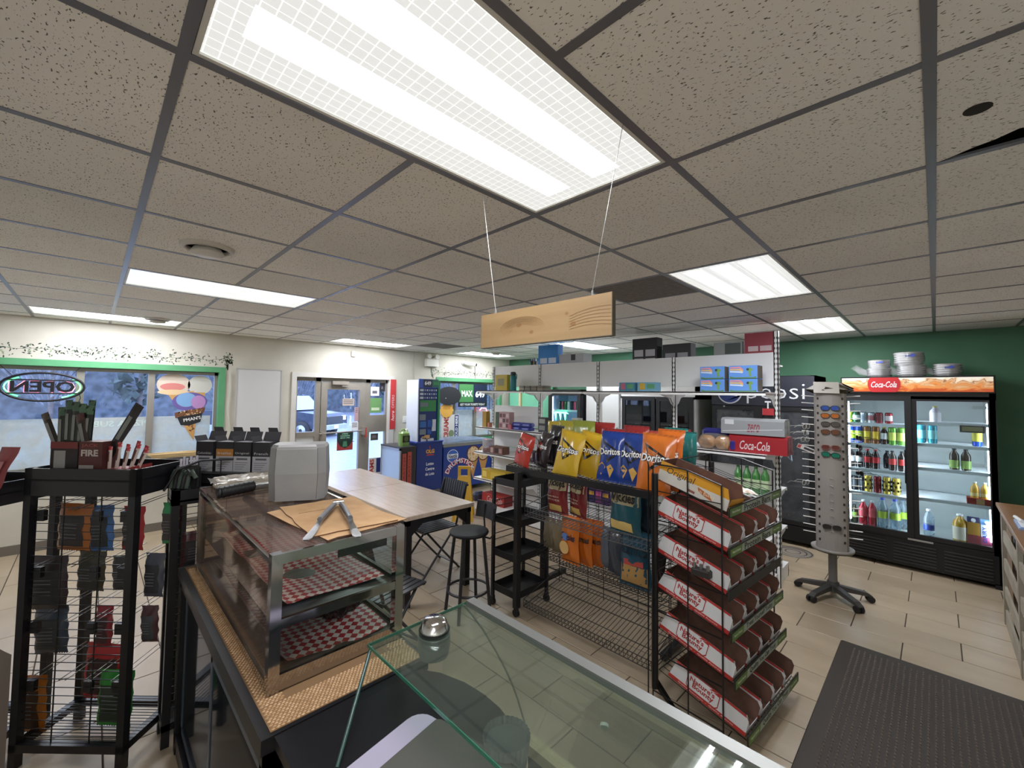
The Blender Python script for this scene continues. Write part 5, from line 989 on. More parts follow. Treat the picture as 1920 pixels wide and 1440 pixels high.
for _ in range(70): x, z = R.uniform(-.08, .2), R.uniform(-.13, -.05)+.0; z += x*.2; s_ = R.uniform(.006, .014); m.poly([(x-s_, y(4.6), z), (x, y(4.6), z-s_), (x+s_, y(4.6), z), (x, y(4.6), z+s_)], R.choice([9, 10, 5]))
for _ in range(26): x, z = R.uniform(.02, .12), R.uniform(-.40, -.24); m.poly([(x-.012, y(3.6), z), (x, y(3.6), z-.012), (x+.012, y(3.6), z), (x, y(3.6), z+.012)], R.choice([10, 5])) if abs(x-.1) < (z+.46)*.3 else None
m.v = [(x, yy, z) for x, yy, z in m.v]; m.f = [f if True else f for f in m.f]
m.ob('print', [K('#d5c6b6', .5), K('#c9c8c0', .5), K('#6a5a9c', .5), K('#7fa9d6', .5), K('#d0807a', .5), K('#c79a5c', .5), K('#6b4232', .5), K('#1f2023', .5), K('#b58ac0', .5), K('#e0c39a', .5), K('#8a5a34', .5)], IC)
txt(IC, "PMAN'S", .19, .045, (.09, -.0042, -.155), (1, 0, .2), (-.2, 0, 1), K('#e6e6e6'), bold=.02)
ws = thing('window_lettering', 'pale see-through lettering on the frosted part of the middle pane', 'sign', (-1.09, 6.470, 1.36)); txt(ws, 'PIZZA SUBS', .56, .07, (0, 0, 0), NX, EZ, K('#c2d2cc', .7), bold=.02)
# ---- lottery stand, side counter, freezer, window 2 items
LO = thing('lottery_stand', 'tall blue lottery stand with white side and green edge by the back wall', 'stand', (2.75, 5.7, 0)); BL = K('#22377e', .45); lx0, lx1, ly = 2.535, 2.95, 5.5
MW(LO).box((lx0-.01, ly-.0, .13), (lx1+.09, 5.95, .94)).ob('cabinet', BL, LO); MW(LO).box((lx0-.02, ly+.02, 0), (lx1+.07, 5.95, .13)).ob('plinth', K('#8f8a80', .7), LO); MW(LO).bev((lx0-.03, ly-.02, .94), (lx1+.10, 5.95, .965), .006).ob('ledge', K('#2c46a0', .35), LO)
MW(LO).box((lx0-.005, ly+.005, .93), (lx0+.012, 5.86, 2.0)).ob('white_side', K('#c9cfdc', .4), LO); MW(LO).box((lx0+.012, ly+.02, .93), (lx1-.02, 5.86, 2.0)).ob('tower', K('#1d3172', .4), LO); MW(LO).box((lx1-.02, ly, .93), (lx1+.02, 5.86, 2.0)).ob('green_edge', K('#2f8a5a', .4), LO)
hb = MW(LO).box((lx0+.012, ly, 1.87), (lx1-.02, ly+.02, 2.02)).ob('top_sign', K('#3557c0', .4), LO); MW(LO).box((lx0+.09, ly-.002, 1.88), (lx0+.27, ly, 2.015)).ob('dark_panel', K('#1b2340', .4), hb); MW(LO).box((lx0+.27, ly-.002, 1.88), (lx1-.02, ly, 2.015)).ob('green_panel', K('#2c6f5c', .4), hb)
m = MW(LO); mtxt(m, '649', .13, .07, (lx0+.18, ly-.003, 1.95), EX, EZ, bold=.04); m.ob('lettering', K('#e9eef6'), LO); m = MW(LO); mtxt(m, 'MAX', .11, .055, (lx0+.35, ly-.003, 1.95), EX, EZ, bold=.03); m.ob('lettering', K('#4fae6a'), LO)
m = MW(LO)
for k, z in enumerate((1.83, 1.765, 1.70)):
    m.box((lx0+.04, ly+.018, z-.02), (lx0+.11, ly+.02, z+.02), 0)
    for j in range(6): m.box((lx0+.13+.045*j, ly+.018, z-.014), (lx0+.155+.045*j, ly+.02, z+.014), 0 if (j+k) % 2 else 1)
m.box((lx0+.04, ly+.016, 1.47), (lx1-.05, ly+.02, 1.66), 2); m.box((lx0+.05, ly+.014, 1.55), (lx0+.20, ly+.016, 1.62), 3)
for (x, z, w, h, c) in ((.04, 1.32, .12, .1, 3), (.05, 1.2, .12, .1, 4), (.2, 1.2, .1, .12, 5), (.29, 1.13, .08, .2, 0), (.05, 1.08, .12, .09, 3), (.2, 1.08, .08, .08, 5)): m.box((lx0+x, ly+.015, z), (lx0+x+w, ly+.02, z+h), c)
for (x, z, w, h, c) in ((.07, .955, .10, .07, 0), (.14, 1.0, .1, .07, 6), (.2, .95, .12, .06, 0), (.09, 1.01, .04, .04, 6)): m.box((lx0+x, ly+.0, z), (lx0+x+w, ly+.02, z+h), c)
m.ob('game_print', [K('#c9cfdd', .5), K('#8f9fc9', .5), K('#3f8f52', .5), K('#7c8792', .5), K('#3b6fb5', .5), K('#2a57a8', .5), K('#c9a27a', .5)], LO)
m = MW(LO)
for k, s_ in enumerate(('Lotto', 'Centre', 'de Loto')): mtxt(m, s_, .15+.03*(k > 0), .052, (2.79, ly-.002, .58-.085*k), EX, EZ, bold=.02)
m.ob('lettering', K('#e6eaf4'), LO); m = MW(LO); mtxt(m, 'OLG', .17, .07, (2.79, ly-.002, .79), EX, EZ, 0, bold=.05); m.poly([(2.71, ly-.002, .72), (2.87, ly-.002, .72), (2.85, ly-.002, .74), (2.73, ly-.002, .74)], 1); m.poly([(2.77, ly-.002, .84), (2.80, ly-.002, .84), (2.78, ly-.002, .89)], 1); m.ob('lettering', [K('#e5a93a'), K('#c2452f')], LO)
SC = thing('side_counter', 'low dark counter with silver-framed glass end left of the lottery stand', 'counter', (2.35, 5.8, 0)); sx0, sx1, sy = 2.19, 2.495, 5.46
MW(SC).box((sx0, sy, .88), (sx1, 6.1, .905)).ob('top', K('#3b3a3c', .35), SC); MW(SC).box((sx0+.02, sy+.01, .1), (sx1, 6.08, .88)).ob('body', K('#343237', .5), SC)
m = MW(SC)
for y in (sy, 6.06): m.box((sx0, y, 0), (sx0+.025, y+.03, .88))
m.box((sx0, sy, .85), (sx0+.025, 6.08, .88)); m.box((sx0, sy, 0), (sx0+.025, 6.08, .05)); m.ob('silver_frame', K('#a9abae', .35, .6), SC); MW(SC).box((sx0+.008, sy+.03, .05), (sx0+.014, 6.06, .85)).ob('pane', K('#a9bdd6', .15), SC)
for x, z in ((sx0+.045, .80), (sx0+.14, .82)):
    q = MW(SC).box((x, sy-.002, z-.66), (x+.075, sy, z)).ob('red_notice', K('#b5544c', .6), SC); m = MW(SC); mtxt(m, 'SCRATCH', .46, .035, (x+.037, sy-.003, z-.3), EZ, NX); m.ob('lettering', K('#6a2a2a'), q)
t = thing('fluid_jug', 'translucent green washer fluid jug with dark label on the side counter', 'jug', (2.35, 5.62, .906)); m = M(); m.bev((-.085, -.06, 0), (.085, .06, .235), .028); m.ob('body', K('#7d9f55', .3, 0, .5, .2), t); M().lathe([(.03, .23), (.024, .25), (.024, .275), (.0, .277)], (.045, 0, 0), 12, cap=False).ob('cap', K('#d8dccb', .4), t)
M().tube([(-.07, 0, .215), (-.05, 0, .265), (.0, 0, .27), (.03, 0, .24)], .012, 6).ob('handle', K('#7d9f55', .3), t); M().box((-.06, -.062, .06), (.075, -.06, .17)).ob('label', K('#2a2c26', .5), t); M().poly(disc((.01, -.0625, .115), .04, .045, EX, EZ, 16)).ob('label_print', K('#556b3a', .5), t)
FZ = thing('chest_freezer', 'blue chest freezer with ice cream cone pictures and glass lid by the window', 'freezer', (3.65, 5.9, 0)); fx0, fx1, fy_ = 3.07, 4.37, 5.5; FB = K('#26418f', .4)
MW(FZ).box((fx0, fy_, .09), (fx1, 6.18, .83)).ob('body', FB, FZ); m = MW(FZ); m.box((fx0-.012, fy_-.012, .83), (fx1+.012, 6.19, .885)); m.ob('rim', K('#8c8d8a', .4, .3), FZ)
m = MW(FZ); m.grid(14, 4, lambda u, v: (fx0+.03+(fx1-fx0-.06)*u, fy_+.02+.64*v, .887+.035*math.sin(PI*u)+.01*v)); m.ob('curved_lid', glassm('freezer_lid', '#cfe0f4', .12, .45, '#a9bede', .08), FZ); MW(FZ).box((fx0+.05, fy_+.03, .84), (fx1-.05, 6.15, .85)).ob('lid_well', K('#c5cfe0', .5), FZ)
for x in (fx0+.08, fx1-.08):
    for y in (fy_+.08, 6.1): MW(FZ).cyl((x-.015, y, .045), (x+.015, y, .045), .045, 14).ob('caster', BLKM, FZ)
m = MW(FZ); yq = fy_-.001
m.poly([(x, yq, z) for x, _, z in disc((3.27, 0, .665), .125, .115, EX, EZ, 26)], 0); m.poly([(x, yq-.0005, z) for x, _, z in disc((3.27, 0, .665), .115, .105, EX, EZ, 26)], 1); m.poly([(3.165, yq-.001, .62), (3.375, yq-.001, .62), (3.385, yq-.001, .70), (3.155, yq-.001, .70)], 0); mtxt(m, 'Nestlé', .19, .07, (3.27, yq-.0015, .66), EX, EZ, 2, bold=.03)
mtxt(m, 'DRUMSTICK', .77, .10, (3.44, yq-.0042, .565), EX, EZ, 3, bold=.10, arc=.33); mtxt(m, 'DRUMSTICK', .76, .085, (3.44, yq-.0048, .568), EX, EZ, 0, bold=.02, arc=.33)
R = random.Random(9)
for (cx_, cz, rx) in ((3.74, .665, .155), (3.99, .665, .15)):
    m.poly([(x, yq-.003, z) for x, _, z in disc((cx_, 0, cz), rx, rx, EX, EZ, 26)], 4); m.poly([(cx_-rx*.75, yq-.0028, cz-rx*.6), (cx_+rx*.75, yq-.0028, cz-rx*.6), (cx_, yq-.0028, cz-.46)][::-1], 5); m.poly([(x, yq-.0032, z) for x, _, z in disc((cx_, 0, cz), rx*.86, rx*.86, EX, EZ, 26)], 6)
    for _ in range(60):
        a, r_ = R.uniform(0, 2*PI), R.uniform(.25 if cx_ < 3.8 else 0, .92)*rx; x, z = cx_+r_*math.cos(a), cz+r_*math.sin(a); s_ = R.uniform(.008, .016); m.poly([(x-s_, yq-.0036, z), (x, yq-.0036, z-s_*.7), (x+s_, yq-.0036, z+.003), (x, yq-.0036, z+s_*.8)], R.choice([5, 6, 7]))
    if cx_ < 3.8: m.poly([(x, yq-.0038, z) for x, _, z in disc((cx_, 0, cz), rx*.42, rx*.42, EX, EZ, 20)], 6); m.poly([(x, yq-.004, z) for x, _, z in disc((cx_, 0, cz), rx*.2, rx*.2, EX, EZ, 16)], 8)
m.ob('front_print', [K('#dfe3ee', .5), K('#3d62b8', .5), K('#2a2f55', .5), K('#b3302f', .5), K('#5d3322', .5), K('#bb8a50', .5), K('#dcc09a', .5), K('#4a2a1c', .5), K('#c98a5a', .5)], FZ)
t = thing('wet_floor_sign', 'yellow folding wet floor sign standing between the table and the shelving', 'sign', (2.5, 4.2, 0), -.75)
for s_ in (-1, 1): M().prism([(-.15, s_*.17, 0), (-.10, s_*.17, 0), (-.085, s_*.13, .12), (.085, s_*.13, .12), (.10, s_*.17, 0), (.15, s_*.17, 0), (.09, s_*.02, .60), (-.09, s_*.02, .60)], (0, .012, 0)).ob('panel', K('#d3a52c', .45), t)
m = M()
for x0_, x1_, z0, z1 in ((-.09, -.05, .57, .70), (.05, .09, .57, .70), (-.09, .09, .70, .74), (-.09, .09, .56, .60)): m.box((x0_, -.02, z0), (x1_, .02, z1))
m.ob('handle', K('#d3a52c', .45), t)
PO = thing('lotto_poster', 'green and black lottery poster hung in the right window', 'poster', (4.45, 6.36, 1.72)); M().box((-.42, -.004, -.22), (.37, 0, .27)).ob('sheet', K('#1b2128', .5), PO); M().box((-.40, -.0055, -.12), (-.02, -.004, .255)).ob('green_panel', K('#45804a', .5), PO); M().box((-.02, -.0055, -.12), (.355, -.004, .255)).ob('navy_panel', K('#1c2440', .5), PO)
txt(PO, 'MAX', .30, .13, (-.19, -.007, .06), EX, EZ, K('#e9f0ea'), bold=.03, shear=-.1); txt(PO, '649', .27, .15, (.17, -.007, .05), EX, EZ, K('#e4e9f2'), bold=.05); txt(PO, 'GET YOUR TICKETS TODAY', .68, .045, (-.03, -.0055, -.17), EX, EZ, K('#e4e6e6'), bold=.02)
t = thing('oval_sign', 'solid black oval sign hanging in the right window, unlit', 'sign', (3.77, 6.33, 1.73)); M().prism(disc((0, -.012, 0), .30, .185, EX, EZ, 32), (0, .024, 0)).ob('plate', K('#26262c', .5), t); M().wire((-.12, 0, .17), (-.14, .03, .29), .003).wire((.14, 0, .17), (.15, .03, .29), .003).ob('cord', BLKM, t); M().box((-.09, -.0135, -.055), (-.075, -.012, -.04)).ob('white_mark', WHT, t)
t = thing('cone_sticker', 'round waffle sticker with scalloped yellow edge in the right window', 'sticker', (3.73, 6.34, 1.44)); M().poly([(.16*(1+.08*math.cos(12*a))*math.cos(a), 0, .15*(1+.08*math.cos(12*a))*math.sin(a)) for a in [2*PI*i/60 for i in range(60)]]).ob('print', K('#d6a24a', .5), t); txt(t, 'FRESH', .16, .05, (.0, -.001, .04), EX, EZ, K('#a05a2a'))
t = thing('vertical_poster', 'tall white window poster with red and blue vertical lettering', 'poster', (3.83, 6.35, 1.13)); M().box((-.22, -.002, -.28), (.22, 0, .22)).ob('sheet', K('#cfcbc6', .6), t); txt(t, 'CREAMS', .46, .12, (-.10, -.003, -.04), EZ, NX, K('#b0433f'), bold=.04); M().box((.11, -.003, -.28), (.21, -.002, .21)).ob('blue_band', K('#27366f', .5), t); txt(t, 'SOLD HERE', .46, .06, (.16, -.0035, -.04), EZ, NX, K('#e6e6ea'), bold=.03); M().poly(disc((.03, -.003, -.16), .07, .07, EX, EZ, 16)).ob('scoop_print', K('#7b8a6a', .5), t)
t = thing('red_neon', 'small red lit sign low in the right window behind the poster', 'sign', (4.72, 6.36, 1.42)); M().tube([(-.10, 0, 0), (-.05, 0, .05), (.08, 0, .04), (.10, 0, -.03)], .012, 6).ob('tube', emit('red_neon', '#ff3a4a', 4.0), t)
t = thing('window_cable', 'dark vertical cable beside the lottery poster in the right window', 'cable', (4.86, 6.33, 1.5)); M().tube([(0, 0, .5), (.01, 0, 0), (-.01, 0, -.62)], .006, 5).ob('cable', BLKM, t)
# ---- hanging wood sign
WDM = noisy('raw_pine', '#836844', '#957a54', 2.2, .6, stretch=(1, .7, 9), detail=8, coord='World', bump=.15, lo=.3, hi=.7)
SG = thing('wood_sign', 'plain pine plank hanging from the ceiling on two thin wires', 'sign', (-.286, .335, 2.02))
m = MW(SG); m.box((-.289, .046, 1.962), (-.272, .622, 2.088)); m.ob('plank', WDM, SG); m = MW(SG); m.box((-.2895, .0455, 1.9615), (-.2715, .048, 2.0885)); m.box((-.2895, .048, 1.9605), (-.2715, .622, 1.963)); m.box((-.2895, .6205, 1.962), (-.2715, .6225, 2.088)); m.ob('dark_edge', K('#5d5648', .8), SG)
KN = K('#7d5a34', .7); m = MW(SG)
for (y, z, r) in ((.42, 2.03, .008), (.21, 2.045, .005), (.185, 2.01, .007), (.36, 2.0, .006)): m.poly([(-.2893, y+r*1.5*math.cos(a), z+r*math.sin(a)) for a in [2*PI*i/12 for i in range(12)]])
for k in range(7): m.tube([(-.2893, .44-.05*math.cos(a)*(1+.18*k)-.03, 2.02+.012*(1+.35*k)*math.sin(a)) for a in [PI*i/14*1.2 for i in range(15)]], .0006, 3)
for k in range(6): m.tube([(-.2893, .05+.03*i, 2.05-.011*k+.0028*i*(1+.2*k)-.0012*i*i) for i in range(6)], .0006, 3)
m.ob('knot', KN, SG)
for (ys, yc) in ((.12, .015), (.55, .629)):
    w_ = MW(SG).wire((-.281, ys, 2.10), (-.286, yc, CE), .0011, n=5).ob('hanging_wire', K('#9a9a96', .4, .5), SG); MW(SG).cyl((-.281, ys, 2.086), (-.281, ys, 2.104), .003, 6).ob('eye_screw', STEEL, w_)
# ---- left wire display racks
def tower(loc, rz, lab, w=.537, d=.33, top=1.40, hd=.13, hook=True, grid=True):
    t = thing('hook_display_rack', lab, 'rack', loc, rz); a = w/2; P = .034
    for x, y in ((-a, 0), (a-P, 0), (-a, d-P), (a-P, d-P)): M().box((x, y, .0), (x+P, y+P, top)).ob('post', CK, t)
    m = M(); m.box((-a, 0, top-hd), (a, .012, top)); m.box((-a, d-.012, top-hd), (a, d, top)); m.box((-a, 0, top-hd), (-a+.012, d, top)); m.box((a-.012, 0, top-hd), (a, d, top)); m.box((-a, 0, top-.06), (a, d, top-.05)); m.ob('header_bin', CK, t)
    m = M()
    for (p, q) in (((-a, 0), (a, P)), ((-a, d-P), (a, d)), ((-a, 0), (-a+P, d)), ((a-P, 0), (a, d))): m.box((p[0], p[1], .08), (q[0], q[1], .115))
    m.ob('base_rail', CK, t); m = M()
    for i in range(18): y = d*i/17; m.wire((-a, y, .115), (a, y, .115), .002)
    m.ob('base_wire', WIRE, t)
    if grid:
        m = M(); n = 30
        for i in range(n): z = .14+(top-hd-.16)*i/(n-1); m.wire((-a+P, .018, z), (a-P, .018, z), .0021)
        for x in (-.09, .09): m.wire((x, .02, .115), (x, .02, top-hd), .0028)
        m.ob('front_grid', WIRE, t)
    if hook:
        m = M()
        for z in (1.20, .93, .67, .40):
            for x in (-.22, -.07, .05, .18): m.wire((x, .02, z), (x+.0, .30, z+.02), .0022); m.wire((x+.03, .02, z), (x+.03, .30, z+.02), .0022)
        stuff(m.ob('hook', K('#77746e', .35, .6), t))
        m = M()
        for z in (1.18, .91, .65, .38):
            for x in (-.205, .065, .2): m.cbox((x, .03, z-.01), (.035, .02, .05))
        stuff(m.ob('hook_bracket', CK, t))
    return t
RA = tower((-1.362, 2.30, 0), -PI/4, 'black hook rack facing away, full of snack bags, with meat stick boxes on top')
RB_ = tower((-.70, 2.14, 0), 0, 'second black hook rack squeezed between the first rack and the warmer', w=.66, d=.17, top=1.27, hd=.075, hook=False)
RC = tower((-1.86, 2.62, 0), -PI/4, 'black rack cut off at the left edge with pinkish red bags on top', w=.42, d=.40, top=1.33, hd=.11, hook=False, grid=False)
t = thing('wire_header', 'bent black wire header rising above the second hook rack', 'wire frame', (-.86, 2.16, 1.27), 0); m = M(); m.tube([(-.2, .02, 0), (-.15, .02, .10), (-.05, .02, .14), (.2, .02, .13)], .006, 6); [m.wire((x, .02, 0), (x, .02, .135), .004) for x in (-.06, .04, .14)]; m.ob('frame', WIRE, t)
def hangbag(rt, x, y, z1, w, h, col, back, lab, tilt=0):
    X = Matrix.Translation(rt.location) @ Matrix.Rotation(rt.rotation_euler.z, 4, 'Z'); t = thing('hanging_snack_bag', lab, 'bag', tuple(X @ Vector((x, y, z1))), rt.rotation_euler.z, 'snack bags on the hook rack'); t.rotation_euler = (0, tilt, rt.rotation_euler.z)
    m = M(); f = lambda u, v, s_: ((u-.5)*w+.004*math.sin(v*20), s_*.022*(max(0, 1-(2*u-1)**4)*max(0, math.sin(PI*min(1, v*1.02)))**.6)+.002*math.sin(u*15+v*9), -h*v)
    m.grid(8, 10, lambda u, v: f(u, v, -1)); m.grid(8, 10, lambda u, v: f(1-u, v, 1)); m.ob('pouch', K(col, .3), t)
    if back: m = M(); m.grid(6, 7, lambda u, v: (lambda p: (p[0], p[1]-.0015, p[2]))(f(.12+.72*u, .25+.66*v, -1))); q = m.ob('back_label', K(back, .6), t); m = M(); [m.box((-w*.26, -.028, -h*(.42+.07*k)), (w*.2, -.0275, -h*(.435+.07*k))) for k in range(5)]; m.ob('print_line', K('#6d6d70', .6), q)
    m = M(); n = 14; [m.add([(-w/2+w*i/n, 0, -h*(1-.01)), (-w/2+w*(i+1)/n, 0, -h*.99), (-w/2+w*(i+.5)/n, 0, -h*1.02)], [(0, 1, 2)]) for i in range(n)]; m.ob('crimp', K('#3a2426', .4), t)
    return t
for (x, y, z, w, h, c, b, lab) in ((-.15, .14, 1.20, .17, .235, '#a8652f', '#3a3636', 'orange snack bag with a dark back label, top left of the hook rack'), (-.03, .15, 1.19, .12, .23, '#3f6ea8', '#35373c', 'blue snack bag hanging on the top row of the hook rack'),
        (.145, .14, 1.19, .11, .22, '#a83438', '#403a3c', 'red snack bag on the top row of the hook rack, right'), (.30, .18, 1.20, .085, .21, '#3f8f5c', '#46403f', 'green snack bag beyond the right post of the hook rack'),
        (-.235, .10, .95, .19, .26, '#33292c', '#2c2b2c', 'large dark bag at the left of the second row'), (-.075, .16, .955, .14, .20, '#3f3a2c', '#3a3934', 'dark olive bag in the middle of the second row'), (.12, .12, .95, .11, .17, '#37383c', '#3f3f40', 'small grey bag on the second row, left of the post'), (.24, .17, .945, .10, .22, '#4a4d58', '#35363a', 'greyish blue bag on the second row beside the post'),
        (-.24, .13, .69, .17, .23, '#3d4754', '#3a3b3d', 'bluish dark bag at the left of the third row'), (.02, .14, .69, .085, .20, '#8c2f36', '#4a3234', 'slim dark red bag on the third row'), (.24, .15, .69, .085, .18, '#4d2f33', '#46494c', 'small maroon bag on the third row, right of the post'),
        (-.285, .10, .37, .15, .27, '#b06a22', '#4a2f1c', 'orange bag at the bottom left of the hook rack'), (-.01, .20, .47, .21, .28, '#b02a2c', '#3f2a2a', 'bright red bag on the bottom row'), (.12, .12, .39, .17, .27, '#2f8a36', '#2f3a2c', 'bright green bag at the bottom right of the hook rack')):
    hangbag(RA, x, y, z, w, h, c, b, lab, rnd.uniform(-.06, .06))
for (x, y, z, lab) in ((-.22, .09, 1.03, 'maroon bag glimpsed on the second rack behind the counter'), (-.05, .09, .8, 'dark red bag lower on the second rack behind the counter')): hangbag(RB_, x, y, z, .1, .2, '#5a2a30', '#3a3335', lab)
# boxes of meat sticks on the hook rack
XA = Matrix.Translation(RA.location) @ Matrix.Rotation(-PI/4, 4, 'Z')
def rackthing(nm, lab, cat, x, y, z, g=None, rt=XA, rz=-PI/4):
    if rt is XA and nm not in ('jerky_box', 'jerky_bundle'): x -= .085
    return thing(nm, lab, cat, tuple(rt @ Vector((x, y, z))), rz, g)
t = rackthing('stick_box', 'black open box of long black meat sticks on the left of the rack top', 'box', -.015, .10, 1.345, 'meat stick boxes on the rack'); M().box((-.105, -.05, 0), (.03, .05, .175)).ob('box', K('#1f1b1c', .5), t); M().box((-.105, -.052, .145), (.03, -.05, .178)).ob('red_band', K('#6e2f2a', .6), t); M().box((-.085, -.0525, .05), (-.03, -.05, .135)).ob('pale_label', K('#8f8f8d', .6), t)
t2 = rackthing('stick_box', 'dark red box lettered FIRE holding meat sticks, next to the black box', 'box', .075, .10, 1.345, 'meat stick boxes on the rack'); M().box((-.055, -.05, 0), (.06, .05, .18)).ob('box', K('#4f2724', .5), t2); txt(t2, 'FIRE', .085, .032, (0, -.052, .125), EX, EZ, K('#b5aca4'), bold=.04); txt(t2, 'JACK', .085, .02, (0, -.052, .16), EX, EZ, K('#8f4a44'), bold=.03); M().box((-.05, -.0525, .02), (.02, -.05, .065)).ob('pale_label', K('#97918c', .6), t2)
def stick(x, y, z, L, w, a, b, col, top, lab, g, bend=.0):
    t = rackthing('meat_stick', lab, 'snack stick', x, y, z, g); dirv = lambda s_: Vector((math.sin(a)*s_+bend*s_*s_, math.sin(b)*s_, s_*math.cos(a)))
    m = M(); n = 6
    fn = lambda u, v, sd: tuple(dirv(L*v)+Vector(((u-.5)*w*math.cos(a), sd*.008*math.sin(PI*u)*(1-abs(2*v-1)**8), -(u-.5)*w*math.sin(a))))
    m.grid(4, n, lambda u, v: fn(u, v, -1)); m.grid(4, n, lambda u, v: fn(1-u, v, 1)); m.ob('wrapper', K(col, .22), t)
    m = M(); m.grid(3, 2, lambda u, v: fn(u, .86+.15*v, -1.2)); m.grid(3, 2, lambda u, v: fn(1-u, .86+.15*v, 1.2)); m.ob('top_crimp', K(top, .3), t)
    m = M(); m.grid(2, 5, lambda u, v: (lambda p: (p[0], p[1]-.002, p[2]))(fn(.3+.4*u, .4+.4*v, -1.1))); m.ob('stripe_print', K('#7a7d78' if col[1] == '2' else '#5a2f2a', .5), t)
G1 = 'long meat sticks standing in the black box'
for k in range(9): stick(-.105+.0145*k, .085+.025*(k % 2), 1.40, .29+.018*((k*2) % 5)/2, .038, -.05+.012*k, .02, '#232a27', '#3f5c48' if k < 6 else '#4a6a52', 'long dark stick with greenish top in the black box, %s from the left' % ORD[k], G1)
stick(-.11, .10, 1.42, .26, .04, -.42, 0, '#2a241f', '#4a4338', 'dark stick leaning out left from the black box', None); stick(.045, .08, 1.42, .25, .045, -.30, 0, '#2f2320', '#4a2a26', 'dark and red stick leaning left out of the red box', None, .2); stick(.10, .10, 1.42, .33, .05, .52, 0, '#2a2425', '#26211f', 'big black stick leaning far right out of the red box', None); stick(.085, .12, 1.42, .25, .04, .55, 0, '#222022', '#1d1b1c', 'second black stick leaning right behind the big one', None)
t = rackthing('stick_tray', 'low red tray of small striped sticks at the right of the rack top', 'tray', .20, .10, 1.36); M().prism([(-.06, -.05, 0), (.10, -.05, 0), (.10, -.05, .05), (.06, -.05, .035), (-.06, -.05, .03)], (0, .1, 0)).ob('tray', K('#8a2f2e', .5), t)
for k in range(9): stick(.145+.017*k, .08+.02*(k % 2), 1.375, .125+.02*((k*3) % 4)/2, .020, .02+.05*k, 0, ['#c9b9b0', '#3a2a28'][k % 2], '#b03038', 'small striped stick with a red tip in the low red tray, %s from the left' % ORD[k], 'small striped sticks in the red tray')
t = rackthing('jerky_box', 'black display box lettered GREAT MEAT hung at the right of the rack header', 'box', .335, .24, 1.215); M().box((-.05, -.03, 0), (.05, .03, .115)).ob('box', K('#1b1a1b', .5), t)
for k, s_ in enumerate(('GREAT', 'TASTING', 'MEAT')): txt(t, s_, .08, .022, (0, -.032, .092-.034*k), EX, EZ, K('#b9b9b5' if k != 1 else '#5a5a58'), bold=.03)
t = thing('jerky_bundle', 'bundle of grey-green striped sticks on the left end of the second rack', 'sticks', (-.99, 2.20, 1.272), -.8); [M().tube([(-.05+.02*k, 0, 0), (-.045+.022*k, 0, .06), (-.03+.022*k, .0, .09), (0+.02*k, 0, .10-.012*k)], .011, 6).ob('stick', K(['#4a554c', '#2d302f'][k % 2], .35), t) for k in range(5)]
XC = Matrix.Translation(RC.location) @ Matrix.Rotation(-PI/4, 4, 'Z')
for k, (x, L, a) in enumerate(((.02, .22, 0), (.09, .20, .1), (.17, .22, .45))):
    t = rackthing('pink_bag', ['pinkish red bag at the left picture edge on the rack top', 'pinkish red bag in the middle of the three at the left edge', 'crumpled pinkish bag leaning right at the left edge'][k], 'bag', x, .1, 1.285, None, XC); m = M()
    m.grid(6, 8, lambda u, v: ((u-.5)*.09+math.sin(a)*L*v+.006*math.sin(v*9), -.02*math.sin(PI*u)*math.sin(PI*v), L*v)); m.grid(6, 8, lambda u, v: ((.5-u)*.09+math.sin(a)*L*v+.006*math.sin(v*9), .02*math.sin(PI*u)*math.sin(PI*v), L*v)); m.ob('pouch', K('#8a4346', .35), t); M().grid(4, 4, lambda u, v: ((u-.5)*.06+math.sin(a)*L*(.3+.4*v), -.024, L*(.3+.4*v))).ob('label_print', K('#b5787a', .4), t)
t = thing('grey_sack', 'shiny grey-brown bag standing at the left edge below the racks', 'bag', (-1.60, 1.97, 0), -PI/4); m = M(); m.grid(10, 16, lambda u, v: ((u-.5)*.24, -.06*math.sin(PI*u)*(1-v**6), .80*v+.03*math.sin(u*4))); m.grid(10, 16, lambda u, v: ((.5-u)*.24, .06*math.sin(PI*u)*(1-v**6), .80*v+.03*math.sin((1-u)*4))); m.ob('pouch', K('#5d544c', .22), t); M().grid(6, 2, lambda u, v: ((u-.5)*.22, -.066*math.sin(PI*(.08+.84*u)), .40+.03*v)).ob('dark_band', K('#3d3732', .3), t)
# ---- sunglasses stand
SN = thing('sunglasses_stand', 'grey spinning sunglasses stand on a five-star wheeled base', 'stand', (3.46, .08, 0), math.radians(-82)); SGY = noisy('grey_plastic', '#8c8781', '#969089', 3, .5); DG = K('#3f3d3b', .5)
M().cyl((0, 0, .10), (0, 0, .43), .034, 12).ob('pole', K('#6e6d6b', .4, .4), SN); M().cyl((0, 0, .06), (0, 0, .14), .055, 14, r2=.045).ob('hub', DG, SN)
for k in range(5):
    a = math.radians(-52+72*k); c, s_ = math.cos(a), math.sin(a); X = Matrix.Rotation(a, 4, 'Z'); m = M(); m.X = X; m.prism([(.02, -.03, .075), (.02, -.03, .12), (.25, -.02, .08), (.29, -.018, .055), (.29, -.018, .045), (.25, -.02, .05)], (0, .05, 0)); lg = m.ob('leg', DG, SN)
    m = M(); m.X = X; m.cyl((.275, -.03, .028), (.275, -.008, .028), .0275, 14); m.cyl((.275, .008, .028), (.275, .03, .028), .0275, 14); m.cyl((.275, 0, .03), (.275, 0, .055), .008, 8); m.ob('caster', BLKM, lg)
M().lathe([(.0, .425), (.155, .425), (.16, .435), (.16, .445), (.15, .45), (0, .45)], n=32, cap=False).ob('base_disc', K('#8f8b86', .5), SN); M().lathe([(0, .418), (.15, .418), (.152, .425)], n=32, cap=False).ob('dark_rim', BLKM, SN)
a = .125; n = 10; pr = []
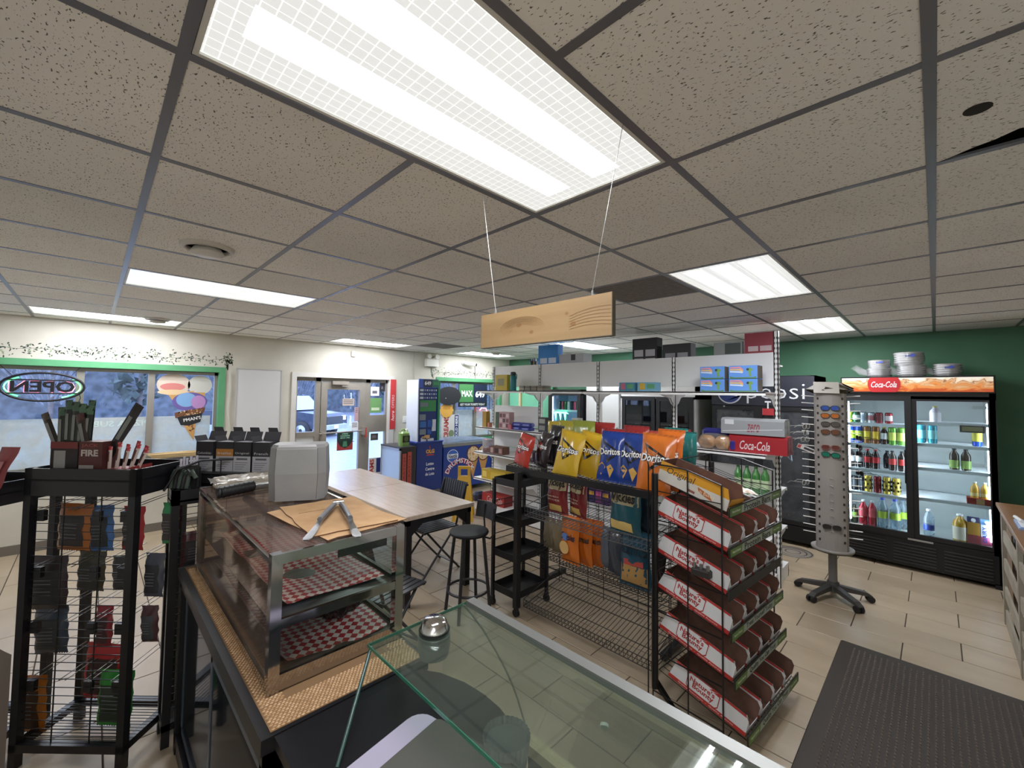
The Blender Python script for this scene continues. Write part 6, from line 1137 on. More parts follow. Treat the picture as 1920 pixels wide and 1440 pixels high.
for (sx, sy, a0) in ((1, 1, 0), (-1, 1, PI/2), (-1, -1, PI), (1, -1, 1.5*PI)):
    for i in range(5): ang = a0+PI/2*i/4; pr.append((sx*(a-.035)+.035*math.cos(ang), sy*(a-.035)+.035*math.sin(ang)))
bulge = []
for x, y in pr: bulge.append((x, y-.025*max(0, 1-(x/.125)**2) if y < -.12 else y))
pts = [(-.102+.204*i/12, -.110-.035*(1-((i-6)/6)**2)) for i in range(13)]; front = pts+[(.118, -.075), (.118, .075), (.102, .11), (-.102, .11), (-.118, .075), (-.118, -.075)]
M().prism([(x, y, .45) for x, y in front], (0, 0, 1.38)).ob('column', SGY, SN)
m = M()
for i in range(20):
    z = .53+.066*i
    for x in (-.088, .088): m.cbox((x, -.118, z), (.014, .012, .020))
    for y in (-.06, .06):
        for sx in (-1, 1): m.cbox((sx*.1182, y, z), (.003, .012, .02))
stuff(m.ob('peg_slot', K('#222120', .7), SN))
for i in range(20):
    z = .55+.066*i
    for sx in (-1, 1): M().wire((sx*.116, 0, z), (sx*.215, -.01, z+.006), .0042, n=5).ob('nose_peg', K('#e4e2dc', .4), SN)
m = M()
for i in range(8): z = .62+.066*i; m.wire((0, -.143, z), (.012, -.162, z-.004), .003); m.wire((0, -.143, z), (-.012, -.162, z-.004), .003)
m.ob('empty_peg', K('#b9b5ae', .4), SN)
LF = noisy('curled_dark_sheets', '#3f3a30', '#6a6250', 9, .6)
for k in range(6):
    b = 2*PI*k/6+.3; m = M(); m.X = Matrix.Rotation(b, 4, 'Z'); m.add([(-.10, .10, 1.83), (.10, .10, 1.835), (.085, .17, 1.87+.01*(k % 2)), (-.09, .165, 1.86), (-.07, .06, 1.925), (.06, .06, 1.93)], [(0, 1, 2, 3), (3, 2, 5, 4)]); m.ob('topper_flap', LF, SN)
M().box((-.1, -.1, 1.83), (.1, .1, 1.86)).ob('topper_core', LF, SN); mp_ = M(); mp_.add([(-.115, -.175, 1.835), (.07, -.175, 1.83), (.065, -.155, 1.93), (-.118, -.155, 1.935), (-.115, -.168, 1.835), (.07, -.168, 1.83), (.065, -.148, 1.93), (-.118, -.148, 1.935)], [(0, 1, 2, 3), (7, 6, 5, 4), (0, 4, 5, 1), (1, 5, 6, 2), (2, 6, 7, 3), (3, 7, 4, 0)]); mp_.ob('top_mirror', K('#b8b2a6', .3), SN)
XS = Matrix.Translation(SN.location) @ Matrix.Rotation(SN.rotation_euler.z, 4, 'Z')
def shades(x, y, z, lens, frame, lab, rot=0, tilt=0, s_=1.0):
    p = XS @ Vector((x, y, z)); t = thing('sunglasses', lab, 'sunglasses', tuple(p), 0, 'sunglasses on the stand'); t.rotation_euler = (0, tilt, SN.rotation_euler.z+rot); fm = K(frame, .3); lm = K(lens, .08, .35)
    for sx in (-1, 1):
        pr_ = [(sx*(.035+.030*s_*math.copysign(abs(math.cos(q))**.75, math.cos(q))), -.0, .021*math.copysign(abs(math.sin(q))**.8, math.sin(q))) for q in [2*PI*i/16 for i in range(16)]]
        M().poly(pr_ if sx > 0 else pr_[::-1]).ob('lens', lm, t); M().tube(pr_, .0028, 5, closed=True).ob('rim', fm, t); M().tube([(sx*.066, 0, .008), (sx*.07, .02, .008), (sx*.068, .10, .004), (sx*.06, .13, -.02)], .002, 4).ob('temple', fm, t)
    M().tube([(-.008, 0, .006), (0, -.003, .010), (.008, 0, .006)], .0025, 5).ob('bridge', fm, t)
for z, l_, f_, nm in ((1.70, '#2f4f9c', '#2a2f45', 'blue mirrored'), (1.632, '#b0662a', '#3a2c22', 'orange mirrored'), (1.558, '#55504a', '#332e2a', 'large grey-lensed'), (1.488, '#6d4630', '#4a2e22', 'brown tortoise'), (1.352, '#6a3a34', '#8a5a4e', 'round reddish-brown'), (1.287, '#1d7a62', '#16201e', 'green mirrored'), (.655, '#33312f', '#232220', 'lowest dark')):
    shades(0, -.156, z, l_, f_, nm+' sunglasses on the front of the sunglasses stand', tilt=.08 if 'green' in nm else 0)
for (x, y, z, r, nm) in ((-.18, -.02, 1.52, 1.2, 'chrome-rimmed glasses on the left pegs of the stand, highest'), (-.18, -.02, 1.46, 1.3, 'silver glasses on the left pegs of the stand, second'), (-.19, -.02, 1.40, 1.1, 'pale glasses on the left pegs of the stand, third'), (-.19, -.02, 1.0, 1.2, 'clear yellowish glasses low on the left pegs of the stand'), (.20, -.02, 1.44, -1.3, 'black glasses on the right pegs of the stand, highest'), (.20, -.02, 1.36, -1.3, 'black glasses on the right pegs of the stand, second'), (.20, -.02, 1.30, -1.3, 'black glasses on the right pegs of the stand, third'), (.20, -.02, 1.135, -1.2, 'black glasses lowest on the right pegs of the stand')):
    shades(x, y, z, '#8f928f' if x < 0 else '#151516', '#b5b5b0' if x < 0 else '#151516', nm, r)
t = thing('price_tag', 'tilted white and red price tag on the left pegs of the sunglasses stand', 'tag', tuple(XS @ Vector((-.18, -.04, 1.315))), SN.rotation_euler.z); t.rotation_euler = (0, .38, SN.rotation_euler.z); M().box((-.075, -.002, -.02), (.075, 0, .02)).ob('card', K('#c9c5c2', .5), t); M().box((-.07, -.0025, -.015), (-.045, -.002, .015)).ob('red_print', K('#b0413e'), t); M().box((-.02, -.0025, -.01), (.06, -.002, .01)).ob('dark_print', K('#2a2a2c'), t)
# ---- right counter and mat
SU = thing('side_shelf_unit', 'greige wooden slatted shelf unit with brown top at the right edge', 'shelf unit', (3.5, -1.3, 0)); GRG = noisy('greige_wood', '#8f8778', '#a09888', 4, .6, stretch=(1, 6, 1))
MW(SU).bev((2.2, -2.2, .88), (4.27, -.955, .905), .004).ob('top', noisy('brown_laminate', '#7d5a3c', '#8c6848', 3, .35, stretch=(1, 8, 1)), SU)
for x in (3.93, 3.0): MW(SU).box((x-.03, -.985, 0), (x+.03, -.96, .88)).ob('post', GRG, SU)
for z in (.70, .48, .26): MW(SU).box((2.2, -.98, z-.045), (3.92, -.966, z+.045)).ob('rail', GRG, SU)
MW(SU).box((2.2, -.98, 0), (3.92, -.966, .12)).ob('base_board', GRG, SU); MW(SU).box((2.2, -2.2, .0), (3.95, -1.5, .86)).ob('back_panel', K('#4a4640', .8), SU)
for z in (.12, .36, .60): MW(SU).box((2.2, -1.5, z), (3.9, -.99, z+.012)).ob('shelf', GRG, SU)
for k, (x, z) in enumerate(((3.75, .612), (3.55, .612), (3.75, .372), (3.5, .372), (3.72, .132), (3.3, .612), (3.25, .372))):
    t = thing('boxed_goods', ['dark box on the upper shelf of the slatted unit, far end', 'dark packet second on the upper shelf of the slatted unit', 'dark red packet on the middle shelf of the slatted unit, far end', 'black packet on the middle shelf of the slatted unit', 'dark packet on the bottom shelf of the slatted unit', 'purple packet on the upper shelf nearer the mat', 'dark maroon packet on the middle shelf nearer the mat'][k], 'packet', (x, -1.10, z+.0015), 0, 'goods in the slatted unit'); M().bev((-.07, -.09, 0), (.07, .09, .13), .01).ob('pouch', K(['#26242a', '#2e2c34', '#4a2a30', '#1d1d20', '#2a2422', '#3d3550', '#4a2a34'][k], .4), t); M().box((-.05, .09, .03), (.05, .0915, .09)).ob('label', K(['#8f8f96', '#6a6a78', '#a9a0a0', '#c9c9c6', '#9a9088', '#8d88a8', '#b0a0a4'][k], .5), t)
t = thing('leaning_board', 'brown panel leaning in the gap between the cooler and the slatted unit', 'board', (4.3, -1.2, 0)); MW(t).box((4.05, -1.04, 0), (4.5, -1.02, .68)).ob('board', K('#7d6650', .7), t)
t = thing('glossy_magazine', 'blue and white packet lying on the brown top at the right edge', 'packet', (3.35, -1.05, .906)); M().bev((-.16, -.07, 0), (.14, .06, .02), .006).ob('packet', K('#7d93b8', .3), t); M().box((-.15, .02, .0205), (.1, .05, .021)).ob('white_print', K('#d8dce2'), t); M().cyl((.0, .03, .03), (.16, .05, .03), .012, 8).ob('rolled_edge', K('#d5d5d2', .4), t)
FM = thing('floor_mat', 'black rubber scraper mat with raised dots on the tiled floor', 'mat', (1.95, -.55, 0)); RUB = K('#3d3731', .6, 0, .3); MW(FM).bev((1.1, -1.42, 0.001), (2.655, -.075, .010), .006).ob('base', RUB, FM)
m = MW(FM); nx, ny = 50, 42
for i in range(nx):
    for j in range(ny):
        x, y, r = 1.165+.0285*i+(.014 if j % 2 else 0), -1.36+.0292*j, .0095; m.add([(x-r, y-r*.6, .0098), (x+r, y-r*.6, .0098), (x+r, y+r*.6, .0098), (x-r, y+r*.6, .0098), (x-r*.4, y, .0165), (x+r*.4, y, .0165)], [(0, 1, 5, 4), (1, 2, 5), (2, 3, 4, 5), (3, 0, 4)])
stuff(m.ob('raised_dot', K('#554c43', .5, 0, .4), FM))
# ================================================================ goods
def pillow(m, w, h, d, seed, nu=10, nv=12):
    R = random.Random(seed); p = [R.uniform(0, 6) for _ in range(4)]
    def f(u, v, s_):
        e = max(0, 1-abs(2*u-1)**5)*(max(0, math.sin(PI*v)))**.55
        wr = .004*math.sin(u*17+v*8+p[0])+.003*math.sin(v*31+u*11+p[1])
        return ((u-.5)*w*(1-.05*math.sin(PI*v))+.004*math.sin(v*9+p[2]), s_*(d*.5*e+wr*e), h*v)
    m.grid(nu, nv, lambda u, v: f(u, v, -1)); m.grid(nu, nv, lambda u, v: f(1-u, v, 1)); return f
def chipbag(loc, w, h, d, col, lab, group, word=None, rz=0.0, lean=.0, style='tri', wordcol='#f0f0ee', col2=None, crimp=None, roll=0.0, ws=1.0):
    t = thing('snack_bag', lab, 'snack bag', loc, 0, group); t.rotation_euler = (-lean, roll, -PI/2+rz); sd = int(abs(loc[0]*977+loc[1]*1013)*10)
    m = M(); f = pillow(m, w, h, d, sd); m.ob('pouch', K(col, .24, 0, .6, .15), t)
    n = 12
    for v0, v1 in ((1.0, 1.035), (-.03, 0)):
        m = M()
        for i in range(n): u = i/n; a, b = f(u, max(0, min(1, v0)), 0), f((i+1)/n, max(0, min(1, v0)), 0); m.add([(a[0], -.001, h*v0), (b[0], -.001, h*v0), (b[0], .002*(-1)**i, h*v1), (a[0], .002*(-1)**(i+1), h*v1)], [(0, 1, 2, 3)])
        m.ob('crimp', K(crimp or col, .3), t)
    P = lambda u, v, o=.0025: (lambda q: (q[0], q[1]-o, q[2]))(f(u, v, -1))
    def patch(u0, u1, v0, v1, o=.0018, sh=lambda a, b: True):
        q = M(); q.grid(6, 6, lambda a, b: P(u0+(u1-u0)*a, v0+(v1-v0)*b, o)); return q
    def wrapt(s, u0, u1, v0, v1, o=.004, **k):
        q = M(); mtxt(q, s, 1, 1, (0, 0, 0), EX, EY, **k); q.v = [P(u0+(u1-u0)*(x+.5), v0+(v1-v0)*(y+.5)+(.03*(x) if style == 'tri' else 0), o) for x, y, z in q.v]; return q
    if style == 'tri':
        q = M(); T3 = [(.12, .84), (.92, .60), (.40, .34)]; 
        def tri(T, o, n=6):
            vs = []; ix = {}
            for i in range(n+1):
                for j in range(n+1-i): a, b = i/n, j/n; ix[i, j] = len(vs); vs.append(P(T[0][0]*(1-a-b)+T[1][0]*a+T[2][0]*b, T[0][1]*(1-a-b)+T[1][1]*a+T[2][1]*b, o))
            q.add(vs, [(ix[i, j], ix[i, j+1], ix[i+1, j]) for i in range(n) for j in range(n-i)]+[(ix[i+1, j], ix[i, j+1], ix[i+1, j+1]) for i in range(n) for j in range(n-i-1)])
        tri(T3, .0020); c = q; q = M(); tri([(.19, .77), (.80, .60), (.42, .42)], .0028); q2 = q
        c.ob('logo_triangle', K('#1b1a1a', .35), t); q2.ob('logo_inner', K(col2 or col, .3), t)
    if style == 'popcorn':
        patch(.04, .96, .62, .93, .002).ob('cream_band', K('#c9bd98', .4), t); patch(.04, .96, .93, .995, .002).ob('top_band', K('#b3a27c', .4), t); patch(.12, .75, .04, .22, .0022).ob('food_print', K('#c9a860', .45), t); wrapt('Tasty Baked', .12, .72, .40, .46, .004).ob('lettering', K('#e0cdb8'), t); wrapt('PUFFS AND MORE', .12, .72, .32, .37, .004).ob('lettering', K('#e0cdb8'), t)
    if style == 'chipface': patch(.08, .80, .05, .26, .0022).ob('food_print', K('#d8b970', .4), t); patch(.04, .96, .64, .98, .002).ob('cream_band', K('#b9ad88', .4), t)
    if style == 'tri' and col in ('#1f3f90', '#224089'):
        for (a, b) in ((.22, .20), (.58, .17)):
            q = M(); q.add([P(a-.15, b+.10, .004), P(a+.0, b-.12, .004), P(a+.17, b+.06, .004), P(a+.02, b+.16, .004)], [(0, 1, 2, 3)]); q.ob('chip_print', K('#dcae5a', .4), t)
    if style == 'tost': patch(.06, .94, .05, .40, .0018).ob('window_print', K('#b08a52', .4), t); q = M(); q.add([P(.2, .50, .004), P(.85, .52, .004), P(.85, .42, .004), P(.2, .40, .004)], [(0, 3, 2, 1)]); q.ob('red_banner', K('#b0463e'), t)
    if word:
        wv = dict(tri=(.10, .92, .52, .66), popcorn=(.12, .9, .72, .90), chipface=(.12, .88, .70, .92), tost=(.08, .95, .60, .76), plain=(.1, .9, .5, .65))[style]
        if style == 'tri': wrapt(word, *wv, o=.0046, bold=.10).ob('lettering', K('#161616'), t)
        wrapt(word, *wv, o=.0058, bold=.03).ob('lettering', K(wordcol), t)
    return t
GF, GB2, GM2, GL = 'chip bags on the front top shelf of the wire rack', 'chip bags on the rear top shelf of the wire rack', 'bags on the middle shelf of the wire rack', 'bags on the third shelf of the wire rack'
def front(x, y, z, w, h, col, lab, **k): return chipbag((x, y, z), w, h, .07, col, lab, GF, k.pop('word', 'Doritos'), lean=k.pop('lean', .22), **k)
front(1.30, 1.93, 1.175, .235, .27, '#b5382a', 'red-faced black chip bag, leftmost on the front top shelf of the wire rack', col2='#c4402c', rz=-.25, crimp='#1d1a1a', roll=.12)
front(1.36, 1.76, 1.185, .19, .28, '#2a2022', 'black and red chip bag second from left on the wire rack top', col2='#b5382a', rz=-.3, crimp='#1d1a1a', roll=.1)
front(1.45, 1.72, 1.19, .20, .33, '#221f20', 'black chip bag behind the second one at the left of the wire rack top', col2='#7d2a24', rz=-.3, crimp='#161515')
front(1.235, 1.41, 1.17, .235, .335, '#cfa92c', 'yellow chip bag in front, left of two, on the wire rack top', rz=.0, roll=.13); front(1.34, 1.29, 1.18, .23, .32, '#c9a32a', 'yellow chip bag tilted behind the front yellow one', rz=.1, roll=.16)
front(1.31, 1.06, 1.18, .205, .34, '#1f3f90', 'blue chip bag, left of the two blue ones'); front(1.31, .885, 1.18, .205, .34, '#224089', 'blue chip bag, right of the two blue ones')
front(1.235, .695, 1.17, .235, .365, '#d2722a', 'orange chip bag in front at the right end of the wire rack top', roll=.05); front(1.36, .665, 1.185, .20, .375, '#c96a26', 'orange chip bag behind the front orange one', rz=-.1)
for x, y, w, h, c, lab, wd_ in ((2.03, 2.17, .16, .30, '#b9a23a', 'yellowish bag leaning at the left end of the rear top shelf', None), (1.95, 1.93, .24, .32, '#a9a034', 'olive yellow chip bag on the rear top shelf', 'Corn'), (1.95, 1.75, .27, .33, '#8f9a3a', 'yellow-green chip bag on the rear top shelf', 'Lime'),
        (2.03, 1.58, .25, .32, '#a3302f', 'red chip bag leftmost of the reds on the rear top shelf', None), (1.92, 1.40, .22, .28, '#9c2b2c', 'red chip bag in front of the leftmost red on the rear shelf', None), (2.03, 1.25, .25, .31, '#8f2a2b', 'deep red chip bag in the middle of the rear top shelf', None), (1.90, 1.14, .26, .27, '#a63433', 'crumpled red chip bag in front on the rear top shelf', None), (2.03, 1.05, .22, .28, '#9a4038', 'dull red chip bag rightmost of the reds on the rear shelf', None),
        (1.95, .86, .19, .32, '#1f6b64', 'dark teal chip bag at the right of the rear top shelf', None), (1.92, .75, .14, .30, '#1b5f5a', 'second dark teal chip bag, at the very right of the rear shelf', None)):
    chipbag((x, y, 1.205), w, h, .08, c, lab, GB2, wd_, style='plain', lean=.05)
chipbag((1.38, 1.58, .835), .21, .30, .08, '#7d2b2c', 'dark red popcorn bag with cream top, left one on the middle shelf', GM2, 'Vickies', style='popcorn', wordcol='#2b2420'); chipbag((1.42, 1.405, .835), .20, .295, .08, '#76292a', 'dark red popcorn bag with cream top, right one on the middle shelf', GM2, 'Vickies', style='popcorn', wordcol='#2b2420', rz=-.25)
chipbag((1.36, .955, .825), .26, .31, .08, '#24525c', 'teal chip bag with cream top alone on the middle shelf', GM2, 'Vickies', style='chipface', wordcol='#2b2420', rz=-.08); chipbag((1.45, .85, .83), .12, .28, .06, '#26303a', 'dark bag behind the teal one on the middle shelf', GM2, None, style='plain')
for x, y, w, h, c, lab, kw in ((1.5, 1.76, .15, .25, '#8d8068', 'clear beige snack bag, left one under the popcorn', {}), (1.47, 1.62, .16, .26, '#8a7c62', 'clear beige snack bag, right one under the popcorn', {}), (1.38, 1.45, .19, .35, '#d07026', 'orange cheese puff bag in front on the third shelf', dict(word='Cheesies', wordcol='#2a2440')), (1.43, 1.35, .15, .34, '#c4661f', 'orange cheese puff bag, second on the third shelf', dict(word='Cheesies', wordcol='#2a1c10')), (1.48, 1.29, .15, .33, '#b85c1c', 'orange cheese puff bag, third and rearmost on the third shelf', dict(word='Cheesies', wordcol='#2a1c10')),
        (1.5, 1.20, .14, .29, '#5d6470', 'grey silver snack bag left of the dark one on the third shelf', {}), (1.46, 1.09, .15, .29, '#3d424c', 'dark grey snack bag beside the big blue one on the third shelf', {})):
    chipbag((x, y, .475), w, h, .06, c, lab, GL, style='plain', rz=rnd.uniform(-.2, .2), **kw)
for k in range(2): M().poly(disc((-.035+.01*k, -.036, .11+.085*k), .05-.015*k, .05-.02*k, EX, EZ, 14)).ob('puff_print', K(['#d9b070', '#6a8fd0'][k], .4), [o for o in bpy.data.objects if o.get('label') == 'orange cheese puff bag in front on the third shelf'][0])
chipbag((1.40, .90, .46), .24, .37, .08, '#264f63', 'big teal tortilla chip bag with black lettering on the third shelf', GL, 'TOSTITOS', style='tost', wordcol='#15181a'); chipbag((1.47, .76, .46), .10, .30, .05, '#2b2728', 'dark bag at the right end of the third shelf', GL, None, style='plain')
# ---- boxes on the gondola
def gbox(y0, y1, x0, d, z0, h, col, lab, group=None, side=None, name='boxed_goods', cat='box', prints=()):
    t = thing(name, lab, cat, (x0+d/2, (y0+y1)/2, z0), 0, group); w = abs(y1-y0)
    M().box((-d/2, -w/2, 0), (d/2, w/2, h)).ob('box', K(col, .5), t)
    for (u0, u1, v0, v1, c) in prints: M().box((-d/2-.0012, w/2-u1*w, v0*h), (-d/2, w/2-u0*w, v1*h)).ob('print_panel', K(c, .6), t)
    if side: M().box((-d/2+.004, -w/2-.001, .004), (d/2-.004, -w/2, h-.004)).ob('side_print', K(side, .6), t)
    return t
QP = [(.10, .46, .05, .25, '#dfe6ee'), (.54, .92, .05, .25, '#dfe6ee'), (.10, .46, .32, .52, '#d5e2f0'), (.54, .92, .32, .52, '#d5e2f0')]
TOPG = 'boxes on the very top of the white shelving'
gbox(3.23, 3.60, 3.40, .12, 2.116, .40, '#2f86cf', 'bright blue tall box on the very top of the white shelving', TOPG, '#2a74b5', prints=QP)
gbox(2.78, 3.20, 3.40, .2, 2.116, .245, '#b9bcc0', 'long white box with a dark leaf print on top of the white shelving', TOPG, prints=[(.50, .68, .62, .95, '#3f4246')])
gbox(1.72, 2.04, 3.40, .14, 2.116, .37, '#2c2b2f', 'tall black box with white picture squares on top of the white shelving', TOPG, '#232226', prints=[(.08, .45, .40, .62, '#b5b5ba'), (.54, .92, .40, .62, '#b5b5ba'), (.08, .45, .1, .34, '#b5b5ba'), (.54, .92, .1, .34, '#b5b5ba')])
gbox(1.33, 1.66, 3.42, .14, 2.116, .275, '#343337', 'shorter black box right of the tall black one on top of the shelving', TOPG, '#2a292d', prints=[(.10, .46, .42, .62, '#9c9ca2'), (.54, .90, .42, .62, '#9c9ca2')])
gbox(.80, 1.08, 3.42, .16, 2.116, .25, '#8f9391', 'greyish white box left of the red one on top of the shelving', TOPG, prints=[(.4, .95, .5, .95, '#4d5652')])
gbox(.50, .77, 3.40, .16, 2.116, .325, '#8f3440', 'dull red box at the right end on top of the shelving', TOPG, '#7a2c36', prints=[(.12, .46, .42, .58, '#c9b5b8'), (.52, .9, .42, .58, '#c9b5b8'), (.12, .46, .05, .2, '#c9b5b8')])
t = thing('toy_bundle', 'dark bundle with yellow bits left of the blue box on top of the shelving', 'toy', (3.45, 3.73, 2.116)); R = random.Random(3)
for k in range(6): M().bev((-.03, -.06+.02*k, .0), (.03, -.042+.02*k, .17+.02*R.random()+.04*(k % 2)), .008).ob('item', K(['#2b2d33', '#3c4a6a', '#b59f3a', '#25262a'][k % 4], .5), t)
GS = 'goods on the upper shelf of the white shelving'
gbox(3.86, 4.11, 3.0, .12, 1.836, .235, '#b7a02e', 'yellow box with an oval print on the upper white shelf', GS, '#c9b23a', prints=[(.2, .75, .3, .75, '#8d8a6a')])
t = thing('thermos_flask', 'teal insulated flask with a dark lid and loop on the upper white shelf', 'flask', (3.05, 3.78, 1.836)); M().lathe([(.045, 0), (.048, .01), (.048, .205), (.04, .22)], n=16).ob('body', K('#17797e', .35), t); M().lathe([(.04, .22), (.042, .225), (.042, .262), (.03, .275)], n=14).ob('lid', K('#2b3136', .4), t); M().tube([(0, -.045, .25), (0, -.075, .23), (0, -.07, .17), (0, -.05, .16)], .006, 5).ob('loop', K('#17797e', .5), t)
for k in range(4):
    y = 3.20+.115*k; t = thing('newspaper_stack', 'folded grey newspaper pile on the upper white shelf, %s from the right' % ORD[k], 'newspapers', (3.08, y, 1.836), 0, 'newspaper piles')
    for j in range(4): M().bev((-.10, -.052, .018*j), (.09, .052, .018*j+.016), .006).ob('sheet', K(['#8d877e', '#9b958b', '#827b72'][j % 3], .8), t)
    if k == 3: break
for (a, b, c1, c2, nm) in ((1.79, 1.985, '#3f7f9a', '#b0647a', 'left'), (1.53, 1.755, '#6fa6bf', '#c9a53a', 'right')):
    gbox(a, b, 3.0, .10, 1.836, .10, c1, 'small colourful box on the upper white shelf, %s of the pair' % nm, GS, prints=[(.1, .4, .2, .9, c2), (.5, .9, .3, .8, '#5a9a6a')])
for i, (a, b) in enumerate(((.83, 1.06), (.545, .79))):
    for j in range(2):
        t = gbox(a, b, 2.985, .16, 1.836+.126*j, .122, '#5d8fd6', '%s %s blue picture box of the four stacked on the upper shelf' % (['lower', 'upper'][j], ['left', 'right'][i]), 'stacked blue picture boxes', '#6d6658'); w = b-a; X = -.0815
        m = M(); m.add([(X, w*.46, .02), (X, w*.3, .012), (X, -w*.35, .012), (X, -w*.46, .02), (X, -w*.46, .0), (X, w*.46, .0)], [(0, 1, 2, 3, 4, 5)], 4)
        for k, c in enumerate((0, 1, 2)): m.add([(X-.0003*k, w*.46, .108-.018*k), (X-.0003*k, w*.1, .112-.022*k), (X-.0003*k, -w*.02, .085-.012*k), (X-.0003*k, w*.02, .07-.01*k), (X-.0003*k, w*.12, .098-.022*k), (X-.0003*k, w*.46, .096-.018*k)], [(0, 1, 2, 3, 4, 5)], c)
        m.add([(X-.001, -w*.22, .02), (X-.001, -w*.30, .02), (X-.001, -w*.28, .07), (X-.001, -w*.20, .07)], [(0, 1, 2, 3)], 3); m.poly(disc((X-.0012, -w*.24, .082), .028, .016, NY, EZ, 10), 3); m.poly(disc((X-.0014, -w*.17, .085), .012, .012, NY, EZ, 8), 5); m.ob('picture_print', [K('#d98a8f', .5), K('#d9b56a', .5), K('#c9d9ea', .5), K('#6f9a4a', .5), K('#4f7a4f', .5), K('#2f3a3a', .5)], t)
G2 = 'goods on the second shelf of the white shelving'
gbox(4.31, 4.40, 3.0, .08, 1.271, .24, '#a8863a', 'tall narrow gold tin at the left end of the second white shelf', G2); gbox(4.235, 4.28, 3.0, .06, 1.271, .07, '#b0705a', 'tiny reddish box beside the gold tin', G2)
gbox(4.03, 4.10, 3.0, .1, 1.271, .24, '#4a5f48', 'narrow dark green box on the second white shelf', G2)
gbox(3.80, 4.02, 3.0, .1, 1.271, .245, '#b08f90', 'pinkish patterned box on the second white shelf', G2, prints=[(.06+.32*i, .30+.32*i, .08+.3*j, .30+.3*j, ['#7d5458', '#c9b5b5', '#5f4a50'][(i+j) % 3]) for i in range(3) for j in range(3)])
gbox(3.73, 3.80, 2.97, .1, 1.271, .07, '#b5626a', 'small pink box in front of the blue packs', G2)
for k in range(4): t = thing('biscuit_pack', ['lower left', 'lower right', 'upper left', 'upper right'][k]+' blue biscuit pack of four on the second white shelf', 'packet', (3.06, 3.66-.17*(k % 2), 1.271+.055*(k//2)), .1*k, 'blue biscuit packs'); M().bev((-.06, -.085, 0), (.06, .085, .052), .012).ob('pouch', K('#2b3587', .3), t); M().box((-.061, -.05, .012), (-.06, .05, .036)).ob('pale_print', K('#7d86c2'), t)
gbox(3.12, 3.25, 3.02, .1, 1.271, .2, '#3c3d3e', 'black patterned packet on the second shelf behind the chip bags', G2, prints=[(.1, .9, .15, .45, '#8d8d88'), (.1, .9, .6, .9, '#a3a29c')])
for (y, w, h, c, lab) in ((2.85, .14, .14, '#a34a44', 'red topped packet on the second shelf, seen over the yellow bags'), (2.62, .10, .22, '#c9c9c4', 'white cleaner bottle shape on the second shelf in the middle'), (2.5, .07, .14, '#3c3e42', 'small dark jar on the second shelf in the middle'), (1.95, .25, .12, '#a9b0a8', 'pale clear tub on the second shelf above the red chip bags'), (2.3, .18, .1, '#b58f8a', 'row of pinkish sachets on the second shelf'), (1.42, .16, .16, '#b5a59a', 'beige and red cup pack on the second shelf'), (1.25, .1, .17, '#ad3034', 'red packet beside the teal chip bags on the second shelf')): gbox(y-w/2, y+w/2, 3.0, .1, 1.271, h, c, lab, G2, prints=[(.15, .85, .2, .55, '#d9d5d0')])
t = thing('bun_pack', 'clear bag of two golden buns on the second white shelf at right', 'bread', (3.03, .935, 1.271)); BUN = noisy('golden_bun', '#b07a3c', '#d9b07a', 9, .5)
for sy in (-.075, .075): m = M(); m.grid(16, 10, lambda u, v, sy=sy: (.065*math.cos(2*PI*u)*math.sin(PI*v)**.7, sy+.078*math.sin(2*PI*u)*math.sin(PI*v)**.7, .07-.066*math.cos(PI*v))); m.ob('bun', BUN, t)
m = M(); m.grid(16, 10, lambda u, v: (.08*math.cos(2*PI*u)*(math.sin(PI*v))**.5, .165*math.sin(2*PI*u)*(math.sin(PI*v))**.5+.005*math.sin(19*u+7*v), .075-.082*math.cos(PI*v))); m.ob('wrap', WRAP, t); M().bev((-.05, -.19, .02), (.03, -.15, .10), .01).ob('purple_end', K('#2f2a78', .3), t)
t = thing('candy_pack', 'dark blue shiny packet behind the bun bag', 'packet', (3.14, .96, 1.271)); M().bev((-.04, -.14, 0), (.04, .14, .2), .03).ob('pouch', K('#262a6e', .25), t)
def twelve(y0, y1, z0, h, c, c2, lab, word, wc, wsz):
    t = thing('drink_case', lab, 'drink case', (3.10, (y0+y1)/2, z0)); w = y1-y0; d = .20; m = M(); m.prism([(-d/2, -w/2, 0), (-d/2, -w/2, h*.86), (-d/2+.03, -w/2, h), (d/2-.03, -w/2, h), (d/2, -w/2, h*.86), (d/2, -w/2, 0)], (0, w, 0)); m.ob('carton', K(c, .35), t)
    m = M(); [m.cyl((-d/2+.05+.09*i, -w/2-.002, h*.3+.4*h*j), (-d/2+.05+.09*i, -w/2, h*.3+.4*h*j), h*.19, 14) for i in range(2) for j in range(2)]; m.ob('can_end', K(c2, .3, .4), t)
    txt(t, word, w*wsz, h*.5, (-d/2-.001, -w*.03 if wsz < .5 else .02, h*.42), NY, EZ, K(wc), shear=.3, bold=.01); return t
twelve(.32, .80, 1.272, .165, '#96272d', '#7d2026', 'red cola twelve-can case on the second white shelf at the right end', 'Coca-Cola', '#cdbfc0', .52)
tw = twelve(.34, .87, 1.438, .15, '#8f9294', '#a3a5a8', 'silver twelve-can case stacked on the red cola case', 'zero', '#8a4048', .2); M().box((-.1012, .15, .09), (-.1, .23, .135)).ob('white_print', K('#c5c8ca'), tw); M().add([(-.1012, .25, .02), (-.1012, -.25, .06), (-.1012, -.25, .066), (-.1012, .25, .026)], [(0, 1, 2, 3)]).ob('white_swoosh', K('#c5c8ca'), tw)
t = thing('wire_tab', 'bent clear plastic price holder sticking out at the right end of the shelving', 'holder', (3.35, .40, 1.18)); M().tube([(0, .03, .1), (0, -.01, .05), (.05, -.03, .0), (.08, -.02, .06)], .006, 5).ob('wire', K('#a9c0d6', .2), t)
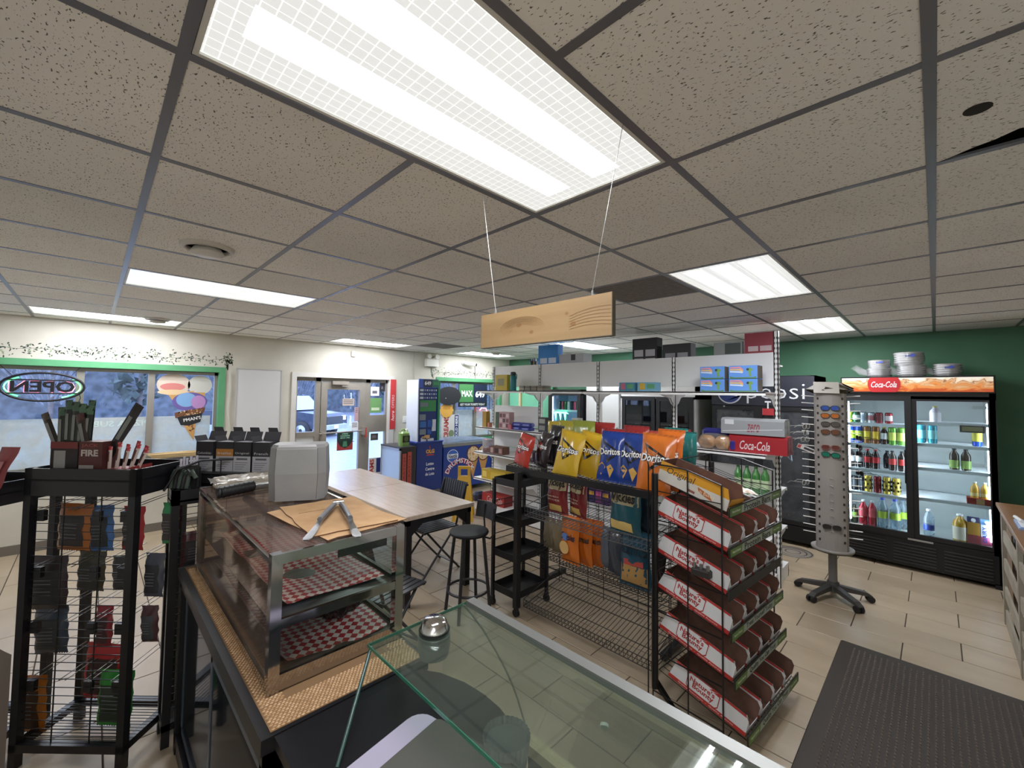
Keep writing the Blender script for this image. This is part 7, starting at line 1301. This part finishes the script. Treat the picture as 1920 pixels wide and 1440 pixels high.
G3 = 'goods on the lower shelves of the white shelving'
t = thing('plastic_jar', 'clear plastic jar with red bits at the left end of the third white shelf', 'jar', (3.0, 4.25, .891)); M().lathe([(.085, 0), (.09, .01), (.09, .19), (.08, .2)], n=18).ob('body', glassm('jar_plastic', '#efe9ec', .1, .25), t); M().lathe([(.0, .006), (.08, .006), (.08, .06), (0, .07)], n=14, cap=False).ob('red_candy', K('#8f3a40', .5), t)
gbox(3.86, 4.15, 2.93, .14, .891, .11, '#6d4a40', 'reddish brown carton with pale ends on the third white shelf', G3, prints=[(.1, .3, .15, .85, '#b59a94'), (.42, .7, .2, .8, '#3f2a26'), (.72, .95, .2, .8, '#a88a80')])
gbox(3.82, 4.34, 2.95, .16, .496, .14, '#bfa02a', 'long yellow carton on the fourth white shelf', G3, '#a98c24', prints=[(.05, .22, .2, .8, '#d9c46a'), (.4, .85, .15, .8, '#cdb04a')])
t = gbox(3.84, 4.32, 2.95, .18, .131, .15, '#a8322f', 'red cola case on the bottom white shelf near the tiered cart', G3, '#7d2422'); txt(t, 'Coca-Cola', .33, .085, (-.0912, -.04, .08), NY, EZ, K('#d9c9c8'), shear=.3)
t = thing('blue_bag', 'dark blue patterned bag at the left end of the bottom white shelf', 'bag', (3.0, 4.46, .131)); M().bev((-.1, -.07, 0), (.1, .07, .13), .04).ob('pouch', K('#2c3350', .4), t)
for k in range(4): gbox(2.10+.1*k, 2.19+.1*k, 2.97, .1, .496, .16, ['#4a2a6a', '#7a3a7a', '#3a2a6a', '#5a2a5a'][k], 'purple candy box on the fourth shelf behind the wire rack, %s' % ['first from right', 'second from right', 'third from right', 'leftmost'][k], G3, prints=[(.1, .9, .55, .85, ['#d0a03a', '#c05a8a'][k % 2])])
for k in range(2): gbox(1.62+.09*k, 1.70+.09*k, 2.97, .1, .496, .14, '#8fae3a', 'lime green packet on the fourth shelf seen through the wire rack, %s' % ['right', 'left'][k], G3, prints=[(.1, .9, .1, .4, '#c0506a')])
for k in range(4): bottle(.26, .034, '#3f7a3c', '#b5c9a0', '#2f5a34', '%s green bottle on the third white shelf behind the tiered rack' % ['rightmost', 'third', 'second', 'leftmost'][k], (3.02, .50+.075*k, .891), .25, .55)
gbox(.92, .98, 2.98, .06, .891, .11, '#b5325a', 'small bright pink pack on the third shelf seen above the tiered rack tray', G3)
for k in range(5): gbox(2.55+.19*k, 2.71+.19*k, 2.99, .1, .851 if k < 4 else .851, .15, ['#6d3a36', '#8a7a5a', '#3a4a5a', '#7d6a6a', '#4a3a4a'][k], 'packet in the row on the third shelf behind the chip bags, %s from the right' % ORD[k], G3, prints=[(.15, .85, .3, .8, '#b5ada5')])
